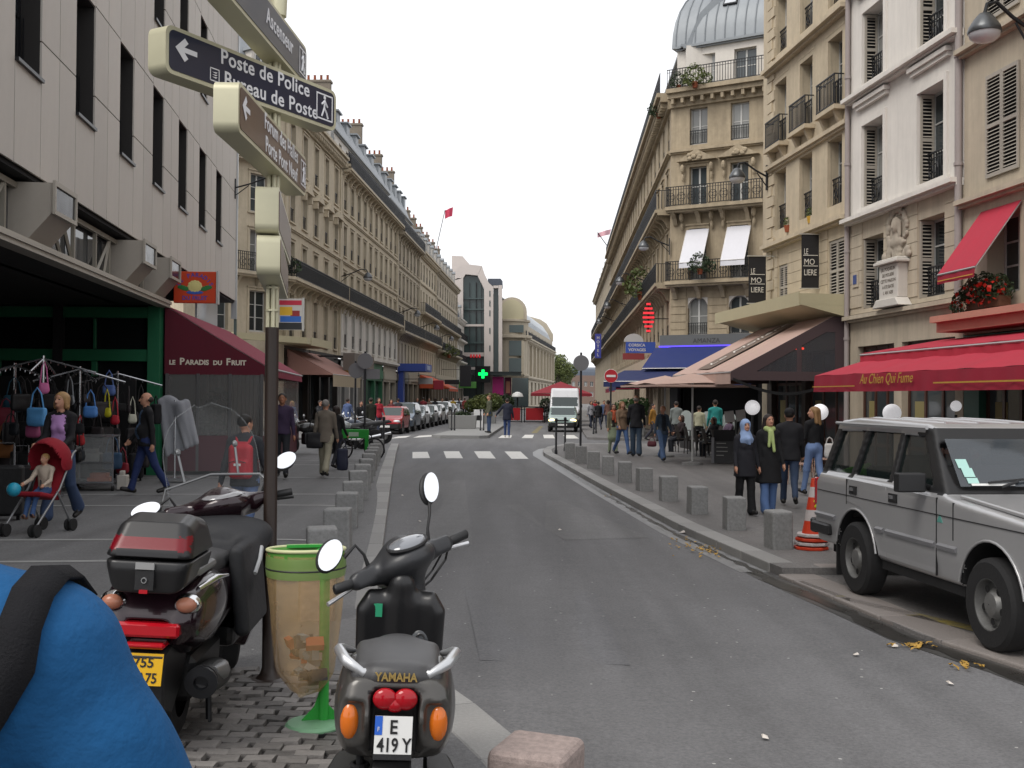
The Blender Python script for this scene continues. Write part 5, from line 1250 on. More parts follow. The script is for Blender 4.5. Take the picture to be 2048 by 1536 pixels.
mk('panel', MB().box(-.33, .33, -.08, .08, -1.3, 1.3), mat('sign_violet_blue', c('4a50a8'), .5), ht)
for k, ch in enumerate('HOTEL'): text(ch, .42, T(0, -.084, .75 - k * .46) @ RX(90), MT['letter_white'], ht, align='CENTER', bold=.01)
mk('bracket', MB().tube([(.33, 0, 1.2), (1.6, .1, 1.2)], .03, 6), M_IRON, ht)
tb = thing('tobacco_sign', 'red neon lozenge of stacked bars hanging over the blue awning', 'sign', tuple(at(1297, 637, 54)))
for k, w_ in enumerate((.1, .19, .26, .28, .26, .19, .1)): mk('bar', MB().box(-w_, w_, -.06, .06, .66 - k * .22, .76 - k * .22), mat('neon_red', c('e0303a'), .5, emit=.6), tb)
mk('bracket', MB().tube([(0, .07, 0), (1.2, .1, 0)], .025, 6).box(-.05, .05, .02, .06, -.7, .8), M_IRON, tb)
def banner(label, px0, px1, py0, py1, d):
    a, b = at(px0, py0, d), at(px1, py1, d); w_ = b.x - a.x; h_ = a.z - b.z
    o = thing('hanging_banner', label, 'banner', ((a.x + b.x) / 2, d, (a.z + b.z) / 2), 2, 'black restaurant banners')
    mb = MB(); n = 8
    for i in range(n + 1):
        z = h_ / 2 - h_ * i / n; y = .015 * math.sin(i * .9); mb.v += [(-w_ / 2, y, z), (w_ / 2, y + .01, z)]
    mb.f = [(2 * i, 2 * i + 2, 2 * i + 3, 2 * i + 1) for i in range(n)]; mb.m = [0] * n
    mk('cloth', mb, mat('banner_black', (.018, .017, .018), .8), o); lw = MT['letter_white']
    mk('rod', MB().tube([(-w_ / 2 - .05, 0, h_ / 2), (w_ / 2 + .35, 0, h_ / 2)], .018, 6).tube([(-w_ / 2 - .05, 0, -h_ / 2), (w_ / 2 + .35, 0, -h_ / 2)], .018, 6), mat('rod_steel', (.6, .6, .6), .3, m=.8), o)
    for s_, z, sx in (('LE', .19, .8), ('MO', -.10, 1.25), ('LIERE', -.40, 1)): text(s_, .24, T(-w_ * .38, -.032, z) @ RX(90), lw, o, sx=sx * w_ / .52 * .68)
    for z in (.155, -.145): mk('rule', MB().box(-w_ * .42, w_ * .42, -.034, -.030, z, z + .018), lw, o)
banner('black hanging banner above the cream canopy, the nearer of two', 1603, 1638, 468, 577, 31.0)
banner('black hanging banner at the quoined corner, the farther of two', 1497, 1532, 512, 607, 34.6)
lamp_bracket('black bracket lamp high on the beige house at the picture edge', (xr(20.7), 20.7, 8.95), A_NR, .95, 1.15)
lamp_bracket('black bracket lamp on the quoined corner of the tan house', (xr(35.3) - .06, 35.3, 9.1), A_NR, 1.0, 1.0)
lamp_bracket('black bracket lamp on the corner above the white window awnings', (7.55, 52.9, 9.3), A_FR, 1.25, 1.0)
for d, z, lb in ((75.1, 10.1, 'bracket lamp between the corner building and the arcaded building'), (101.3, 9.6, 'bracket lamp at the end of the arcaded building'), (117.1, 9.3, 'third bracket lamp along the left row'), (133.1, 9.0, 'farthest bracket lamp along the left row')): lamp_bracket(lb, (xl(d), d, z), A_FL, 1.9, 1.2)
for d, z, lb in ((68, 9.2, 'bracket lamp along the sooty facade, second from its corner'), (86, 9.2, 'bracket lamp along the sooty facade, third from its corner'), (104, 9.2, 'bracket lamp farthest along the sooty facade')):
    p = K3 + FD * (d - 53); lamp_bracket(lb, (p.x, p.y, z), A_FR, 1.6, 1.1)
def flag(label, P, mt, pole, w_=1.6, h_=1.0, out=None):
    o = thing('flag', label, 'flag', tuple(P)); q = Vector(out)
    mk('pole', MB().tube([tuple(q), (0, 0, 0)], .05, 6), M_IRON, o); mb = MB()
    for i in range(9): x = w_ * i / 8; mb.v += [(x, .12 * math.sin(i), -.05 + .06 * i), (x * .9, .12 * math.sin(i + .4), -h_ + .05 * i)]
    mb.f = [(2 * i, 2 * i + 1, 2 * i + 3, 2 * i + 2) for i in range(8)]; mb.m = [0] * 8
    mk('cloth', mb, mt, o, smooth=60)
flag('red flag flying above the far left roofs', at(890, 420, 150), mat('flag_red', c('c0405a'), .8), 1, 1.1, 1.2, (-1.5, 2, -6))
flag('pale red and white flag projecting from the far right facade', at(1195, 465, 128), mat('flag_pale', c('d8a8b0'), .8), 1, 1.6, .6, (2.2, 0, -3))
flag('small striped flag on the sooty facade', at(1240, 408, 92), mat('flag_pale2', c('c8a8a8'), .8), 1, .7, .5, (1.5, 0, -1.2))
# plants on balconies
for lb, px, py, d, s_, mt in (('potted shrub on the attic terrace under the dome', 1390, 150, 51.5, .55, M_FOL), ('second potted shrub on the attic terrace', 1358, 160, 52.2, .4, M_FOLD), ('ivy trailing over the lower balcony of the corner building', 1400, 525, 51.0, .5, M_FOLD), ('bright bush on the long lower balcony', 1283, 565, 62, .9, M_FOL), ('balcony plants near the roof on the long facade', 1318, 215, 55, .5, M_FOLD), ('pot plants on the first long balcony of the left row', 762, 615, 103, .9, M_FOL), ('green plants on the far left balcony', 898, 700, 136, .9, M_FOL), ('plants at the end of the corner building balcony', 565, 525, 60, .7, M_FOLD)):
    o = thing('balcony_plant', lb, 'plant', tuple(at(px, py, d)), 0, 'plants on balconies'); mk('foliage', leaves([(0, 0, 0, s_, s_, s_), (s_ * .8, 0, -s_ * .3, s_ * .7, s_ * .7, s_ * .6), (-s_ * .6, 0, -.3 * s_, s_ * .6, s_ * .6, s_ * .5)], 420, s_ * .16, 3), mt, o); mk('pot', MB().lathe([(.2 * s_, -1.1 * s_), (.28 * s_, -.6 * s_)], 10), M_POT, o)
for lb, px, py in (('red flower pot on the sill of the tan house', 1576, 455), ('yellow flower pot on the middle sill of the tan house', 1622, 437)):
    o = thing('flower_pot', lb, 'plant', tuple(at(px, py, 33.6 if px < 1600 else 31.9))); mk('pot', MB().lathe([(.09, -.14), (.13, .06)], 12), M_POT if px < 1600 else M_GOLD, o); mk('foliage', leaves([(0, 0, .16, .15, .12, .18)], 160, .04, 5), M_FOL, o)
# ================================================================== VEHICLES
M_TYRE = mat('tyre_rubber', (.016, .016, .017), .8, bs=40, ba=.2)
M_RIM = mat('wheel_steel', (.20, .20, .195), .45, m=.5, ns=8, na=.3)
M_BLK = mat('black_plastic', (.016, .016, .017), .5, bs=200, ba=.1)
M_CHR = mat('chrome', (.75, .76, .77), .12, m=1)
M_MIR = mat('mirror_glass', (.9, .92, .95), .02, m=1)
M_CGL = mat('car_glass', (.03, .045, .043), .05, spec=.8)
M_LENS = mat('headlamp_lens', (.62, .64, .66), .08, spec=.8)
M_ORL = mat('lens_orange', c('d06a18'), .15, coat=.5)
M_RDL = mat('lens_red', c('b01220'), .12, coat=.6)
M_LIT = mat('headlamp_lit', (1.0, .72, .30), .3, emit=3.0)
M_PLW = mat('plate_white', (.72, .72, .70), .4); M_PLY = mat('plate_yellow', c('d9a800'), .4); M_PLT = mat('plate_black', (.01, .01, .01), .5)
def wheel_meshes(r_, w_, key, nh=5):
    if key in _wc: return _wc[key]
    ty = MB().lathe([(r_ * .56, -w_ / 2), (r_ * .9, -w_ / 2), (r_ * .985, -w_ * .38), (r_, -w_ * .2), (r_, w_ * .2), (r_ * .985, w_ * .38), (r_ * .9, w_ / 2), (r_ * .56, w_ / 2)], 32, 0, RY(90), False)
    rm = MB().lathe([(r_ * .57, -w_ * .44), (r_ * .58, -w_ * .48), (r_ * .54, -w_ * .48), (r_ * .50, -w_ * .12), (r_ * .36, -w_ * .16), (r_ * .24, -w_ * .40), (r_ * .10, -w_ * .46), (.005, -w_ * .46)], 28, 0, RY(90), False)
    for k in range(nh):
        a = 2 * math.pi * k / nh; rm.lathe([(r_ * .085, -w_ * .30), (.004, -w_ * .31)], 10, 1, RY(90) @ T(r_ * .37 * math.cos(a), r_ * .37 * math.sin(a), 0))
    _wc[key] = (ty.mesh('tyre', M_TYRE, 35), rm.mesh('rim', [M_RIM, M_DARK], 35)); return _wc[key]
def put_wheel(root, x, y, r_, w_, key, steer=0):
    ty, rm = wheel_meshes(r_, w_, key)
    o = link('wheel', ty, root, T(x, y, r_) @ RZ((180 if x > 0 else 0) + steer)); link('rim', rm, o); return o
def obj_mat(o, slot, m): o.material_slots[slot].link = 'OBJECT'; o.material_slots[slot].material = m
def car_shell(kind):
    """front at -y, origin at centre on the ground; materials 0 paint 1 glass 2 trim"""
    if kind == 'van': hw, L_, H_ = .98, 5.4, 2.55
    elif kind == 'tall': hw, L_, H_ = .86, 4.1, 1.60
    else: hw, L_, H_ = .83, 3.9, 1.42
    s = SD((-hw - .08, -L_ / 2 - .1, .12), (hw + .08, L_ / 2 + .1, H_ + .08), .04); f_, b_ = -L_ / 2, L_ / 2
    def tp(X, Y, Z): return np.maximum(0, Z - .9) * .22 + np.maximum(0, np.abs(Y) - L_ * .38) * .25
    if kind == 'van':
        prof = [(f_, .3), (b_, .3), (b_, H_), (f_ + 1.5, H_), (f_ + 1.25, H_ - .15), (f_ + .62, 1.25), (f_ + .05, 1.0)]
        def tp(X, Y, Z): return np.maximum(0, Z - 1.2) * .06 + np.maximum(0, -Y - L_ * .38) * .2
    else: prof = [(f_, .28), (b_, .28), (b_ + .0, .85), (b_ - .15, .95), (b_ - .55, H_ - .06), (b_ - 1.0, H_), (f_ + 1.75, H_), (f_ + 1.45, H_ - .05), (f_ + .85, .93 if kind != 'tall' else 1.02), (f_ + .18, .78), (f_, .62)]
    s.poly(prof, -hw, hw, 0, .10, 0, 0, '+', tp)
    wy = (f_ + .78, b_ - .72); wr = .31 if kind != 'van' else .35
    for y in wy:
        for sx in (-1, 1): s.cap((sx * (hw - .2), y, wr), (sx * (hw + .2), y, wr), wr + .05, None, .0, 2, '-')
    z0 = .95 if kind != 'van' else 1.28
    if kind == 'van': s.poly([(f_ + .5, 1.27), (f_ + .62, 1.27), (f_ + 1.12, 1.98), (f_ + .9, 2.0)], -hw + .12, hw - .12, 0, .01, 0, 1, 'p'); s.poly([(f_ + .95, 1.35), (f_ + 1.8, 1.35), (f_ + 1.8, 1.95), (f_ + 1.3, 1.95)], -hw - .1, hw + .1, 0, .01, 0, 1, 'p')
    else:
        zt = H_ - .12
        s.poly([(f_ + 1.02, z0), (f_ + 1.42, zt), (b_ - .75, zt), (b_ - .35, z0)], -hw - .1, hw + .1, 0, .01, 0, 1, 'p')
        s.poly([(f_ + .7, z0 - .02), (f_ + 1.0, z0 - .02), (f_ + 1.6, zt + .05), (f_ + 1.3, zt + .05)], -hw + .14, hw - .14, 0, .01, 0, 1, 'p')
        s.poly([(b_ - .45, z0), (b_ - .05, z0), (b_ - .3, zt), (b_ - .75, zt)], -hw + .16, hw - .16, 0, .01, 0, 1, 'p')
        for y in (f_ + 1.12, .1, b_ - .78):
            for sx in (-1, 1): s.box((sx * hw, y + .2, 1.15), (.16, .045, .3), .01, 0, 0, 'p', RX(-38 if y < 0 else (0 if y < .5 else 30)))
    s.box((0, f_, .36), (hw, .3, .13), .01, 0, 2 if kind != 'tall' else 0, 'p')
    s.box((0, b_, .40), (hw, .25, .13), .01, 0, 2 if kind != 'tall' else 0, 'p')
    P, Fq, fm = None, None, None
    return s, hw, L_, H_, wy, wr
_shell = {}
def car(label, P, rz, paint, kind='hatch', group=None, lit=False, plate=True, name='parked_car', cat='car'):
    if kind not in _shell:
        s, hw, L_, H_, wy, wr = car_shell(kind)
        _shell[kind] = (s.mesh('body', [paint], [0]), s.mesh('windows', [M_CGL], [1]), s.mesh('trim', [M_BLK], [2]), hw, L_, H_, wy, wr)
    b, wn, tr, hw, L_, H_, wy, wr = _shell[kind]
    o = thing(name, label, cat, tuple(P), rz, group)
    q = link('body', b, o); obj_mat(q, 0, paint); link('windows', wn, o); link('bumper', tr, o)
    for y in wy:
        for sx in (-1, 1): put_wheel(o, sx * (hw - .1), y, wr, .19, 'cw%.2f' % wr)
    zh = .66 if kind != 'van' else .85
    for sx in (-1, 1):
        mk('headlight', MB().ell((sx * (hw - .24), -L_ / 2 + .12, zh), (.19, .11, .085), 12, 8), M_LIT if lit else M_LENS, o, smooth=60)
        mk('mirror', MB().ell((sx * (hw + .07), -L_ / 2 + 1.12, 1.0 if kind != 'van' else 1.4), (.09, .06, .075 if kind != 'van' else .16), 10, 6), M_BLK, o, smooth=60)
    mk('grille', MB().box(-.34, .34, -L_ / 2 - .012, -L_ / 2 + .1, zh - .05, zh + .03), M_BLK, o)
    if plate: mk('number_plate', MB().box(-.26, .26, -L_ / 2 - .035, -L_ / 2 + .01, .36, .46), M_PLW, o)
    return o
def paint(name, col, metal=.0, r=.3): return mat('paint_' + name, col, r, m=metal, coat=.6, ns=2, na=.05)
LINE = lambda d: -8.45 + .0395 * d + .0
cars = [(57.5, 'hatch', paint('red', c('9a1622')), 'red hatchback at the near end of the parked row'), (62.2, 'tall', paint('bluegrey', c('5a6878'), .4), 'tall blue-grey car parked second behind the red hatchback'), (67.0, 'hatch', paint('silver', c('9aa0a2'), .5), 'silver car parked third in the row'), (71.8, 'hatch', paint('dark_green', c('3c4a48'), .3), 'dark green-grey car parked fourth in the row'), (76.6, 'hatch', paint('white', c('c4c6c6')), 'white car parked fifth in the row'), (81.4, 'tall', paint('pale_silver', c('a8abac'), .5), 'pale silver car parked sixth in the row'), (86.2, 'hatch', paint('grey', c('7c8082'), .4), 'grey car parked seventh in the row'), (91.0, 'hatch', paint('silver', (0, 0, 0)), 'silver car parked eighth in the row'), (95.8, 'tall', paint('white', (0, 0, 0)), 'white tall car parked ninth in the row'), (100.6, 'hatch', paint('bluegrey', (0, 0, 0)), 'blue-grey car parked last in the row')]
for d, k, pm, lb in cars: car(lb, (LINE(d) - .15, d, g(-5, d)), -2.5, pm, k, 'cars parked along the far left kerb')
p = at(1126, 795, 64); car('small pale green car with lit headlights driving towards the crossing', (p.x, 63.5, 0), -4, paint('pale_green', c('8fa39c'), .3), 'hatch', None, True, name='oncoming_car')
p = at(1131, 795, 72.5); vn = car('white high-roofed delivery van behind the small oncoming car', (p.x, 73.2, 0), -3, paint('van_white', c('d5d7da')), 'van', None, False, name='delivery_van', cat='van')
mk('roof_line', MB().box(-.82, .82, -1.55, -1.5, 2.02, 2.10), M_BLK, vn)
# ------------------------------------------------------------------ silver off-roader (hero)
M_SIL = mat('silver_paint', c('b0b0b1'), .33, m=.42, coat=.4, ns=3, na=.05)
_ = M_SIL
pr_, pf_ = gnd(1738, 1188, .035), gnd(2018, 1303, .035)
dirv = (pf_ - pr_); dirv.z = 0; fw = dirv.normalized()
rzR = math.degrees(math.atan2(fw.y, fw.x)) + 90
RR = thing('off_roader', 'silver boxy off-road car parked half out of the picture in the bay', 'car', M=T(pr_.x, pr_.y, pr_.z) @ RZ(rzR) @ T(.74, 0, 0))
s = SD((-1.0, -3.55, .3), (1.0, 1.25, 1.9), .02)
hw = .885
def tpR(X, Y, Z): return np.maximum(0, np.abs(Z - .86) - .22) * .12 + np.maximum(0, -Y - 3.0) * .15
low = [(-3.42, .50), (-3.1, .42), (1.05, .42), (1.10, .62), (1.06, 1.10), (.98, 1.19), (-1.75, 1.17), (-1.9, 1.15), (-3.35, 1.04), (-3.45, .9)]
s.poly(low, -hw, hw, 0, .05, 0, 0, '+', tpR)
def tpG(X, Y, Z): return np.maximum(0, Z - 1.15) * .26 + .035
s.poly([(-1.82, 1.10), (-1.24, 1.74), (-1.1, 1.775), (.4, 1.80), (.80, 1.765), (.86, 1.74), (1.03, 1.12)], -hw, hw, 0, .035, .01, 0, '+', tpG)
for sx in (-1, 1):
    s.cap((sx * .55, -2.54, .385), (sx * 1.1, -2.54, .385), .475, None, 0, 2, '-'); s.cap((sx * .55, 0, .385), (sx * 1.1, 0, .385), .475, None, 0, 2, '-')
# hollow cabin and openings
s.poly([(-1.7, .75), (-1.22, 1.69), (.78, 1.70), (.94, 1.1), (.9, .75)], -hw + .07, hw - .07, 0, .03, 0, 2, '-', tpG)
sidew = [[(-1.50, 1.225), (-1.13, 1.64), (-.72, 1.655), (-.72, 1.215)], [(-.63, 1.215), (-.63, 1.66), (.06, 1.66), (.16, 1.21)], [(.25, 1.21), (.15, 1.66), (.74, 1.64), (.86, 1.21)]]
for pl_ in sidew: s.poly(pl_, -1.1, 1.1, 0, .03, 0, 2, '-')
s.box((0, -1.56, 1.44), (.70, .16, .265), .05, 0, 2, '-', RX(-42))
s.box((0, .95, 1.45), (.66, .16, .24), .05, 0, 2, '-', RX(14))
# black pillars and screen surround painted on
for pl_ in ([(-1.95, 1.17), (-1.37, 1.17), (-1.0, 1.70), (-1.32, 1.745)], [(-.74, 1.19), (-.61, 1.19), (-.61, 1.70), (-.74, 1.70)], [(.14, 1.19), (.27, 1.19), (.17, 1.70), (.04, 1.70)], [(.72, 1.70), (.82, 1.19), (1.2, 1.19), (1.0, 1.70)]):
    s.poly(pl_, -1.1, 1.1, 0, .005, 0, 1, 'p')
link('body', s.mesh('body', [M_SIL, M_BLK, M_DARK]), RR)
M_RGL = mat('car_glass_tinted', (.012, .018, .018), .03, spec=.55, alpha=.84)
def gx_(z): return hw - .05 - (z - 1.15) * .26 - .035 + .012
for sx in (-1, 1):
    for pl_ in sidew:
        mk('side_window', MB().add([(sx * gx_(z), y, z) for y, z in pl_], [(0, 1, 2, 3)]), M_RGL, RR)
Mws = T(0, -1.56, 1.44) @ RX(-42)
mk('windscreen', MB().add([(-.70, .0, -.27), (.70, 0, -.27), (.66, 0, .27), (-.66, 0, .27)], [(0, 1, 2, 3)]), mat('windscreen_glass', (.055, .065, .075), .04, spec=.9, alpha=.8), RR, Mws)
for k, (x, z, w_, h_) in enumerate(((-.60, -.02, .05, .05), (-.58, -.12, .05, .05), (-.57, -.21, .05, .03))): mk('windscreen_sticker', MB().box(x - w_, x + w_, -.008, -.004, z - h_, z + h_), mat('sticker_pale', c('a8d0c8'), .6), RR, Mws)
mk('dashboard_paper', MB().box(-.60, -.20, -.012, -.008, -.268, -.245), M_PLW, RR, Mws)
for x0, x1 in ((-.45, .1), (.15, .62)): mk('wiper', MB().tube([(x0 + .1, -.03, -.30), ((x0 + x1) / 2, -.035, -.24)], .012, 6).tube([(x0, -.03, -.25), (x1, -.03, -.19)], .010, 6), M_BLK, RR, Mws)
# doors: slightly proud panels with visible gaps on the seen side (both sides built)
fd = [(-1.66, .47), (-.68, .47), (-.68, 1.155), (-1.66, 1.14)]
rd = [(-.66, .47), (-.50, .47), (-.46, .62), (-.34, .80), (-.12, .90), (.22, .93), (.22, 1.165), (-.66, 1.155)]
def gz_(z): return hw - max(0, abs(z - .86) - .22) * .12
for sx in (-1, 1):
    for nm, pl_, hy in (('door', fd, -.84), ('door', rd, .06)):
        zz = [.47, .64, 1.0, 1.08, 1.165]
        mb = MB(); n = len(pl_)
        mb.prism([(y, z) for y, z in pl_], sx * (hw - .02), sx * (gz_(.55) + .006), 'x')
        mb.v = [((sx * (gz_(z) + .005) if abs(x) > hw - .015 else x), y, z) for x, y, z in mb.v]
        d_ = mk(nm, mb, M_SIL, RR, bev=.004)
        mk('handle', MB().box(sx * (hw - .006), sx * (hw + .012), hy - .085, hy + .085, 1.015, 1.10).box(sx * (hw + .012), sx * (hw + .02), hy - .03, hy + .06, 1.05, 1.085, 1), [M_BLK, M_CHR], d_)
    mk('waist_line', MB().box(sx * (hw - .01), sx * (hw + .007), -3.2, 1.0, .988, .995), M_BLK, RR)
    for y0, y1 in ((-2.03, -1.69), (-1.65, -.69), (-.65, -.47), (.5, 1.04)):
        mk('rubbing_strip', MB().prism([(sx * (hw - .01), .70), (sx * (hw + .022), .705), (sx * (hw + .026), .735), (sx * (hw - .01), .76)], y0 + .008, y1 - .008, 'y'), mat('strip_grey', c('77777a'), .4), RR)
    for yc in (-2.54, 0):
        fl = MB(); pts = [(sx * (hw + .004), yc + .485 * math.cos(a * math.pi / 16), .385 + .485 * math.sin(a * math.pi / 16)) for a in range(1, 16)]
        fl.tube(pts, .012, 8); mk('wheel_arch_lip', fl, M_SIL, RR, smooth=50)
        put_wheel(RR, sx * .80, yc, .37, .22, 'rrw')
    mk('mud_flap', MB().box(sx * .62, sx * .87, .50, .525, .12, .52), M_BLK, RR)
    mk('tail_light', MB().box(sx * .70, sx * .888, 1.03, 1.10, .82, 1.12), M_RDL, RR, bev=.01)
    mk('indicator', MB().box(sx * .80, sx * .9, -3.42, -3.25, .86, .93), M_ORL, RR)
    mk('door_mirror', MB().box(sx * .90, sx * 1.16, -1.52, -1.41, 1.17, 1.34).tube([(sx * .80, -1.42, 1.2), (sx * .95, -1.46, 1.24)], .03, 6), M_BLK, RR, bev=.025, seg=2)
    mk('bonnet_crease', MB().tube([(sx * .76, -3.25, 1.07), (sx * .78, -1.92, 1.165)], .02, 8), M_SIL, RR, smooth=50)
    mk('seat', MB().box(sx * .2, sx * .66, -1.0, -.5, .7, .95).box(sx * .22, sx * .64, -.57, -.43, .95, 1.45), M_DARK, RR, bev=.04)
    mk('front_wing_seam', MB().box(sx * (hw - .01), sx * (hw + .004), -1.96, -1.948, .8, 1.12).box(sx * (hw - .01), sx * (hw + .004), -1.676, -1.664, .46, 1.14).box(sx * (hw - .01), sx * (hw + .004), .224, .236, .9, 1.16), M_BLK, RR)
mk('rear_seat', MB().box(-.65, .65, .15, .3, .75, 1.3), M_DARK, RR, bev=.04)
mk('rear_bumper', MB().box(-.90, .90, 1.06, 1.20, .50, .66).box(-.93, -.86, .62, 1.1, .52, .64).box(.86, .93, .62, 1.1, .52, .64), M_BLK, RR, bev=.02)
mk('front_bumper', MB().box(-.90, .90, -3.56, -3.40, .48, .64), M_BLK, RR, bev=.02)
mk('sill', MB().box(-.83, .83, -2.05, -.5, .34, .44).box(-.7, .7, -3.3, 1.0, .30, .42), M_DARK, RR)
for x in (-.48, -.16, .16, .48): mk('roof_rib', MB().tube([(x, -1.05, 1.772), (x, -.3, 1.79), (x, .4, 1.797), (x, .75, 1.768)], .014, 6), M_SIL, RR, smooth=60)
mk('roof_gutter', MB().tube([(-.735, -1.2, 1.735), (-.735, .84, 1.735)], .018, 6).tube([(.735, -1.2, 1.735), (.735, .84, 1.735)], .018, 6), M_SIL, RR)
mk('triangle_sticker', MB().prism([(-1.78, .93), (-1.68, .93), (-1.73, 1.0)], -hw - .004, -hw + .002, 'x'), mat('sticker_teal', c('5a9a90'), .5), RR)
ve = thing('safety_vest', 'bright green safety vest lying inside the rear window of the off-roader', 'vest', M=T(pr_.x, pr_.y, pr_.z) @ RZ(rzR) @ T(.74 - .55, .56, 1.12))
sv = SD((-.25, -.3, -.02), (.25, .35, .25), .02); rg = random.Random(8)
for i in range(9): sv.cap((rg.uniform(-.15, .15), rg.uniform(-.25, .25), .05), (rg.uniform(-.15, .15), rg.uniform(-.25, .3), rg.uniform(.05, .18)), .05, .03, .03)
link('cloth', sv.mesh('cloth', mat('vest_green', c('7fe020'), .8, emit=.0)), ve)
# ================================================================== BOLLARDS, POSTS, SIGNS
meB = MB().box(-.15, .15, -.15, .15, -.05, .48).mesh('granite_bollard', M_GRAN)
def bollard(P, rz, label, group, m=None, me=meB):
    o = link('granite_bollard', me); o.location = P; o.rotation_euler = (R(rg.uniform(-1.6, 1.6)), R(rg.uniform(-1.6, 1.6)), R(rz + rg.uniform(-7, 7))); o.scale = (rg.uniform(.93, 1.07), rg.uniform(.93, 1.07), rg.uniform(.95, 1.04))
    md = o.modifiers.new('bevel', 'BEVEL'); md.width = rg.uniform(.018, .034); md.segments = 3
    tag(o, label, 'bollard', group)
    if m: o.material_slots[0].link = 'OBJECT'; o.material_slots[0].material = m
    return o
ORD = 'first second third fourth fifth sixth seventh eighth ninth tenth eleventh twelfth'.split()
for i, (x, y) in enumerate(((1562, 1099), (1472, 1061), (1397, 1029), (1339, 1003), (1290, 982.5), (1251, 966), (1217, 950), (1187.5, 938), (1162.5, 927.6), (1140, 918))):
    bollard(gnd(x, y, PAV) + Vector((0, .14, 0)), 8 - i, 'grey granite block bollard along the cafe kerb, %s from the traffic cones' % ORD[i], 'granite bollards along the cafe kerb')
def kx(y): return min(KLr, key=lambda q: abs(q.y - y)).x
for k in range(13):
    y = 10.9 + 1.98 * k
    if y > 35: break
    x = kx(y) - .52; bollard((x, y, g(x, y) + PAV), 6, 'grey granite block bollard along the wide pavement kerb, %s behind the litter bin' % (ORD[k] if k < 12 else 'last'), 'granite bollards along the wide pavement kerb')
x = kx(8.9) - .5; bollard((x, 8.9, g(x, 8.9) + PAV), 8, 'pinkish granite bollard half hidden behind the litter bin', 'granite bollards along the wide pavement kerb', M_GRANP)
bollard((.095, 4.08, g(.1, 4.08) + PAV), -24, 'pink granite bollard at the bottom edge beside the scooter', 'granite bollards along the wide pavement kerb', M_GRANP)
meP = MB().lathe([(.05, 0), (.05, .12), (.035, .14), (.035, 1.0), (.028, 1.03), (.05, 1.06), (.055, 1.1), (.045, 1.15), (.01, 1.17)], 12).mesh('iron_post', M_IRON, 40)
for lb, px, py, off in (('thin black iron post at the end of the left bollards', 767, 906, PAV), ('thin black iron post at the tip of the cafe pavement', 1112, 908, PAV), ('second thin black iron post near the cafe pavement tip', 1130, 902, PAV), ('left iron post on the island of the left pair', 903, 862, PAV), ('right iron post on the island of the left pair', 909, 862, PAV), ('left iron post by the island sign', 961, 862, PAV), ('right iron post by the island sign', 967, 862, PAV), ('iron post on the far kerb left of the woman in the olive jacket', 1187, 868, PAV), ('iron post on the far kerb beside its twin', 1192, 867, PAV)):
    o = link('iron_post', meP); o.location = gnd(px, py, off); tag(o, lb, 'post', 'thin iron posts')
M_SGB = mat('sign_back_grey', (.20, .20, .21), .5, m=.3)
def round_sign(label, px, base, top, disc, r_, front=None, off=PAV, extra=False):
    P = gnd(px, base, off); d = P.y; o = thing('road_sign', label, 'road sign', tuple(P)); h_ = hgt(px, top, d) - P.z
    mk('post', MB().tube([(0, 0, 0), (0, 0, h_)], .04, 10), M_IRON, o, smooth=50); z = hgt(px, disc, d) - P.z
    q = mk('disc', MB().lathe([(r_, -.012), (r_, .012)], 28, 0, T(0, -.05, z) @ RX(90)), front or M_SGB, o)
    if extra:
        mk('disc', MB().lathe([(r_, -.012), (r_, .012)], 28, 0, T(-.32, .1, z - .33) @ RX(90)), M_SGB, o); mk('plate', MB().box(-.1, .5, .04, .07, z - .62, z - .28), M_SGB, o); mk('post', MB().tube([(-.36, .2, 0), (-.36, .2, z)], .035, 10), M_IRON, o)
    return o, z
round_sign('round traffic signs seen from behind on paired posts by the bollards', 729, 898, 703, 722, .27, extra=True)
round_sign('round traffic sign seen from behind near the cafe pavement tip', 1161, 899, 705, 726, .28)
o, z = round_sign('red no-entry sign with white bar before the blue awning', 1221, 884, 738, 752, .27, mat('sign_red', c('b0202c'), .4))
mk('bar', MB().box(-.19, .19, -.075, -.065, z - .045, z + .045), M_PLW, o); mk('rim', MB().torus(.27, .012, 28, 6, 0, T(0, -.05, z) @ RX(90)), M_PLW, o)
# traffic cones stacked
cp_ = gnd(1622, 1098, PAV)
M_CON = mat('cone_orange', c('c23a1c'), .55, ns=4, na=.15); M_CNW = mat('cone_white', c('b8b0ae'), .6, ns=6, na=.2)
for k in range(4):
    o = thing('traffic_cone', 'orange and white traffic cone, %s of the stack' % ('bottom one', 'second from the bottom', 'third from the bottom', 'topmost')[k], 'traffic cone', (cp_.x + .01 * k, cp_.y, cp_.z + .055 * k), 9 * k, 'stacked traffic cones')
    mk('base', MB().prism([(.2 * math.cos(a * math.pi / 4 + .39) * 1.1, .2 * math.sin(a * math.pi / 4 + .39) * 1.1) for a in range(8)], 0, .04, 'z'), M_CON if k % 2 == 0 else M_CNW, o, bev=.008)
    if k == 3:
        R_ = lambda z: .145 - .115 * z / .72
        for z0, z1, m_ in ((.04, .20, M_CON), (.20, .34, M_CNW), (.34, .50, M_CON), (.50, .63, M_CNW), (.63, .74, M_CON)):
            mk('sleeve', MB().lathe([(R_(z0), z0), (R_(z1), z1)], 18, 0), m_, o, smooth=60)
        mk('tape_cross', MB().box(-.07, .07, -.004, .004, -.012, .012, 0, RY(35)).box(-.06, .06, -.0045, .0045, -.012, .012, 0, RY(-40)), mat('tape_yellow', c('c8d020'), .6), o, T(-.015, -R_(.42) - .012, .42))
    else: mk('cone_body', MB().lathe([(.15, .04), (.13, .12), (.115, .2)], 16), M_CON, o)
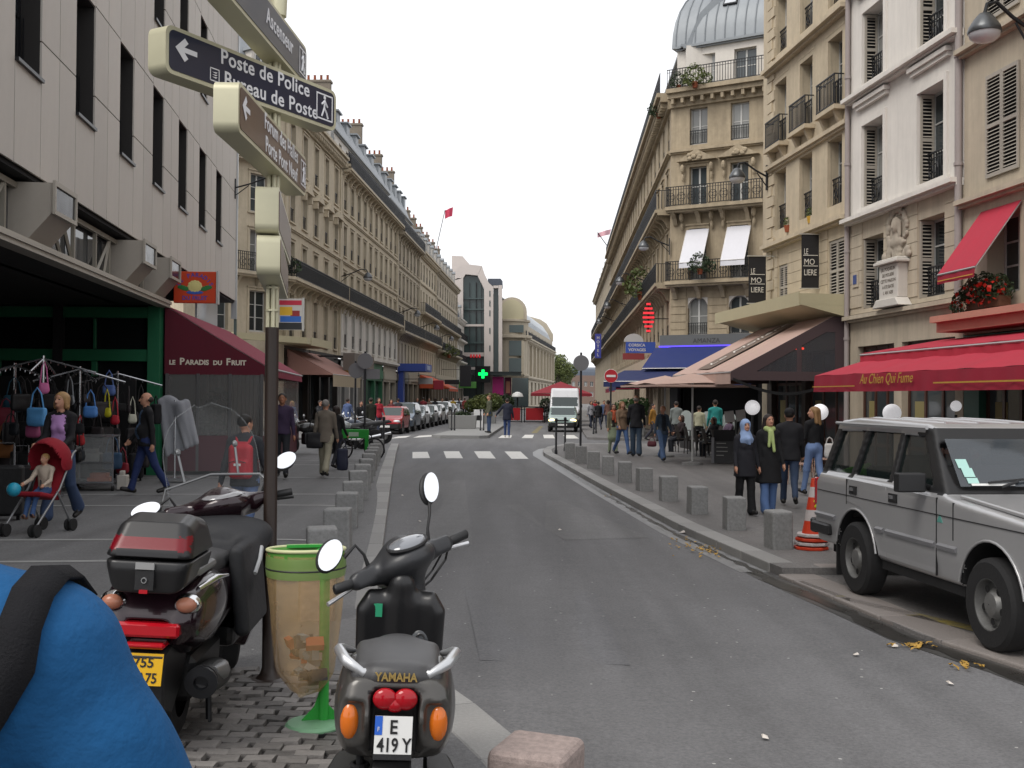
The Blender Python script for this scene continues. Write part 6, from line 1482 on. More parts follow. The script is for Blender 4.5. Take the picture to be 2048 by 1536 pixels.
# ================================================================== SIGNPOST
M_BRS = mat('sign_brass', c('c6c2a6'), .4, m=.2, ns=3, na=.06); M_BRN = mat('post_brown', c('2b211c'), .45, ns=5, na=.1)
sp = gnd(537, 1366, PAV)
SP = thing('signpost', 'brown and brass finger signpost beside the parked scooters', 'signpost', tuple(sp)); z0 = sp.z
zt_ = hgt(540, 655, sp.y) - z0
mk('post', MB().lathe([(.085, 0), (.085, .03), (.055, .06), (.042, .10), (.042, zt_)], 16), M_BRN, SP, smooth=40)
mk('foot', MB().lathe([(.13, -.01), (.13, .02), (.10, .035)], 18), M_BRN, SP, smooth=40)
up_ = MB()
for a in range(4): up_.tube([(.026 * math.cos(a * 1.57 + .4), .026 * math.sin(a * 1.57 + .4), zt_), (.026 * math.cos(a * 1.57 + .4), .026 * math.sin(a * 1.57 + .4), 4.25 - z0)], .014, 8)
for z in (zt_ + .1, zt_ + .24): up_.tube([(0, 0, z), (0, 0, z + .012)], .043, 12)
mk('upper_shaft', up_, M_BRS, SP, smooth=40); mk('finial', MB().lathe([(.05, 0), (.055, .12), (.03, .2), (.01, .22)], 14), M_BRS, SP, T(.02, 0, 4.28 - z0), smooth=40)
M_LTR = mat('sign_letter_white', (.78, .78, .80), .5); M_SBL = mat('sign_panel_navy', c('181d36'), .35, coat=.3); M_SBR = mat('sign_panel_brown', c('5a4334'), .4, coat=.3)
def rrect(w_, h_, r_, n=5):
    out = []
    for cx, cz, a0 in ((w_ / 2 - r_, h_ / 2 - r_, 0), (-w_ / 2 + r_, h_ / 2 - r_, 90), (-w_ / 2 + r_, -h_ / 2 + r_, 180), (w_ / 2 - r_, -h_ / 2 + r_, 270)):
        out += [(cx + r_ * math.cos(R(a0 + 90 * k / n)), cz + r_ * math.sin(R(a0 + 90 * k / n))) for k in range(n + 1)]
    return out
def finger(zc, ang, near, far, pm, lines, h_=.265, th=.13, picto=True, arrow=True, env=False):
    """box sign: local x runs from the near end (-near) to the far end (+far) of the arm; readable face at -y"""
    L_ = near + far; cx = (far - near) / 2
    o = mk('sign_box', MB().prism(rrect(L_, h_, .05), -th / 2, th / 2, 'y'), M_BRS, SP, T(0, 0, zc - z0) @ RZ(ang) @ T(cx, 0, 0), smooth=30)
    for sy in (-1, 1): mk('panel', MB().prism(rrect(L_ - .05, h_ - .045, .035), min(sy * th / 2, sy * (th / 2 + .004)), max(sy * th / 2, sy * (th / 2 + .004)), 'y'), pm, o)
    yf = -th / 2 - .006
    if arrow:
        xa = -L_ / 2 + .10
        mk('arrow', MB().box(xa, xa + .13, yf - .001, yf, -.014 + .02, .014 + .02).prism([(xa - .035, .02), (xa + .035, .085), (xa + .062, .062), (xa + .018, .02), (xa + .062, -.022), (xa + .035, -.045)], yf - .0012, yf - .0002, 'y'), M_LTR, o)
    for s_, sz, x, z in lines: text(s_, sz, T(x, yf, z) @ RX(90), M_LTR, o, ext=.001, bold=.0018, space=1.06)
    if picto:
        xp_ = L_ / 2 - .13; a = .085; fr_ = MB()
        for q in ((xp_ - a, xp_ + a, a - .01, a), (xp_ - a, xp_ + a, -a, -a + .01)): fr_.box(q[0], q[1], yf - .001, yf, q[2], q[3])
        for q in ((xp_ - a, xp_ - a + .01), (xp_ + a - .01, xp_ + a)): fr_.box(q[0], q[1], yf - .001, yf, -a + .01, a - .01)
        mk('pictogram_frame', fr_, M_LTR, o)
        pg = MB().lathe([(.013, -.0005), (.013, .0005)], 12, 0, T(xp_, yf - .001, .062) @ RX(90))
        for pts in (((0, .045), (-.004, -.005)), ((-.004, -.005), (-.03, -.065)), ((-.004, -.005), (.02, -.035), (.034, -.07)), ((0, .04), (.03, .005)), ((0, .04), (-.032, .012))):
            for (x1, z1), (x2, z2) in zip(pts, pts[1:]): pg.tube([(xp_ + x1, yf - .001, z1), (xp_ + x2, yf - .001, z2)], .0075, 4)
        mk('walking_figure', pg, M_LTR, o)
    if env:
        fr_ = MB(); a = .038; xe = env
        for q in ((-a, a, a - .006, a), (-a, a, -a, -a + .006), (-a, -a + .006, -a, a), (a - .006, a, -a, a)): fr_.box(xe + q[0], xe + q[1], yf - .001, yf, -.055 + q[2], -.055 + q[3])
        for k in (-1, 0, 1): fr_.prism([(xe - .02, -.055 + k * .014), (xe + .022, -.05 + k * .014), (xe + .01, -.06 + k * .014)], yf - .001, yf, 'y')
        mk('post_logo', fr_, M_LTR, o)
    return o
a1 = math.degrees(math.atan2(1.7, .6)); a1 = 66
finger(hgt(548, 186, sp.y), 62, .97, .54, M_SBL, [('Poste de Police', .122, -.34, .028), ('Bureau de Poste', .122, -.31, -.094)], env=-.385)
finger(hgt(548, 309, sp.y), 90, 1.15, .72, M_SBR, [('Forum des Halles', .13, -.36, .028), ('Porte Pont Neuf', .13, -.33, -.098)])
finger(hgt(548, 84, sp.y), 87, 1.35, .55, mat('sign_panel_slate', c('454a55'), .4, coat=.3), [('Ascenseur', .138, -.05, -.03)], arrow=False)
finger(hgt(537, 398, 5.9), 99, .62, 1.0, M_SBR, [('Rue de Rivoli', .118, -.45, -.03)][:0], picto=False, arrow=False)
finger(hgt(537, 494, 5.9), 100, .62, 1.0, M_SBR, [], picto=False, arrow=False, h_=.23)
# ================================================================== LITTER BIN
bp = gnd(628, 1460, PAV); Mgreen = mat('bin_green', c('2f9a3a'), .45, ns=4, na=.15); Mdull = mat('bin_green_dull', c('6f9a78'), .6, ns=5, na=.2)
BN = thing('litter_bin', 'green bag-ring litter bin on a round base between the scooters', 'litter bin', tuple(bp), 12)
rz_ = hgt(616, 1110, bp.y) - bp.z; k_ = .19
mk('base', MB().lathe([(.155, 0), (.155, .03), (.14, .045), (.05, .05)], 24), Mdull, BN, smooth=30); mk('base_rim', MB().lathe([(.163, -.005), (.163, .022)], 24), M_BLK, BN)
mk('post', MB().tube([(.05, .02, .04), (.05, .02, rz_ - .05), (.03, .12, rz_)], .028, 10).prism([(-.10, .045), (.02, .045), (.02, .26), (-.03, .12)], -.006, .006, 'y', 0, T(.03, .02, 0)).prism([(.02, .045), (.12, .045), (.05, .12), (.02, .26)], -.006, .006, 'y', 0, T(.03, .02, 0)), Mgreen, BN, smooth=40)
ro = [(k_ + .005, -.05), (k_ + .012, .02), (k_ + .016, .035), (k_ + .004, .04), (k_ - .004, .02), (k_ - .004, -.05)]
rg_ = mk('ring', MB().lathe(ro, 32, 0, None, False), mat('bin_ring_green', c('5d9a42'), .5, ns=3, na=.15), BN, T(-.05, -.02, rz_) @ RX(-3), smooth=40)
mk('ring_lip', MB().torus(k_ + .012, .010, 32, 8, 0, T(0, 0, .036)), mat('bin_lip', c('c6c89a'), .5), rg_, smooth=60)
mk('lid_hinge', MB().box(-.1, .1, .16, .22, .03, .045), Mgreen, rg_)
bagM = mat('bin_bag_plastic', c('c9a878'), .22, ns=3, na=.25, alpha=.42, bs=14, ba=.6, spec=.6)
rr = random.Random(4); rings = []; nb = 40
for k in range(19):
    t_ = k / 18; z = .02 - .72 * t_; r0 = k_ + .012 - .065 * t_ ** 1.3 - (.06 * max(0, (t_ - .85) / .15) ** 1.5)
    rings.append([(r0 * (1 + .05 * math.sin(j * 1.3 + 2 * t_) * (.3 + t_) + .03 * math.sin(j * 2.9 + 5 * t_)) * math.cos(2 * math.pi * j / nb), r0 * (1 + .06 * math.sin(j * .9 + 3 * t_) * (.3 + t_)) * math.sin(2 * math.pi * j / nb), z - .03 * math.sin(j * .5) * t_) for j in range(nb)])
bag = mk('bag', MB().loft(rings, 0, False).add(rings[-1] + [(0, 0, -.74)], [(j, (j + 1) % nb, nb) for j in range(nb)]), bagM, BN, T(-.05, -.02, rz_), smooth=80)
mk('bag_cuff', MB().lathe([(k_ + .018, .01), (k_ + .022, -.06), (k_ + .016, -.10)], 32, 0, None, False), mat('bag_cuff', c('7d9a58'), .3, alpha=.8), bag, smooth=60); mk('elastic', MB().torus(k_ + .02, .005, 32, 6, 0, T(0, 0, -.055)), M_BLK, bag)
tr_ = MB()
for i in range(26):
    a = rr.uniform(0, 6.28); q = rr.uniform(0, .10); s_ = rr.uniform(.02, .05)
    tr_.box(-s_, s_, -s_ * .7, s_ * .7, -s_ * .4, s_ * .4, i % 4, T(q * math.cos(a), q * math.sin(a), rr.uniform(-.68, -.42)) @ RZ(rr.uniform(0, 360)) @ RX(rr.uniform(0, 360)))
mk('rubbish', tr_, [mat('rub1', (.5, .48, .45), .7), mat('rub2', (.05, .05, .06), .6), mat('rub3', c('b05a38'), .7), mat('rub4', c('7d8a90'), .6)], bag)['kind'] = 'stuff'
# ================================================================== SCOOTERS
M_SGR = mat('scooter_graphite', c('4c4a47'), .32, m=.4, coat=.5, ns=3, na=.05); M_SBK = mat('scooter_black', (.012, .012, .013), .38, coat=.15); M_SEAT = mat('seat_vinyl', (.05, .05, .052), .42, bs=250, ba=.12)
M_CLR = mat('clear_screen', (.6, .63, .65), .05, alpha=.055, spec=.4)
A = T(-.45, 4.08, g(-.44, 4.1) + PAV) @ RZ(5) @ RY(2.5) @ SCL(.96, 1.02, 1.10)
SA = thing('scooter', 'small graphite scooter seen from behind with white number plate', 'scooter', M=A)
# tail fairing (rear at -y, front at +y)
s = SD((-.28, -.45, .3), (.28, .55, .95), .011)
s.poly([(-.33, .60), (-.30, .72), (-.1, .745), (.42, .70), (.46, .48), (.2, .40), (-.1, .42), (-.26, .47)], -.185, .185, 0, .07, .0, 0, '+', lambda X, Y, Z: np.maximum(0, .62 - Z) * .25 + np.maximum(0, Y) * .1)
s.ell((.15, -.10, .60), (.075, .24, .15), .05).ell((-.15, -.10, .60), (.075, .24, .15), .05)
s.box((0, -.36, .545), (.085, .10, .14), .02, .01, 1, '-'); s.box((0, -.40, .675), (.12, .06, .07), .03, .01, 1, '-')
for sx in (-1, 1): s.box((sx * .155, -.36, .585), (.05, .06, .072), .02, .005, 0, '-')
link('tail_fairing', s.mesh('tail_fairing', [M_SGR, M_SBK]), SA)
tl_ = MB()
mk('tail_light', MB().ell((-.036, -.318, .668), (.044, .022, .034), 16, 10).ell((.036, -.318, .668), (.044, .022, .034), 16, 10).ell((0, -.316, .65), (.034, .022, .024), 12, 8), mat('tail_lens_red', c('a00818'), .12, coat=.2), SA, smooth=60)
for sx in (-1, 1):
    mk('indicator', MB().ell((sx * .158, -.285, .592), (.036, .035, .062), 14, 10), M_ORL, SA, smooth=60); mk('screw', MB().ell((sx * .105, -.29, .60), (.007, .01, .007), 8, 6), M_CHR, SA)
    mk('grab_rail', MB().tube([(sx * .05, -.24, .745), (sx * .12, -.27, .735), (sx * .18, -.25, .765), (sx * .215, -.17, .785), (sx * .21, -.05, .765), (sx * .17, .05, .735)], [.010, .015, .019, .019, .015, .010], 10), mat('rail_silver', (.55, .56, .57), .3, m=.7), SA, smooth=60)
s = SD((-.24, -.42, .66), (.24, .6, .92), .011)
s.ell((0, -.06, .745), (.15, .24, .04), .03).ell((0, .2, .70), (.13, .26, .045), .05).box((0, -.06, .72), (.165, .22, .035), .03, .03).box((0, -.27, .725), (.10, .03, .03), .03, .03)
link('seat', s.mesh('seat', [M_SEAT]), SA)
text('YAMAHA', .036, T(0, -.312, .722) @ RX(90), mat('letter_gold', c('b0965a'), .4, m=.5), SA, align='CENTER', bold=.001)
pl_ = mk('number_plate', MB().box(-.07, .07, -.006, 0, -.06, .06).box(-.07, -.042, -.0075, -.006, 0, .06, 1), [M_PLW, mat('plate_blue', c('2a5fc0'), .4)], SA, T(0, -.345, .565) @ RX(-8) @ SCL(.94, 1, .94))
text('E', .062, T(0, -.008, .005) @ RX(90), M_PLT, pl_, ext=.0005, align='CENTER', bold=.0012); text('419 Y', .062, T(.004, -.008, -.052) @ RX(90), M_PLT, pl_, ext=.0005, align='CENTER', sx=.86, bold=.0012); text('F', .02, T(-.056, -.009, .012) @ RX(90), M_PLW, pl_, ext=.0003, align='CENTER')
mk('plate_frame', MB().box(-.072, .072, -.007, .004, -.078, -.0605), M_BLK, pl_); mk('mudguard', MB().box(-.075, .075, -.34, -.325, .28, .46).prism([(-.34, .45), (-.2, .45), (.1, .36), (.1, .30), (-.3, .26)], -.07, .07, 'x'), M_BLK, SA, bev=.01)
for sx in (-1, 1): mk('side_flare', MB().loft([[(sx * .12, -.30, .40), (sx * .12, -.30, .30), (sx * .12, .1, .28), (sx * .12, .1, .40)], [(sx * .27, -.22, .37), (sx * .28, -.22, .31), (sx * .24, .1, .29), (sx * .22, .1, .38)]]), M_BLK, SA, bev=.012)
sh_ = MB()
for k in range(9): sh_.torus(.03, .009, 12, 6, 0, T(-.12, -.16 + .006 * k, .12 + .035 * k))
mk('rear_shock', sh_.tube([(-.12, -.16, .1), (-.12, -.1, .45)], .014, 8), M_DARK, SA)
def sc_wheel(root, y, r_=.225, w_=.11, steer=0, x=0): 
    ty, rm = wheel_meshes(r_, w_, 'sc%.3f%.2f' % (r_, w_)); o = link('wheel', ty, root, T(x, y, r_) @ RZ(steer)); link('rim', rm, o); return o
sc_wheel(SA, 0); sc_wheel(SA, 1.27, steer=25)
mk('engine', MB().box(-.14, .02, -.12, .35, .16, .36), M_BLK, SA, bev=.03); mk('exhaust', MB().tube([(.13, .25, .2), (.15, -.05, .24), (.16, -.28, .30)], [.04, .055, .05], 12), M_BLK, SA, smooth=50)
mk('floorboard', MB().box(-.17, .17, .4, .95, .30, .40).box(-.1, .1, .40, .55, .38, .66), M_SBK, SA, bev=.04, seg=2)
# leg shield
s = SD((-.27, .78, .25), (.27, 1.25, 1.0), .012)
s.poly([(-.155, .93), (.155, .93), (.205, .86), (.20, .62), (.215, .42), (.17, .34), (-.17, .34), (-.215, .42), (-.20, .62), (-.205, .86)], .86, 1.0, 1, .065, 0, 0)
s.cap((0, .92, .55), (0, .9, .95), .075, .06, .04).cap((0, 1.05, .5), (0, 1.0, .85), .10, .09, .05)
def lean(P): Q = P.copy(); Q[:, 2] -= .11; Q[:, 1] += (P[:, 2] - .4) * -.16 + np.abs(P[:, 0]) ** 2 * -1.2; return Q
link('leg_shield', s.mesh('leg_shield', [M_SBK], warp=lean), SA)
mk('green_sticker', MB().box(-.155, -.085, -.004, 0, -.027, .027), mat('sticker_green', c('2f9a70'), .6), SA, T(0, .775, .745) @ RX(9))
lk = mk('ignition_lock', MB().ell((.10, .80, .63), (.05, .02, .045), 14, 8, 0), mat('lock_grey', (.06, .065, .07), .3), SA, smooth=60); mk('key_barrel', MB().torus(.018, .005, 14, 6, 0, T(.095, .782, .635) @ RX(90)), M_CHR, lk)
mk('front_fender', MB().tube([(0, 1.05, .42), (0, 1.2, .50), (0, 1.38, .46), (0, 1.48, .36)], [.05, .085, .085, .05], 12), M_SBK, SA, T(0, 0, 0), smooth=60)
# handlebar group, steered to the left
HB = T(0, .90, .935) @ RX(27) @ RZ(36) @ RX(-38)
s = SD((-.32, -.2, -.16), (.32, .22, .14), .009)
s.ell((0, 0, -.01), (.15, .15, .075), .02).box((0, .06, -.01), (.20, .055, .04), .04, .05).cap((-.26, .02, -.01), (.26, .02, -.01), .032, None, .04).cap((0, .03, -.15), (0, .02, 0), .075, .10, .05).ell((0, .12, -.03), (.11, .08, .08), .04)
for sx in (-1, 1): s.box((sx * .215, .02, -.01), (.05, .035, .035), .015, .01)
hd = link('handlebar_cover', s.mesh('handlebar_cover', [mat('scooter_charcoal', (.028, .029, .032), .42, coat=.1)]), SA, HB)
mk('instrument_dial', MB().ell((0, -.045, .082), (.098, .066, .02), 20, 8), mat('dial_glass', (.16, .17, .19), .08, coat=1.0, spec=.8), hd, RX(22), smooth=60); mk('dial_rim', MB().torus(1, .08, 28, 6, 0, T(0, -.045, .080) @ SCL(.1, .07, .1)), M_BLK, hd, RX(22))
for sx in (-1, 1):
    mk('grip', MB().tube([(sx * .25, .02, -.01), (sx * .26, .018, -.01), (sx * .37, .005, -.005), (sx * .375, .005, -.005)], [.014, .021, .021, .015], 12), M_BLK, hd, smooth=50)
    mk('brake_lever', MB().tube([(sx * .22, .06, -.02), (sx * .28, .075, -.035), (sx * .40, .055, -.05)], [.009, .008, .010], 8), mat('lever_alloy', (.62, .62, .63), .3, m=.8), hd, smooth=50)
    st = MB().tube([(sx * .17, .03, .03), (sx * .18, .02, .08), (sx * .21, .02, .13), (sx * (.24 if sx > 0 else .27), .04, .18 if sx > 0 else .10)], [.011, .007, .007, .009], 8)
    mr_ = mk('mirror_stem', st, M_BLK, hd, smooth=50)
    Mm = T(sx * (.27 if sx > 0 else .33), .05, .24 if sx > 0 else .13) @ RZ(14 if sx > 0 else -12) @ RX(-4) @ RY(38 if sx > 0 else 55)
    mk('mirror_shell', MB().ell((0, .012, 0), (.055, .022, .078), 18, 10), M_BLK, mr_, Mm, smooth=60); mk('mirror_face', MB().prism([(.047 * math.cos(a * math.pi / 12), .070 * math.sin(a * math.pi / 12)) for a in range(24)], -.0135, -.011, 'y'), M_MIR, mr_, Mm)
mk('cable', MB().tube([(.3, .08, -.03), (.3, .14, -.08), (.2, .16, -.14), (.08, .12, -.16)], .006, 6).tube([(.27, .07, -.03), (.22, .15, -.10), (.1, .14, -.15)], .005, 6), M_BLK, hd)
# --- maxi scooter with top box
B = T(-1.76, 5.66, g(-1.7, 5.6) + PAV) @ RZ(3) @ RY(3) @ SCL(1.04, 1.04, 1.04)
SB = thing('scooter', 'dark maroon scooter with black top box, windscreen and leg apron', 'scooter', M=B)
M_MRN = mat('scooter_maroon', c('24121a'), .22, m=.25, coat=.7)
s = SD((-.34, -.6, .3), (.34, .8, 1.0), .013)
s.poly([(-.50, .66), (-.42, .80), (-.1, .84), (.55, .78), (.62, .5), (.2, .42), (-.2, .46), (-.42, .55)], -.20, .20, 0, .08, 0, 0, '+', lambda X, Y, Z: np.maximum(0, .62 - Z) * .2)
s.ell((.17, -.12, .68), (.09, .34, .16), .05).ell((-.17, -.12, .68), (.09, .34, .16), .05).box((0, -.5, .55), (.10, .08, .12), .03, .02, 0, '-')
link('tail_fairing', s.mesh('tail_fairing', [M_MRN]), SB)
for sx in (-1, 1):
    q = mk('indicator', MB().ell((sx * .165, -.44, .745), (.062, .05, .048), 16, 10), M_CHR, SB, T(0, 0, 0), smooth=60); mk('bulb', MB().ell((sx * .165, -.47, .745), (.048, .035, .036), 14, 8), mat('lens_amber_clear', c('a8705a'), .2), q, smooth=60)
    mk('trim', MB().tube([(sx * .19, -.36, .80), (sx * .235, -.2, .83), (sx * .25, .0, .81)], [.012, .016, .008], 8), M_CHR, SB, smooth=60)
mk('tail_light', MB().box(-.15, .15, -.52, -.42, .60, .665).box(-.09, .09, -.51, -.42, .545, .575), M_RDL, SB, bev=.012)
pl_ = mk('number_plate', MB().box(-.085, .085, -.006, 0, -.07, .07), M_PLY, SB, T(.0, -.50, .455) @ RX(-10))
text('755', .062, T(.0, -.008, .01) @ RX(90), M_PLT, pl_, ext=.0005, align='CENTER', bold=.0012); text('QA75', .062, T(.0, -.008, -.058) @ RX(90), M_PLT, pl_, ext=.0005, align='CENTER', sx=.85, bold=.0012)
mk('mudguard', MB().prism([(-.50, .52), (-.3, .56), (0, .4), (-.3, .2), (-.46, .26)], -.09, .09, 'x'), M_BLK, SB, bev=.01)
s = SD((-.2, -.4, .68), (.2, .75, .98), .014); s.ell((0, .1, .84), (.16, .34, .06), .04).ell((0, .42, .81), (.15, .28, .06), .05).box((0, .2, .80), (.16, .40, .05), .05, .03); link('seat', s.mesh('seat', [M_SEAT]), SB)
mk('rack', MB().tube([(-.16, .05, .86), (-.17, -.3, .87), (-.1, -.42, .87), (.1, -.42, .87), (.17, -.3, .87), (.16, .05, .86)], .022, 8).box(-.12, .12, -.4, -.1, .86, .885), mat('rack_grey', (.20, .20, .20), .45, m=.4), SB, smooth=40)
s = SD((-.28, -.62, .86), (.28, .02, 1.28), .010)
s.poly([(-.55, .89), (-.57, 1.0), (-.555, 1.09), (-.46, 1.21), (-.30, 1.235), (-.12, 1.20), (-.06, 1.08), (-.08, .89)], -.215, .215, 0, .06, 0, 0, '+', lambda X, Y, Z: np.abs(Z - 1.05) * .22)
s.poly([(-.66, 1.085), (-.5, 1.085), (-.44, 1.15), (-.66, 1.15)], -.20, .20, 0, .01, 0, 1, 'p')
s.box((0, -.3, 1.045), (.26, .4, .006), .002, .0, 0, '-')
TB = link('top_box', s.mesh('top_box', [M_SBK], [0]), SB, T(0, 0, -.05) @ SCL(.9, 1, .96)); link('reflector', s.mesh('reflector', [mat('reflector_red', c('6a0a18'), .25)], [1]), TB)
mk('lock', MB().box(-.045, .045, -.582, -.56, .91, 1.0).torus(.012, .004, 10, 6, 1, T(0, -.585, .955) @ RX(90)).box(-.02, .02, -.59, -.575, .895, .912, 2), [M_BLK, M_CHR, M_RDL], TB); mk('badge', MB().box(-.045, .045, -.587, -.572, 1.005, 1.035), mat('badge_grey', (.3, .3, .3), .3), TB)
sc_wheel(SB, 0, .24, .13); sc_wheel(SB, 1.38, .24, .12, 18)
ex = mk('exhaust', MB().tube([(.17, .35, .26), (.2, .1, .30), (.22, -.30, .36)], [.05, .078, .075], 16), M_BLK, SB, smooth=50); mk('tailpipe', MB().lathe([(.075, 0), (.078, .02), (.035, .025), (.03, 0), (.004, -.01)], 16, 0, T(.221, -.305, .361) @ RX(98)), M_IRON, ex, smooth=40); mk('heat_shield', MB().tube([(.235, .1, .34), (.265, -.12, .37), (.255, -.25, .39)], [.03, .05, .03], 10), mat('shield_grey', (.22, .22, .22), .4, m=.5), ex, smooth=60)
mk('engine', MB().box(-.16, .14, -.1, .5, .2, .42), M_BLK, SB, bev=.03); mk('centre_stand', MB().tube([(-.12, .3, .28), (-.16, .22, 0)], .016, 8).tube([(.12, .3, .28), (.16, .22, 0)], .016, 8).tube([(-.16, .22, .01), (-.22, .16, .01)], .014, 8), M_IRON, SB)
mk('floorboard', MB().box(-.2, .2, .55, 1.1, .32, .44).box(-.11, .11, .5, .95, .42, .72), M_SBK, SB, bev=.04, seg=2)
s = SD((-.32, .9, .25), (.32, 1.5, 1.1), .014)
s.poly([(-.2, 1.0), (.2, 1.0), (.25, .88), (.24, .5), (.18, .34), (-.18, .34), (-.24, .5), (-.25, .88)], 1.0, 1.16, 1, .04, 0, 0).ell((0, 1.2, .85), (.2, .16, .2), .08); link('leg_shield', s.mesh('leg_shield', [M_MRN], warp=lean), SB)
# padded leg apron hanging over the shield and the right side
s = SD((-.30, .28, .38), (.42, 1.15, 1.02), .014)
s.box((.02, .72, .80), (.26, .30, .055), .05, .05, 0, '+', RX(24)).box((.24, .66, .66), (.04, .30, .24), .035, .08, 0, '+', RY(-8)).ell((.05, .92, .90), (.26, .18, .10), .06)
link('leg_apron', s.mesh('leg_apron', [mat('apron_fabric', (.022, .023, .026), .65, bs=30, ba=.25)]), SB)
mk('apron_stripe', MB().tube([(.298, .50, .74), (.30, .62, .80), (.285, .74, .85)], .012, 6), mat('reflective_grey', (.4, .41, .42), .5), SB)
HB = T(0, 1.0, 1.04) @ RX(26) @ RZ(26) @ RX(-36)
s = SD((-.36, -.25, -.16), (.36, .3, .16), .010)
s.ell((0, .04, 0), (.18, .18, .085), .02).cap((-.3, .02, .01), (.3, .02, .01), .036, None, .05).box((0, .08, -.02), (.24, .07, .05), .05, .05).cap((0, .03, -.15), (0, .02, 0), .08, .11, .05)
hd = link('handlebar_cover', s.mesh('handlebar_cover', [M_MRN]), SB, HB)
mk('instrument_dial', MB().ell((0, -.04, .065), (.12, .075, .022), 20, 8), mat('dial_glass_silver', (.25, .25, .26), .1, coat=1), hd, RX(16), smooth=60)
for sx in (-1, 1):
    mk('grip', MB().tube([(sx * .29, .02, .01), (sx * .30, .015, .01), (sx * .42, 0, .01)], [.016, .022, .022], 12), M_BLK, hd, smooth=50); mk('brake_lever', MB().tube([(sx * .26, .06, 0), (sx * .32, .08, -.01), (sx * .44, .06, -.02)], .009, 8), M_BLK, hd)
    mr_ = mk('mirror_stem', MB().tube([(sx * .25, .04, .04), (sx * .28, .03, .10), (sx * .36, .03, .15 if sx > 0 else .06)], .008, 8), M_BLK, hd)
    Mm = T(sx * .42, .03, .20 if sx > 0 else .05) @ RZ(10 * sx) @ RX(-26) @ RY(62 if sx > 0 else 80)
    mk('mirror_shell', MB().ell((0, .012, 0), (.05, .02, .088), 18, 10), M_BLK, mr_, Mm, smooth=60); mk('mirror_face', MB().prism([(.046 * math.cos(a * math.pi / 12), .082 * math.sin(a * math.pi / 12)) for a in range(24)], -.0125, -.0095, 'y'), M_MIR, mr_, Mm)
mk('screen_bar', MB().tube([(-.34, .04, .04), (-.28, .14, .16), (0, .18, .21), (.28, .14, .16), (.34, .04, .04)], .008, 8), mat('bar_steel', (.22, .225, .23), .3, m=.8), hd, smooth=60)
for sx in (-1, 1): mk('screen_stalk', MB().tube([(sx * .16, .17, .19), (sx * .17, .17, .36)], .008, 8).ell((sx * .17, .165, .37), (.018, .018, .022), 8, 6), MT['bar_steel'], hd)
rows2 = []
for k in range(15):
    z = -.18 + .80 * k / 14; w_ = .275 if z < .3 else .275 * math.sqrt(max(0.02, 1 - ((z - .3) / .325) ** 2)); rows2.append([(w_ * (j / 6 - 1), .22 + .10 * (z + .18) * 0 - .12 * (j / 6 - 1) ** 2 - .10 * z, z) for j in range(13)])
mk('windscreen', MB().loft(rows2, 0, False, None, False), M_CLR, hd, smooth=80)
eb = [rows2[k][0] for k in range(15)] + rows2[-1][1:-1] + [rows2[k][-1] for k in range(14, -1, -1)]
mk('windscreen_edge', MB().tube(eb, .003, 6), mat('screen_edge', (.3, .32, .33), .3, alpha=.25), hd)
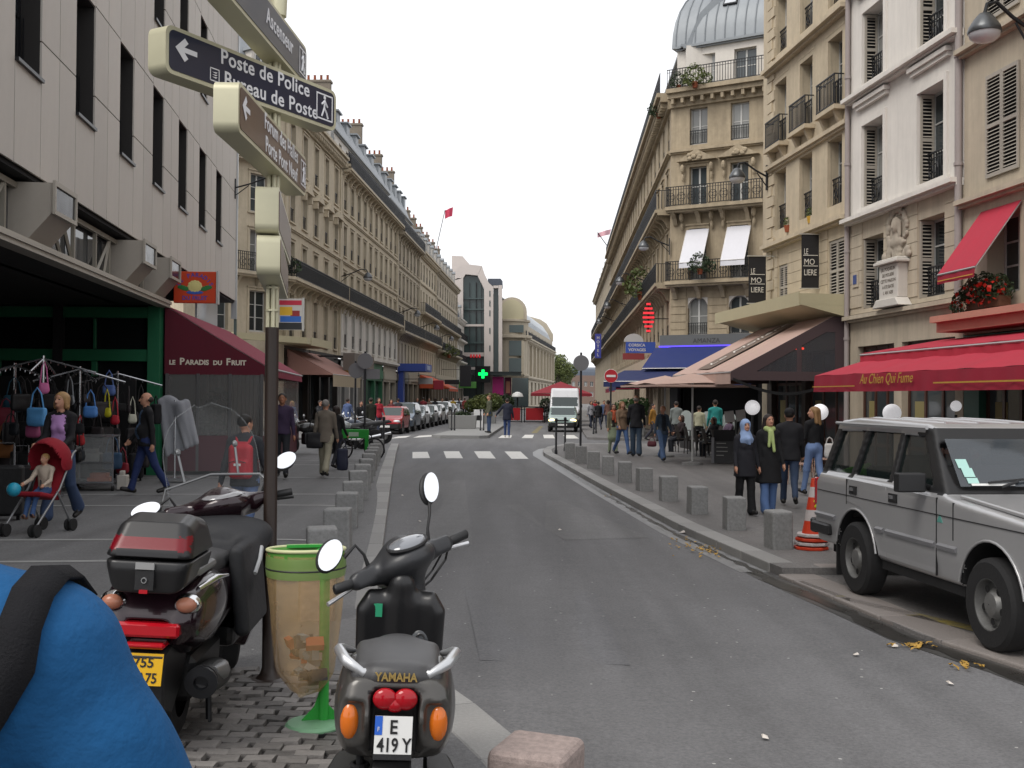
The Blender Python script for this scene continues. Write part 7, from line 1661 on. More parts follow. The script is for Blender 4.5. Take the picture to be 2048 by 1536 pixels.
# ================================================================== PEOPLE
M_SKIN = mat('skin', c('b98a72'), .55, sub=.1, ns=6, na=.06); M_SKIN2 = mat('skin_tan', c('96684f'), .55, ns=6, na=.06)
M_EYE = mat('eye_dark', (.02, .015, .012), .3); M_LIP = mat('lip', c('8f4a44'), .5)
def cloth(h, r=.85): return mat('cloth_' + h, c(h), r, ns=9, na=.12, bs=22, ba=.25)
def hairm(h): return mat('hair_' + h, c(h), .6, ns=14, na=.35, bs=60, ba=.4)
def person(label, P, rz, H, top, bot, hair='2a211c', style='short', legs=(0, 0, 0, 0), arms=(4, 8, 12, 4, 8, 12), hem=.86, flare=.0, shoe='1c1a19', inner=None, iw=.07, fem=False, res=.02, skirt=None, scarf=None, bulk=1.0, skin=None, trou=1.0, sleeve=1.0, group=None, lean=0, belly=0, head=0, folds=.0065, sho=0):
    k = H / 1.75; o = thing('person', label, 'person', tuple(P), rz, group); h = res / k
    s = SD((-.58, -.62, -.01), (.58, .62, 1.6), h); sw = sho or (.155 if fem else .18)
    def rot(v, ax, ay): v = RX(ax) @ Vector(v); return RY(ay) @ v
    # torso
    cw = (.135 if fem else .15) * bulk
    s.cap((0, .01, 1.04), (0, 0, 1.33), cw, cw * 1.1, .05, 1, '+', 1.38); s.cap((-sw + .03, .01, 1.415), (sw - .03, .01, 1.415), .062 * bulk, None, .06, 1)
    if hem < 1.0: s.cap((0, .01, 1.12), (0, .01, hem), cw + (.04 if hem < .75 else 0), max(cw + .03, .185) + flare, .04, 1, '+', 1.22); s.box((0, 0, hem - .25), (.5, .5, .25), .005, .0, None, '-')
    # hips and legs
    s.ell((0, .01, .95), (.165 * (1.02 if fem else .96), .12, .14), .03, 2)
    for i, sx in enumerate((1, -1)):
        a, b = legs[2 * i], legs[2 * i + 1]; hp = Vector((sx * .085, .0, .93)); kn = hp + .43 * Vector((sx * .01, -math.sin(R(a)), -math.cos(R(a)))); an = kn + .42 * Vector((0, math.sin(R(b - a)), -math.cos(R(b - a))))
        s.cap(hp, kn, .092 * trou, .066 * trou, .04, 2); s.cap(kn, an + Vector((0, 0, .02)), .062 * trou, (.052 if trou < 1.1 else .075) * trou, .02, 2)
        ta = R(b - a) * .75; toe = an + .15 * Vector((sx * .15, -math.cos(ta), -math.sin(ta) - .12)); hl = an + Vector((0, .045, -.035)); s.cap(hl, toe + Vector((0, 0, -.005)), .042, .034, .02, 3)
    if skirt: s.cap((0, 0, .98), (0, 0, skirt), .15, .20, .03, 2, '+', 1.15)
    for sx in (-1, 1): s.cap((sx * .03, .025, 1.485), (sx * (sw - .03), .015, 1.425), .045 * bulk, .055 * bulk, .05, 1)
    if belly: s.ell((0, -.09, 1.1), (.13, .1, .13), .06, 1)
    if fem:
        for sx in (-1, 1): s.ell((sx * .06, -.085, 1.27), (.052, .045, .055), .05, 1)
    s.cap((0, .015, 1.43), (0, -.01, 1.54), .054, .05, .02, 0)
    # arms and hands
    hands = []
    for i, sx in enumerate((1, -1)):
        sf, ou, el = arms[3 * i:3 * i + 3]; sh = Vector((sx * sw, .01, 1.41)); u = rot((0, 0, -.285), -sf, sx * -ou); f_ = rot((0, 0, -.25), -(sf + el), sx * -(ou - el * .12)); eb = sh + u; wr = eb + f_
        s.cap(sh, eb, .058 * bulk, .046 * bulk, .03, 1 if sleeve > .2 else 0); s.cap(eb, wr, .045 * bulk, .034 * bulk, .02, 1 if sleeve > .6 else 0)
        dd = f_.normalized(); pc_ = wr + dd * .055; s.ell(pc_, (.03, .038, .05), .02, 0)
        lat = Vector((0, -1, 0)) if abs(dd.y) < .8 else Vector((1, 0, 0))
        for q in range(4): b0 = pc_ + dd * .03 + lat * (.026 - .017 * q); s.cap(b0, b0 + dd * (.055 - .012 * abs(q - 1.3)) + Vector((-sx * .015, 0, 0)), .0095, .008, .008, 0)
        s.cap(pc_ + lat * .03, pc_ + lat * .05 + dd * .04, .011, .009, .01, 0); hands.append(wr + dd * .09)
    if inner: s.box((0, -.20, 1.20), (iw, .19, .25), .01, 0, 4, 'p')
    mats = [skin or M_SKIN, cloth(top), cloth(bot), mat('shoe_' + shoe, c(shoe), .5), cloth(inner) if inner else M_SKIN, M_EYE, M_LIP, hairm(hair)]
    # head (finer grid joined into the same body mesh)
    hs = SD((-.13, -.17, 1.42), (.13, .15, 1.79), max(.008, h * .6)); Mh = T(0, 0, 1.5) @ RZ(head) @ T(0, 0, -1.5)
    hs.cap((0, .015, 1.45), (0, -.005, 1.56), .052, .05, .0, 0).ell((0, .0, 1.655), (.076, .096, .10), .02, 0).ell((0, -.03, 1.60), (.058, .07, .075), .03, 0).cap((0, -.098, 1.648), (0, -.116, 1.618), .009, .015, .012, 0).ell((0, -.085, 1.575), (.028, .02, .02), .015, 0)
    for sx in (-1, 1): hs.ell((sx * .078, .01, 1.635), (.012, .022, .032), .008, 0).ell((sx * .031, -.098, 1.655), (.018, .02, .010), .006, 0, '-').ell((sx * .031, -.085, 1.655), (.016, .02, .008), 0, 5, 'p').ell((sx * .031, -.09, 1.678), (.022, .03, .006), 0, 7, 'p')
    hs.ell((0, -.10, 1.592), (.024, .03, .008), 0, 6, 'p')
    b_ = s.mesh('body', mats); hm_ = hs.mesh('head', mats); hm_.transform(Mh)
    import bmesh
    bm = bmesh.new(); bm.from_mesh(b_); bm.from_mesh(hm_); bm.to_mesh(b_); bm.free()
    if folds:                                # cloth folds: small ripples along the body surface
        n_ = len(b_.vertices); co = np.zeros(n_ * 3, np.float32); no = co.copy(); b_.vertices.foreach_get('co', co); b_.vertices.foreach_get('normal', no); co = co.reshape(-1, 3); no = no.reshape(-1, 3)
        u = co @ np.array([7., 3., 16.]); v = co @ np.array([19., -9., 6.]); wv = np.sin(u + 1.5 * np.sin(v * .7)) * .55 + np.sin(v * 1.3 + 2 * np.sin(u * .4)) * .45
        m_ = np.clip((1.46 - co[:, 2]) / .1, 0, 1); co += no * (wv * folds * m_)[:, None]; b_.vertices.foreach_set('co', co.ravel()); b_.update()
    Sm = SCL(k, k, k) @ (RX(lean) if lean else Matrix.Identity(4))
    link('body', b_, o, Sm)
    # hair / headwear
    q = SD((-.2, -.22, 1.3), (.2, .25, 1.82), max(.010, h * .7)); hc = hairm(hair); nm = 'hair'
    if style in ('short', 'grey', 'long', 'bob', 'cap', 'bun'):
        q.ell((0, .015, 1.672), (.086, .103, .092), .0, 0)
        if style == 'long':
            q.cap((0, .06, 1.66), (0, .085, 1.42), .075, .07, .03, 0)
            for sx in (-1, 1): q.cap((sx * .07, .01, 1.67), (sx * .09, .03, 1.45), .035, .04, .03, 0)
        if style == 'bob':
            q.cap((0, .045, 1.66), (0, .05, 1.56), .08, .075, .03, 0)
            for sx in (-1, 1): q.cap((sx * .07, .0, 1.68), (sx * .085, .0, 1.56), .035, .036, .03, 0)
        if style == 'bun': q.ell((0, .10, 1.70), (.045, .045, .045), .02, 0)
        q.box((0, -.115, 1.60), (.058, .075, .085), .03, .02, 0, '-')
        if style in ('short', 'grey', 'cap'): q.box((0, -.02, 1.52), (.15, .09, .075), .02, .02, 0, '-')
    if style == 'hijab':
        q.ell((0, .005, 1.66), (.096, .115, .115), 0, 0).cap((0, .0, 1.56), (0, -.01, 1.40), .085, .15, .05, 0, '+', 1.2).cap((0, -.12, 1.40), (.03, -.13, 1.30), .06, .02, .04, 0); q.box((0, -.15, 1.628), (.052, .10, .068), .045, .015, 0, '-'); nm = 'headscarf'; hc = cloth(scarf)
    if style == 'bald': q.cap((-.08, .02, 1.63), (.08, .02, 1.63), .02, None, 0, 0).ell((0, .05, 1.64), (.082, .07, .06), .02, 0)
    if style != 'none': hmsh = q.mesh(nm, [hc]); hmsh.transform(Mh); link(nm, hmsh, o, Sm)
    if style == 'cap':
        q = SD((-.15, -.25, 1.62), (.15, .15, 1.82), .011); q.ell((0, .01, 1.70), (.093, .112, .085), 0, 0).box((0, .0, 1.62), (.2, .2, .05), .01, .01, 0, '-').ell((0, -.13, 1.685), (.07, .08, .012), .01, 0); cm = q.mesh('cap', [cloth('17171a')]); cm.transform(Mh); link('cap', cm, o, Sm)
    if scarf and style != 'hijab':
        q = SD((-.2, -.28, .95), (.2, .2, 1.62), .013); q.cap((-.06, -.03, 1.50), (.06, -.03, 1.50), .05, None, 0, 0, '+', 1).cap((0, .05, 1.5), (0, -.06, 1.47), .055, .05, .03, 0); q.cap((.02, -.11, 1.45), (.04, -.16, 1.12), .03, .028, .03, 0).cap((-.02, -.11, 1.45), (-.05, -.155, 1.2), .03, .026, .03, 0); link('scarf', q.mesh('scarf', [cloth(scarf)]), o, Sm)
    o['_hands'] = 0; del o['_hands']
    return o, [T(*P) @ RZ(rz) @ Sm @ v for v in hands], k
def foot(px, py, off=PAV): return gnd(px, py, off)
def pers(label, px, feet, headpy, rz, top, bot, off=PAV, **kw):
    P = foot(px, feet, off); H = min(1.95, max(1.35, hgt(px, headpy, P.y) - P.z)); return (*person(label, P, rz, H, top, bot, **kw), P)
WALK = dict(legs=(22, 4, -18, 22), arms=(-14, 8, 14, 18, 8, 22)); WALK2 = dict(legs=(-16, 24, 20, 4), arms=(16, 8, 22, -14, 8, 12))
def bag(label, M, col, w_=.3, h_=.3, d=.12, strap=.3, cat='bag', name='bag', group=None, r_=.04):
    o = thing(name, label, cat, M=M, group=group); s = SD((-w_ / 2 - .05, -d - .03, -h_ - .05), (w_ / 2 + .05, d + .03, .05), .018); s.box((0, 0, -h_ / 2), (w_ / 2, d / 2, h_ / 2), r_, 0, 0).ell((0, 0, -h_ * .65), (w_ * .52, d * .62, h_ * .36), .03, 0)
    link('pouch', s.mesh('pouch', [cloth(col, .6)]), o)
    mk('strap', MB().tube([(-w_ * .36, 0, -.02), (-w_ * .22, 0, strap * .7), (0, 0, strap), (w_ * .22, 0, strap * .7), (w_ * .36, 0, -.02)], .012, 6), cloth(col, .6), o); return o
# --- foreground shoulder in blue fleece
mat('cloth_08548c', c('0a4c7c'), .92, ns=4, na=.16, bs=11, ba=.55)
fz = g(-.7, 1.25) + PAV
bo, _, k_ = person('person in bright blue fleece with black bag strap at the picture edge', (-.775, 1.27, fz), 180, 1.795, '08548c', '2a3550', style='short', res=.011, folds=.014, sho=.245, bulk=1.4, arms=(6, 26, 18, 6, 29, 12), hem=.82)
from mathutils.bvhtree import BVHTree
bme = bo.children[0].data; bvh = BVHTree.FromPolygons([v.co for v in bme.vertices], [tuple(p.vertices) for p in bme.polygons])
hits = [bvh.ray_cast(Vector((-.245, y, 1.9)), Vector((0, 0, -1))) for y in (-.06, -.02, .02, .06, .09)] + [bvh.ray_cast(Vector((x, .8, z)), Vector((0, -1, 0))) for x, z in [(-.245 + .36 * t, 1.435 - .6 * t) for t in (0, .08, .16, .25, .35, .45, .6, .75, .9)]]
P3 = [h_[0] for h_ in hits if h_[0]]; N3 = [h_[1] for h_ in hits if h_[0]]; rb = MB()
for i, p in enumerate(P3):
    t_ = (P3[min(i + 1, len(P3) - 1)] - P3[max(i - 1, 0)]).normalized(); n_ = (N3[max(0, i - 1)] + N3[i] + N3[min(i + 1, len(P3) - 1)]).normalized(); sd_ = t_.cross(n_).normalized() * .021
    rb.v += [tuple((p + sd_ + n_ * .006) * k_), tuple((p + n_ * .013) * k_), tuple((p - sd_ + n_ * .006) * k_)]
rb.f = [q for i in range(len(P3) - 1) for q in ((3 * i, 3 * i + 1, 3 * i + 4, 3 * i + 3), (3 * i + 1, 3 * i + 2, 3 * i + 5, 3 * i + 4))]; rb.m = [0] * len(rb.f)
so = mk('bag_strap', rb, mat('webbing_black', (.012, .012, .014), .85, bs=300, ba=.4, spec=.2), smooth=80); so.matrix_world = T(-.775, 1.27, fz) @ RZ(180)
md = so.modifiers.new('sol', 'SOLIDIFY'); md.thickness = .004; tag(so, 'wide black woven bag strap across the blue fleece shoulder', 'strap')
# --- left pavement
_, hd1, k1, Pw = pers('woman in mauve top and open black jacket pushing the red stroller', 120, 1045, 785, -4, '17161a', '3a4a68', res=.012, hair='9c7a50', style='bob', fem=True, inner='b48ac0', iw=.10, hem=.95, legs=(-14, 20, 16, 6), arms=(20, 6, 48, 20, 6, 48), trou=1.1, head=-12)
pers('man in black jacket and blue shirt walking beside the bag stall', 291, 990, 786, -62, '17171a', '22305c', res=.012, hair='2c211c', style='bald', inner='4a607c', iw=.075, hem=.85, legs=(-18, 10, 16, 2), arms=(-10, 8, 10, 14, 8, 24), belly=1, trou=1.08)
_, hb, kb, Pb = pers('person in dark jacket with red backpack walking away', 488, 1106, 830, 172, '2b2e33', '54688c', res=.012, hair='15120f', style='short', legs=(14, 4, -10, 14), arms=(-12, 12, 10, 10, 12, 16), trou=1.05, head=-24)
pers('dark-haired man in purple jumper walking towards the viewer', 563, 957, 787, 8, '33263f', '23252b', res=.014, hair='1d1613', skin=M_SKIN2, hem=.92, legs=(12, 2, -8, 10), arms=(4, 8, 10, 6, 8, 12))
_, hc_, kc, Pc = pers('grey-haired man in brown tweed coat walking away', 650, 955, 800, 176, '6a6258', '8f8a78', res=.014, hair='7a7672', style='grey', legs=(14, 2, -16, 20), arms=(-6, 8, 8, 8, 8, 10), hem=.80, trou=1.1)
bag('black shoulder bag on the hip of the man in the tweed coat', T(Pc.x - .22, Pc.y - .06, Pc.z + .98), '16161a', .36, .34, .14, .55)
bag('dark navy shopping bag carried by the hidden woman', T(Pc.x + .33, Pc.y + .3, Pc.z + .62), '1d2236', .24, .48, .1, .2)
pers('woman in black behind the man in the tweed coat', 672, 940, 812, 165, '17171a', '1b1c22', res=.02, hair='241b18', style='bob', fem=True, **WALK)
pers('fair-haired person in blue near the brasserie', 583, 884, 802, -30, '41587c', '5a7898', res=.022, hair='a88450', style='bob', fem=True, **WALK)
pk = thing('backpack', 'red backpack worn by the person in the dark jacket', 'backpack', M=T(Pb.x + .01, Pb.y - .0, Pb.z) @ RZ(172))
s = SD((-.2, .05, .85), (.2, .36, 1.48), .012); s.box((0, .17, 1.17), (.155, .075, .22), .07, 0, 0).box((0, .245, 1.08), (.12, .04, .11), .04, .02, 0).cap((-.06, .14, 1.40), (.06, .14, 1.40), .02, None, .02, 0)
Sb = SCL(kb, kb, kb); link('pack', s.mesh('pack', [mat('nylon_red', c('a81c2c'), .6, ns=5, na=.15, bs=25, ba=.2)]), pk, Sb)
for sx in (-1, 1): mk('strap', MB().tube([(sx * .07, .12, 1.39), (sx * .10, .06, 1.47), (sx * .12, -.03, 1.475), (sx * .125, -.12, 1.38), (sx * .13, -.09, 1.15)], .02, 8), MT['nylon_red'], pk, Sb)
mk('patch', MB().box(-.045, .045, .285, .29, 1.12, 1.15), M_PLW, pk, Sb); mk('zip', MB().tube([(-.11, .283, 1.16), (0, .288, 1.19), (.11, .283, 1.16)], .005, 6), M_BLK, pk, Sb)
# stroller with a child
Ps = foot(82, 1066); ST = thing('stroller', 'folding stroller with red hood and seat', 'stroller', tuple(Ps), -12); M_STR_ = cloth('8a1424'); M_ALU = mat('stroller_tube', (.30, .31, .32), .35, m=.7)
for sx in (-1, 1):
    mk('side_frame', MB().tube([(sx * .21, -.42, .10), (sx * .22, .05, .55), (sx * .22, .32, .98), (sx * .2, .42, 1.02)], .014, 8).tube([(sx * .21, .30, .10), (sx * .22, .0, .52)], .014, 8), M_ALU, ST, smooth=50)
    for y in (-.42, .30):
        for q in (-.035, .035): mk('wheel', MB().lathe([(.03, -.014), (.075, -.014), (.08, 0), (.075, .014), (.03, .014)], 18, 0, RY(90)), M_TYRE, ST, T(sx * .21 + q, y, .08), smooth=40)
    mk('handle', MB().tube([(sx * .2, .40, 1.02), (sx * .2, .50, 1.04)], .02, 8), M_BLK, ST)
s = SD((-.27, -.4, .3), (.27, .45, 1.15), .016); s.box((0, -.08, .47), (.19, .20, .03), .02, .02, 0, '+', RX(-12)).box((0, .17, .68), (.19, .03, .25), .02, .04, 0, '+', RX(-24)); link('seat', s.mesh('seat', [M_STR_]), ST)
s = SD((-.3, -.35, .75), (.3, .5, 1.3), .014); s.ell((0, .22, .86), (.25, .30, .31), 0, 0).ell((0, .13, .82), (.232, .33, .30), 0, 0, '-').box((0, .1, .56), (.4, .6, .19), .01, 0, 0, '-'); link('hood', s.mesh('hood', [M_STR_]), ST, RX(4))
mk('harness', MB().tube([(-.06, .07, .75), (.02, -.05, .55)], .012, 6), M_BLK, ST)
ch, _, _ = person('blond child in blue trousers sitting in the red stroller', Ps + (RZ(-12) @ Vector((0, .06, .0))), -12, .98, 'b8aa9a', '3f5a86', res=.011, hair='b08a58', legs=(78, 60, 74, 56), arms=(30, 10, 40, 40, 10, 30), hem=1.02, shoe='7a5a48', head=-10)
bl = mk('ball', MB().ell((0, 0, 0), (.085, .085, .085), 20, 14), mat('ball_turquoise', c('2a9ab8'), .4), None, None, smooth=60); bl.location = Ps + (RZ(-12) @ Vector((-.17, -.30, .56))); tag(bl, 'turquoise ball on the lap of the child in the stroller', 'ball')
# --- crossing and right pavement
pers('man in olive jacket standing on the island', 978, 866, 790, -70, '4a4c3c', '33435f', res=.02, hair='5a4434', hem=.78, off=PAV + .03, arms=(6, 6, 20, 6, 6, 20))
pers('man in navy jacket crossing with arms spread', 1014, 875, 797, 175, '1c2030', '2e3f66', res=.02, hair='2a211c', off=0, hem=.80, legs=(6, 0, -6, 4), arms=(6, 38, 10, 6, 10, 12), shoe='b8b4b0', bulk=1.15)
pers('woman in olive jacket with orange scarf and pale skirt', 1226, 908, 808, 10, '6a6450', '8f9a80', res=.016, hair='3a2a22', style='bob', fem=True, inner='2a2624', iw=.06, scarf='b0563a', skirt=.62, shoe='17171a', legs=(8, 2, -6, 8), arms=(10, 10, 60, 6, 8, 14))
pers('woman in tan jacket and jeans behind the orange scarf', 1244, 912, 803, 20, '7a6450', '4a6490', res=.018, hair='7a5a38', style='long', fem=True, **WALK)
pers('tall grey-haired man in black jacket and jeans walking away', 1272, 913, 790, 172, '1d1d22', '3a4a5c', res=.016, hair='8a827a', style='bald', legs=(6, 0, -8, 8), arms=(6, 8, 30, 6, 8, 30), hem=.84, trou=1.1)
pers('person in mustard jacket beside the terrace', 1306, 884, 808, 60, '8a6224', '3a3a44', res=.02, hair='241c18', **WALK2)
_, hg, kg, Pg = pers('young woman in denim jacket and flared jeans', 1325, 924, 812, 16, '3d4a58', '4c6284', res=.015, hair='8a5f3c', style='bun', fem=True, inner='20242c', iw=.06, trou=1.14, head=-40, **WALK2)
bag('small maroon handbag held by the young woman in denim', T(Pg.x - .33, Pg.y - .1, Pg.z + .62), '5a2630', .26, .16, .1, .12)
pers('woman in pale blue headscarf and black leather jacket', 1490, 1031, 840, 12, '1f1f25', '141417', res=.011, style='hijab', scarf='8fa6cc', fem=True, hem=.72, flare=.035, legs=(7, 2, -6, 8), arms=(-4, 12, 12, 8, 10, 14), trou=1.1)
pers('dark-haired woman in long black coat with green scarf', 1537, 1029, 829, 6, '131316', '56709c', res=.011, hair='231815', style='long', fem=True, scarf='a8b878', hem=.56, flare=.055, legs=(-5, 8, 6, 2), arms=(8, 8, 10, 2, 8, 12), trou=1.12, head=8)
pers('man in black cap and black jacket walking away', 1578, 1013, 819, 168, '1a1a1e', '2f3d54', res=.014, style='cap', hair='17130f', hem=.84, bulk=1.15, legs=(16, 2, -16, 26), arms=(-8, 8, 14, 14, 8, 16), trou=1.08)
_, hw_, kw, Pw2 = pers('long-haired woman in short black top and jeans', 1627, 992, 814, 200, '141417', '6f86b0', res=.013, hair='8f6f4a', style='long', fem=True, hem=1.05, legs=(14, 2, -10, 16), arms=(6, 14, 50, 8, 10, 10), head=70)
bag('white shopping bag held by the long-haired woman', T(Pw2.x + .30, Pw2.y - .05, Pw2.z + 1.05), 'c8c4c0', .2, .3, .08, .12)
# --- terrace staff and guests, people farther off
pers('waiter in cream shirt on the cafe terrace', 1398, 902, 812, 150, 'a8a58c', '17171a', res=.02, hair='2a211c', hem=.98)
pers('person in teal shirt on the cafe terrace', 1430, 904, 800, 175, '2f8f8c', '1c1c22', res=.02, hair='2a211c', hem=.95)
pers('person in grey shirt deep under the terrace awning', 1352, 893, 803, 180, '7a807e', '22222a', res=.022, hair='2a211c')
F_ = [('b', (695, 873, 797), 150, '4a5a80'), ('b', (741, 882, 796), 200, '2a2c22'), ('b', (722, 878, 802), 20, '17171a'), ('r', (757, 872, 796), 30, '9a2030'), ('b', (640, 876, 801), 60, '1d1d22'), ('r', (782, 862, 799), 20, '5a2a30'), ('b', (796, 860, 797), 200, '3a3a40'), ('r', (834, 850, 796), 30, '2a2c34'), ('b', (846, 849, 795), 190, '7a2a30'), ('b', (858, 847, 797), 10, '6a5a50'), ('r', (870, 846, 796), 170, '22232a'), ('b', (884, 843, 796), 30, '4a3a34'), ('r', (893, 842, 795), 200, '2a2a2e'), ('b', (906, 840, 796), 10, 'a88a30'), ('r', (918, 838, 796), 60, '4a4a52'), ('b', (929, 837, 796), 190, '8a3a3a'),
      ('r', (1182, 858, 802), 20, '8a8a90'), ('b', (1196, 862, 803), 190, '17171c'), ('b', (1208, 856, 801), 10, '4a5a78'), ('r', (1216, 858, 800), 180, '6a4a40'), ('r', (1190, 848, 800), 10, 'a02a34')]
DESC = 'in the blue cap by the motorbikes|in a dark green coat by the motorbikes|in black by the round signs|in a red top by the red car|in black beside the brasserie|in maroon behind the red car|in grey behind the tall car|in dark navy by the blue pillar|in dark red by the blue pillar|in brown behind the silver cars|in black behind the white cars|in dark brown behind the parked row|in charcoal near the orange awning|in a mustard top near the orange awning|in grey near the orange awning|in rust red near the orange awning|in pale grey far down the cafe pavement|in black far down the cafe pavement|in steel blue far down the cafe pavement|in brown near the no-entry sign|in red far down the cafe pavement'.split('|')
proto = {}
for (t_, (px, fy, hy), rz, col), ds in zip(F_, DESC):
    P = foot(px, fy); H = min(1.9, max(1.5, hgt(px, hy, P.y) - P.z))
    if t_ not in proto:
        proto[t_] = (person('passer-by ' + ds, P, rz, 1.75, '1d1d22', '2a3040', res=.024, hair='2a1f1a', style='short' if t_ == 'b' else 'bob', fem=t_ == 'r', group='passers-by of the far street', **(WALK if t_ == 'b' else WALK2))[0]); o = proto[t_]
    else: o = dup(proto[t_])
    o['label'] = 'passer-by ' + ds; o.location = P; o.rotation_euler = (0, 0, R(rz)); o.scale = [H / 1.75] * 3
    for chd in o.children:
        if chd.name.startswith('body'): obj_mat(chd, 1, cloth(col))
# ================================================================== STALL, TERRACES, STREET FURNITURE
rg = random.Random(21)
_bp = {}
def hang_bag(P, col, kind, label, group=None, rz=0, s_=1.0):
    if kind not in _bp:
        w_, h_, d, st = {'tote': (.34, .30, .10, .32), 'purse': (.24, .20, .09, .28), 'sack': (.26, .40, .16, .16), 'pouch': (.16, .18, .07, .34)}[kind]
        _bp[kind] = bag(label, T(*P), '17171a', w_, h_, d, st); o = _bp[kind]
    else: o = dup(_bp[kind])
    o.matrix_world = T(*P) @ RZ(rz) @ SCL(s_, s_, s_); tag(o, label, 'bag', group)
    if not group and 'group' in o: del o['group']
    for ch in o.children: obj_mat(ch, 0, cloth(col, .6))
zf = PAV + .08
for i, (px, d, ang, ht_) in enumerate(((86, 18.6, 10, 2.38), (160, 20.6, 40, 2.25), (30, 20.4, 70, 2.3), (235, 22.0, 20, 2.2))):
    P = at(px, 790, d); o = thing('bag_rack', 'chrome bag rack in the dark stall, %s' % ('nearest with sloping hook arms', 'behind the woman in mauve', 'at the picture edge', 'beside the green column')[i], 'rack', (P.x, d, zf), ang)
    st = mat('rack_chrome', (.45, .46, .48), .25, m=.8); mk('pole', MB().tube([(0, 0, 0), (0, 0, ht_)], .022, 8), st, o); mk('foot', MB().box(-.35, .35, -.03, .03, 0, .04).box(-.03, .03, -.35, .35, .001, .041), st, o)
    for q in range(4):
        a = q * math.pi / 2; e = (.85 * math.cos(a), .85 * math.sin(a), ht_ - .28); mk('arm', MB().tube([(0, 0, ht_ - .05), e], .016, 6), st, o)
        hk = MB()
        for t_ in range(1, 8): v = Vector((0, 0, ht_ - .05)).lerp(Vector(e), t_ / 7.2); hk.tube([v, v + Vector((0, 0, -.05))], .006, 4)
        mk('hooks', hk, st, o)['kind'] = 'stuff'
    for lev in range(3):
        for q in range(7):
            a = q * .9 + lev * .5; rr_ = rg.uniform(.35, .8); z = zf + ht_ - .65 - lev * .48; kd = rg.choice(['tote', 'purse', 'sack', 'pouch']); col = rg.choice(['131316', '1a181c', '17171a', '221c1c', '1c2026', '101012', '2a2426'])
            hang_bag((P.x + rr_ * math.cos(a), d + rr_ * math.sin(a), z), col, kd, 'dark %s hanging on the %s tier of the rack %s' % (kd, ('top', 'middle', 'bottom')[lev], ('nearest the stroller', 'behind the woman in mauve', 'at the picture edge', 'beside the green column')[i]), 'dark bags on the stall racks', rg.uniform(-60, 60), rg.uniform(.8, 1.15))
for px, py, d, col, kind, ds in ((74, 815, 17.7, '5a9ad0', 'tote', 'sky blue tote bag hanging over the woman in mauve'), (88, 765, 17.9, 'c86a9c', 'pouch', 'pink ruffled bag at the top of the nearest rack'), (181, 812, 19.2, '4a7ec0', 'purse', 'bright blue satchel hanging on the second rack'), (218, 770, 21, '5068a0', 'purse', 'blue patterned clutch on the top rail'), (214, 815, 20.6, 'b8b020', 'pouch', 'yellow cloth strip on the second rack'), (230, 830, 20.8, 'a82030', 'pouch', 'red pouch hanging beside the yellow cloth'), (66, 850, 17.8, '9a4a70', 'purse', 'dusky pink handbag behind the woman in mauve'), (160, 870, 18.8, 'a01c22', 'pouch', 'red purse above the glass trolley'), (265, 828, 21.6, 'b8b8a8', 'pouch', 'pale scarf by the shoulder of the man in black'), (12, 815, 19.4, '7a2436', 'sack', 'dark red bag at the picture edge'), (28, 790, 19.6, '16465a', 'tote', 'teal bag near the picture edge'), (245, 925, 20.4, '7a1626', 'purse', 'dark red bag low on the stall'), (225, 905, 20, '2f4a66', 'tote', 'steel blue bag low on the stall'), (10, 880, 18.6, '8a5a34', 'tote', 'brown leather bag at the picture edge'), (140, 790, 20.2, '8a8f94', 'pouch', 'silver pouch on the second rack')): hang_bag(at(px, py, d), col, kind, ds, None, rg.uniform(-20, 20))
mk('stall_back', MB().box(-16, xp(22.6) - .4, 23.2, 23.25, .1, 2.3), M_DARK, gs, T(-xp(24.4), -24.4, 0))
P = gnd(190, 980, PAV); TR = thing('display_trolley', 'glazed metal display trolley beside the woman in mauve', 'trolley', tuple(P), 8); st = MT['rack_chrome']
for x in (-.36, .36):
    for y in (-.25, .25): mk('leg', MB().tube([(x, y, .08), (x, y, 1.0)], .016, 6), st, TR); mk('castor', MB().lathe([(.02, -.02), (.05, -.02), (.05, .02), (.02, .02)], 12, 0, T(x, y, .05) @ RY(90)), M_TYRE, TR)
for z in (.14, .5, .98): mk('shelf', MB().box(-.38, .38, -.27, .27, z, z + .03), st, TR)
mk('glass', MB().box(-.37, .37, -.262, -.256, .16, .98).box(-.37, -.364, -.25, .25, .16, .98), mat('case_glass', (.5, .52, .52), .08, alpha=.25), TR)
for lb, q, col in (('orange box on the trolley shelf', (-.1, .3, -.2, .1, .17, .24), 'c2602a'), ('pale parcels on the trolley middle shelf', (-.3, .1, -.2, .15, .53, .68), '8a8a86'), ('white toys beside the trolley foot', (.42, .6, -.2, 0, .02, .28), 'c0bcb4')):
    o = mk('boxed_goods', MB().box(*q).box(q[0] + .04, q[1] - .06, q[2] + .03, q[3] - .03, q[5], q[5] + .08), cloth(col, .6), None, T(*P) @ RZ(8), bev=.01); o.matrix_world = T(*P) @ RZ(8); tag(o, lb, 'goods')
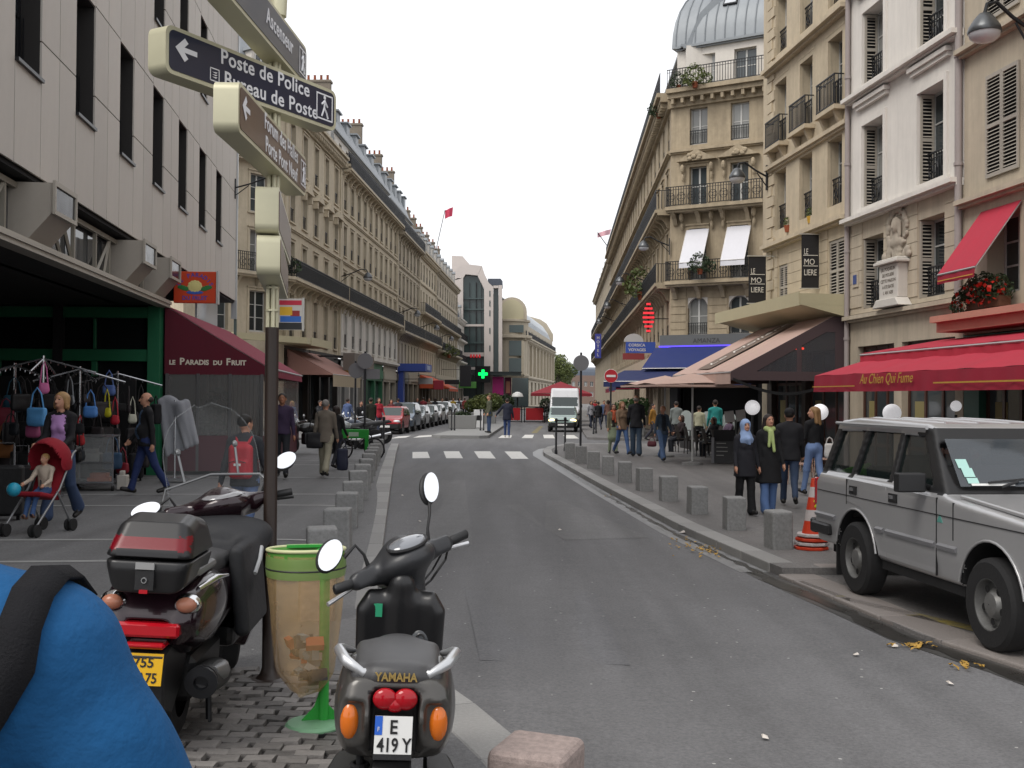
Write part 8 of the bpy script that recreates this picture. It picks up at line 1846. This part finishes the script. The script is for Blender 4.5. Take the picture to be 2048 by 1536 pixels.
for i, (px, py, hh, col, ds) in enumerate(((8, 1040, .75, '121214', 'black suitcase at the picture edge behind the stroller'), (40, 1010, .62, '1c1a1c', 'smaller dark suitcase behind the stroller hood'), (262, 962, .5, '1a1a1e', 'dark wheeled bag behind the man in black'))):
    P2 = gnd(px, py, PAV); o = thing('suitcase', ds, 'suitcase', tuple(P2), 15); mk('shell', MB().box(-.24, .24, -.14, .14, .06, hh), cloth(col, .5), o, bev=.04, seg=2); mk('handle', MB().tube([(-.1, .1, hh), (-.1, .1, hh + .3), (.1, .1, hh + .3), (.1, .1, hh)], .012, 6), st, o)
    for x in (-.18, .18): mk('wheel', MB().lathe([(.02, -.02), (.05, -.02), (.05, .02), (.02, .02)], 10, 0, T(x, 0, .05) @ RY(90)), M_TYRE, o)
P = at(350, 880, 22.2); sc = thing('scarf_stand', 'stand draped with pale grey scarves in front of the terrace screen', 'stand', (P.x, 22.2, zf + .03)); s = SD((-.45, -.25, .2), (.5, .25, 1.75), .025)
for q in range(7): s.cap((-.3 + .08 * q, rg.uniform(-.1, .1), 1.55 + .06 * math.sin(q)), (-.15 + .10 * q, rg.uniform(-.1, .1), .5 + .04 * q), .09, .05, .05, 0)
link('scarves', s.mesh('scarves', [cloth('8a8c92')]), sc); mk('pole', MB().tube([(0, 0, 0), (0, 0, 1.6)], .02, 8).box(-.25, .25, -.2, .2, 0, .04), st, sc)
def planter(label, P, w_, d, h_, rz, bl, n, col=None, seed=1, mt=None, fs=.09, name='planter'):
    o = thing(name, label, 'planter', tuple(P), rz); mk('trough', MB().prism([(-w_ / 2, 0), (w_ / 2, 0), (w_ / 2 + .06, h_), (-w_ / 2 - .06, h_)], -d / 2, d / 2, 'y'), mt or M_GRAN, o, bev=.02); tr = MB()
    for b in bl: tr.tube([(b[0] * .6, b[1] * .6, h_ - .1), (b[0], b[1], b[2])], [.03, .012], 6)
    mk('stems', tr, M_BARK, o); mk('foliage', leaves(bl, n, fs, seed), col or M_FOL, o); return o
iz = PAV + .03
planter('granite planter with yellow-green bush on the island', gnd(968, 846, iz), 1.6, 2.2, .75, 0, [(0, 0, 1.3, 1.1, 1.1, .7), (.6, .2, 1.5, .7, .8, .6), (-.7, 0, 1.2, .7, .8, .5)], 2600, None, 2, fs=.11)
planter('granite trough before the island bush', gnd(925, 857, iz), 1.5, .8, .75, 0, [(0, 0, .8, .5, .3, .15)], 300, M_FOLD, 3)
planter('far dark bush on the island', gnd(1010, 832, iz), 1.2, 1.2, .7, 0, [(0, 0, 1.3, .9, .9, .8)], 1500, M_FOLD, 4, fs=.11)
planter('potted shrub beside the red parasol', gnd(1092, 843, 0), .6, .6, .5, 0, [(0, 0, 1.3, .55, .5, .6)], 800, M_FOLD, 5); planter('fern planter before the blue restaurant', gnd(1258, 872, PAV), 1.4, .5, .6, 0, [(0, 0, 1.2, .9, .5, .6), (.5, 0, 1.5, .5, .4, .4)], 1300, mat('fern_green', (.05, .10, .03), .6, ns=2, na=.4), 6)
planter('tall plant behind the clear terrace wall', Vector((xp(25.2) + .9, 25.2, zf)), .4, .4, .4, 0, [(0, 0, 1.2, .45, .4, .5), (.2, 0, 1.6, .3, .3, .3)], 600, M_FOLD, 7, M_POT)
P = gnd(957, 855, iz); ib = thing('island_sign_box', 'white box sign with dark square on the island', 'sign', tuple(P)); mk('case', MB().box(-.28, .28, -.1, .1, 0, 1.05), mat('case_white', (.7, .7, .7), .5), ib, bev=.01); mk('panel', MB().box(-.19, .19, -.106, -.101, .42, .72), M_DARK, ib)
for px, w_, ds in ((1026, 1.1, 'red canvas terrace barrier beside the navy man'), (1069, 1.35, 'red canvas terrace barrier beneath the parasol')):
    P = gnd(px, 845, 0); o = thing('terrace_barrier', ds, 'barrier', tuple(P)); mk('canvas', MB().box(-w_ / 2, w_ / 2, -.01, .01, .18, 1.12), mat('canvas_red', c('a82028'), .7, ns=3, na=.1), o); mk('rail', MB().box(-w_ / 2 - .2, w_ / 2 + .2, -.03, .03, 1.15, 1.24).box(-w_ / 2 - .2, w_ / 2 + .2, -.03, .03, .05, .12), M_IRON, o)
    for x in (-w_ / 2 - .1, w_ / 2 + .1): mk('post', MB().box(x - .04, x + .04, -.04, .04, 0, 1.3), M_IRON, o)
def parasol(label, P, half, ze, zt, mt, val=.2, rz=0):
    o = thing('parasol', label, 'parasol', tuple(P), rz); cs_ = [(-half, -half), (half, -half), (half, half), (-half, half)]; mb = MB()
    for (x, y), (x2, y2) in zip(cs_, cs_[1:] + cs_[:1]): mb.add([(x, y, ze), ((x + x2) / 2, (y + y2) / 2, ze + .06), (x2, y2, ze), (0, 0, zt)], [(0, 1, 3), (1, 2, 3)]).quad((x, y, ze), (x2, y2, ze), (x2, y2, ze - val), (x, y, ze - val))
    mk('canopy', mb, mt, o); mk('pole', MB().tube([(0, 0, 0), (0, 0, zt)], .03, 8), M_FRAME, o); mk('base', MB().lathe([(.3, 0), (.3, .06), (.05, .1)], 16), M_GRAN, o); rb = MB()
    for x, y in cs_: rb.tube([(x * .95, y * .95, ze - .02), (0, 0, zt - .05)], .012, 4)
    mk('ribs', rb, M_BLK, o); return o
P = at(1121, 795, 86); parasol('large dark red parasol behind the white van', (P.x, 86, 0), 2.3, 2.25, 3.2, mat('parasol_red', c('8a2a34'), .8))
P = at(1385, 795, 31.6); parasol('flat pinkish beige parasol over the cafe chairs', (P.x, 31.6, g(4, 31) + PAV), 1.4, 2.28, 2.62, M_BEA, .06, 6)
P = at(1330, 795, 35.2); parasol('second beige parasol further along the cafe terrace', (P.x, 35.2, g(4, 35) + PAV), 1.2, 2.28, 2.6, M_BEA, .06, 6)
P = at(1035, 795, 92); o = thing('mushroom_lamp', 'white mushroom-shaped lamp beyond the island', 'lamp', (P.x, 92, 0)); mk('post', MB().tube([(0, 0, 0), (0, 0, 2)], .06, 8), M_IRON, o); mk('shade', MB().lathe([(.35, 1.95), (.5, 2.0), (.4, 2.25), (.15, 2.38), (.01, 2.4)], 16), M_PLW, o, smooth=60)
# globe lamps
for px, py, d, ds in ((1505, 815, 29.6, 'white globe lamp above the headscarf'), (1640, 824, 27.0, 'white globe lamp beside the long-haired woman'), (1784, 826, 24.3, 'white globe lamp just above the off-roader roof'), (1912, 812, 22.3, 'dimmer white globe lamp under the red awning')):
    P = at(px, py, d); z0 = g(P.x, d) + PAV; o = thing('globe_lamp', ds, 'lamp', (P.x, d, z0), 0, 'globe lamps along the terraces'); mk('post', MB().tube([(0, 0, 0), (0, 0, P.z - z0 - .18)], .03, 8), M_IRON, o); mk('foot', MB().lathe([(.14, 0), (.12, .05), (.04, .1)], 14), M_IRON, o); mk('globe', MB().ell((0, 0, P.z - z0), [.11 if px > 1900 else .2] * 3, 24, 16), mat('globe_glass', (.85, .84, .86), .3, emit=.35), o, smooth=60)
# cafe chairs and tables
def chair(mt):
    s_ = []; fr = MB()
    for x in (-.2, .2):
        for y in (-.2, .2): s_.append(('leg', MB().tube([(x * 1.08, y * 1.08, 0), (x, y, .45)], .014, 6)))
    s_.append(('seat', MB().box(-.22, .22, -.22, .22, .44, .475)))
    bk = MB(); rows3 = [[(.21 * (j / 4 - 1), .20 + .03 * z - .06 * (j / 4 - 1) ** 2 + .08 * (z), .47 + .45 * z) for j in range(9)] for z in (0, .35, .7, 1)]
    bk.loft(rows3, 0, False, None, False); s_.append(('backrest', bk)); return [(n_, m_.mesh(n_, mt)) for n_, m_ in s_]
CH = {'d': chair(mat('rattan_dark', (.028, .022, .018), .6, ns=60, na=.4)), 'r': chair(mat('rattan_red', c('8a4434'), .6, ns=50, na=.9, col2=c('c8b8a8')))}
def put_chair(kind, P, rz, ds, group):
    o = thing('cafe_chair', ds, 'chair', tuple(P), rz, group)
    for n_, m_ in CH[kind]: link(n_, m_, o)
for i, px in enumerate((1366, 1384, 1402, 1421, 1441)):
    put_chair('d', gnd(px, 904 + 3.6 * i, PAV), 96, 'dark rattan cafe chair of the terrace row, %s from the waiter side' % ORD[i], 'rattan chairs on the terrace'); put_chair('d', gnd(px + 26, 899 + 3.2 * i, PAV), -84, 'dark rattan cafe chair facing the street row, %s from the waiter side' % ORD[i], 'rattan chairs on the terrace')
    if i % 2 == 0: P = gnd(px + 14, 902 + 3.4 * i, PAV); o = thing('cafe_table', 'small round terrace table, %s along the chairs' % ORD[i // 2], 'table', tuple(P), 0, 'terrace tables'); mk('top', MB().lathe([(.3, .72), (.3, .745)], 20), M_SGB, o); mk('stem', MB().tube([(0, 0, 0), (0, 0, .72)], .025, 8), M_IRON, o); mk('foot', MB().lathe([(.2, 0), (.03, .04)], 16), M_IRON, o)
for px, py, ds in ((1600, 968, 'red and white woven chair beside the cap man, nearer'), (1613, 944, 'red and white woven chair behind the nearer one'), (1650, 955, 'red and white woven chair hidden by the long-haired woman')): put_chair('r', gnd(px, py, PAV), 60, ds, 'woven red chairs under the red awning')
P = gnd(1448, 926, PAV); o = thing('menu_board', 'black chalkboard easel in front of the terrace', 'menu board', tuple(P), -12)
for a in (14, -14): mk('board', MB().box(-.3, .3, -.012, .012, 0, 1.0), M_BLK, o, T(0, -.16 if a > 0 else .16, 0) @ RX(-a))
rr = random.Random(3); ck = MB()
for q in range(6): ck.box(-.22, -.22 + rr.uniform(.2, .4), -.016, -.013, .82 - q * .12, .845 - q * .12)
mk('chalk_lines', ck, mat('chalk', (.35, .35, .33), .9), o, T(0, -.16, 0) @ RX(-14)); mk('price_card', MB().box(-.36, -.28, -.25, .1, .0, .75), M_SGB, o)
P = gnd(1470, 922, PAV); o = thing('menu_stand', 'menu stand with two open white sheets', 'menu stand', tuple(P), -15); mk('post', MB().tube([(0, 0, 0), (0, 0, 1.25)], .02, 8), M_IRON, o); mk('foot', MB().lathe([(.18, 0), (.02, .04)], 14), M_IRON, o)
for x in (-.17, .17): mk('sheet', MB().box(x - .14, x + .14, -.01, .01, -.19, .19), M_PLW, o, T(0, -.05, 1.36) @ RX(-28) @ RY(-8))
for i, px in enumerate((1372, 1415, 1458)):
    P = gnd(px, 897 + 5 * i, PAV); o = thing('terrace_screen', 'etched glass terrace screen with rounded top, %s from the waiter' % ORD[i], 'screen', tuple(P), -84, 'etched glass terrace screens'); mk('glass', MB().prism([(-.75, .35), (.75, .35), (.75, 1.2)] + [(.75 * math.cos(a * math.pi / 8), 1.2 + .2 * math.sin(a * math.pi / 8)) for a in range(1, 8)] + [(-.75, 1.2)], -.006, .006, 'y'), mat('etched_glass', (.5, .55, .53), .5, alpha=.6), o); mk('kick_panel', MB().box(-.76, .76, -.03, .03, 0, .34), M_BLK, o)
# seated guests
for px, py, ds, col in ((1345, 903, 'seated guest in dark clothes at the terrace end', '2a2022'), (1408, 912, 'seated dark-haired guest on the terrace', '1a1a1e'), (1440, 908, 'seated guest in mauve on the terrace', '5a4a5c')): person(ds, gnd(px, py, PAV) + Vector((.3, 0, -.42)), -70, 1.68, col, '22242c', res=.024, hair='3a241a', style='bob', legs=(82, 84, 80, 82), arms=(30, 8, 50, 30, 8, 50), hem=1.0)
o = mk('patio_heater_lamp', MB().tube([(-.12, 0, 0), (.12, 0, 0)], .03, 8), mat('heater_red', c('ff3a20'), .5, emit=3), None); o.location = at(1599, 697, 31); tag(o, 'glowing red heater lamp under the beige awning', 'heater')
# glazed cafe fronts in the near houses
M_WOOD = mat('door_wood', c('4a2c22'), .45, ns=6, na=.2, coat=.2)
for rt_, ops in ((rb1, [(.5, 2.6, 3.3), (3.0, 5.5, 3.3)]), (rb2, [(.4, 3.0, 3.3), (3.3, 6.1, 3.3)]), (rb0, [(.6 + 2.2 * i, 2.5 + 2.2 * i, 3.0) for i in range(6)])):
    for a, b, zt in ops:
        n = 3; fr = MB()
        for k in range(n + 1): x = a + .04 + (b - a - .08) * k / n; fr.box(x - .045, x + .045, .16, .24, .1, zt)
        for z in (.1, .75, 2.35, zt - .09): fr.box(a, b, .17, .23, z, z + .09)
        d_ = mk('glazed_door', fr, M_WOOD, rt_); mk('pane', MB().box(a + .02, b - .02, .195, .205, .15, zt - .02), M_PANE, d_); mk('poster', MB().box(a + .3, a + .75, .185, .192, 1.2, 1.9), mat('poster_cream', c('8f8458'), .7), d_)
# ------------------------------------------------------------------ motorbikes and the green cycle stand
def moto(label, P, rz, col, screen=False):
    o = thing('motorbike', label, 'motorbike', tuple(P), rz, 'motorbikes parked at the corner')
    for y in (-.7, .7): ty, rm = wheel_meshes(.31, .13, 'mw'); q = link('wheel', ty, o, T(0, y, .31)); link('rim', rm, q)
    s = SD((-.3, -.95, .25), (.3, 1.0, 1.15), .03); s.ell((0, -.12, .82), (.16, .32, .16), .05, 0).cap((0, .2, .76), (0, .85, .86), .12, .07, .06, 1).box((0, 0, .48), (.17, .28, .18), .05, .05, 2).cap((0, -.35, .85), (0, -.72, .35), .05, .04, .03, 2).ell((0, -.55, .88), (.13, .14, .15), .04, 0); link('body', s.mesh('body', [col, M_SEAT, M_IRON]), o)
    mk('handlebar', MB().tube([(-.38, -.28, 1.05), (-.15, -.42, 1.02), (.15, -.42, 1.02), (.38, -.28, 1.05)], .02, 6), M_CHR, o); mk('exhaust', MB().tube([(.2, -.1, .35), (.22, .4, .33), (.24, .85, .42)], [.03, .05, .055], 10), M_CHR, o, smooth=50); mk('headlight', MB().ell((0, -.68, .9), (.1, .06, .1), 12, 8), M_LENS, o, smooth=60)
    for x in (-.4, .4): mk('mirror', MB().ell((x, -.38, 1.2), (.08, .02, .055), 10, 6).tube([(x * .7, -.34, 1.05), (x, -.38, 1.2)], .01, 5), M_CHR, o)
    if screen: mk('screen', MB().prism([(-.2, 1.0), (.2, 1.0), (.16, 1.4), (-.16, 1.4)], -.62, -.61, 'y'), M_CLR, o)
for ds, px, py, rz, col, sc_ in (('black motorbike nearest the brasserie with big front wheel', 622, 908, -60, paint('black', (.015, .015, .016)), True), ('silver motorbike behind the man in the tweed coat', 690, 899, -45, paint('silver', (0, 0, 0)), True), ('chrome cruiser motorbike beside the green cycle stand', 712, 893, -70, paint('dark_blue', c('20304a')), False), ('dark motorbike at the back of the corner group', 735, 888, -60, paint('black', (0, 0, 0)), True), ('white-fronted scooter bike behind the corner group', 668, 893, -50, paint('white', (0, 0, 0)), True)): moto(ds, gnd(px, py, PAV), rz, col, sc_)
P = gnd(733, 921, PAV); cy = thing('cycle_stand', 'green cycle stand with sign plate holding a bicycle wheel', 'cycle stand', tuple(P), 0); gm = mat('stand_green', c('1f8a2f'), .4)
mk('post', MB().box(-.05, .05, -.05, .05, 0, .85), gm, cy, bev=.01); mk('panel', MB().box(-.70, .06, -.06, .06, .62, .88), gm, cy, bev=.02); mk('plate', MB().box(-.5, -.22, -.068, -.062, .68, .80), mat('plate_pale', c('9ab09a'), .5), cy)
by = thing('bicycle', 'bicycle locked under the green cycle stand panel', 'bicycle', tuple(P + Vector((-.25, .15, 0))), 70); st = MT['rack_chrome']
for y in (-.5, .5):
    q = mk('wheel', MB().torus(.31, .02, 26, 6, 0, T(0, y, .32) @ RY(90)), M_TYRE, by, smooth=60); mk('rim', MB().torus(.285, .012, 26, 6, 0, T(0, y, .32) @ RY(90)), st, q)
mk('frame', MB().tube([(0, .5, .32), (0, .1, .32), (0, .05, .8), (0, -.35, .78), (0, .1, .32)], .018, 6).tube([(0, -.5, .32), (0, -.35, .9)], .018, 6).tube([(0, .5, .32), (0, .05, .78)], .012, 6), M_IRON, by); mk('saddle', MB().ell((0, .08, .9), (.07, .14, .04), 10, 6), M_BLK, by); mk('handlebar', MB().tube([(-.25, -.3, .98), (0, -.38, .95), (.25, -.3, .98)], .014, 6), M_IRON, by)
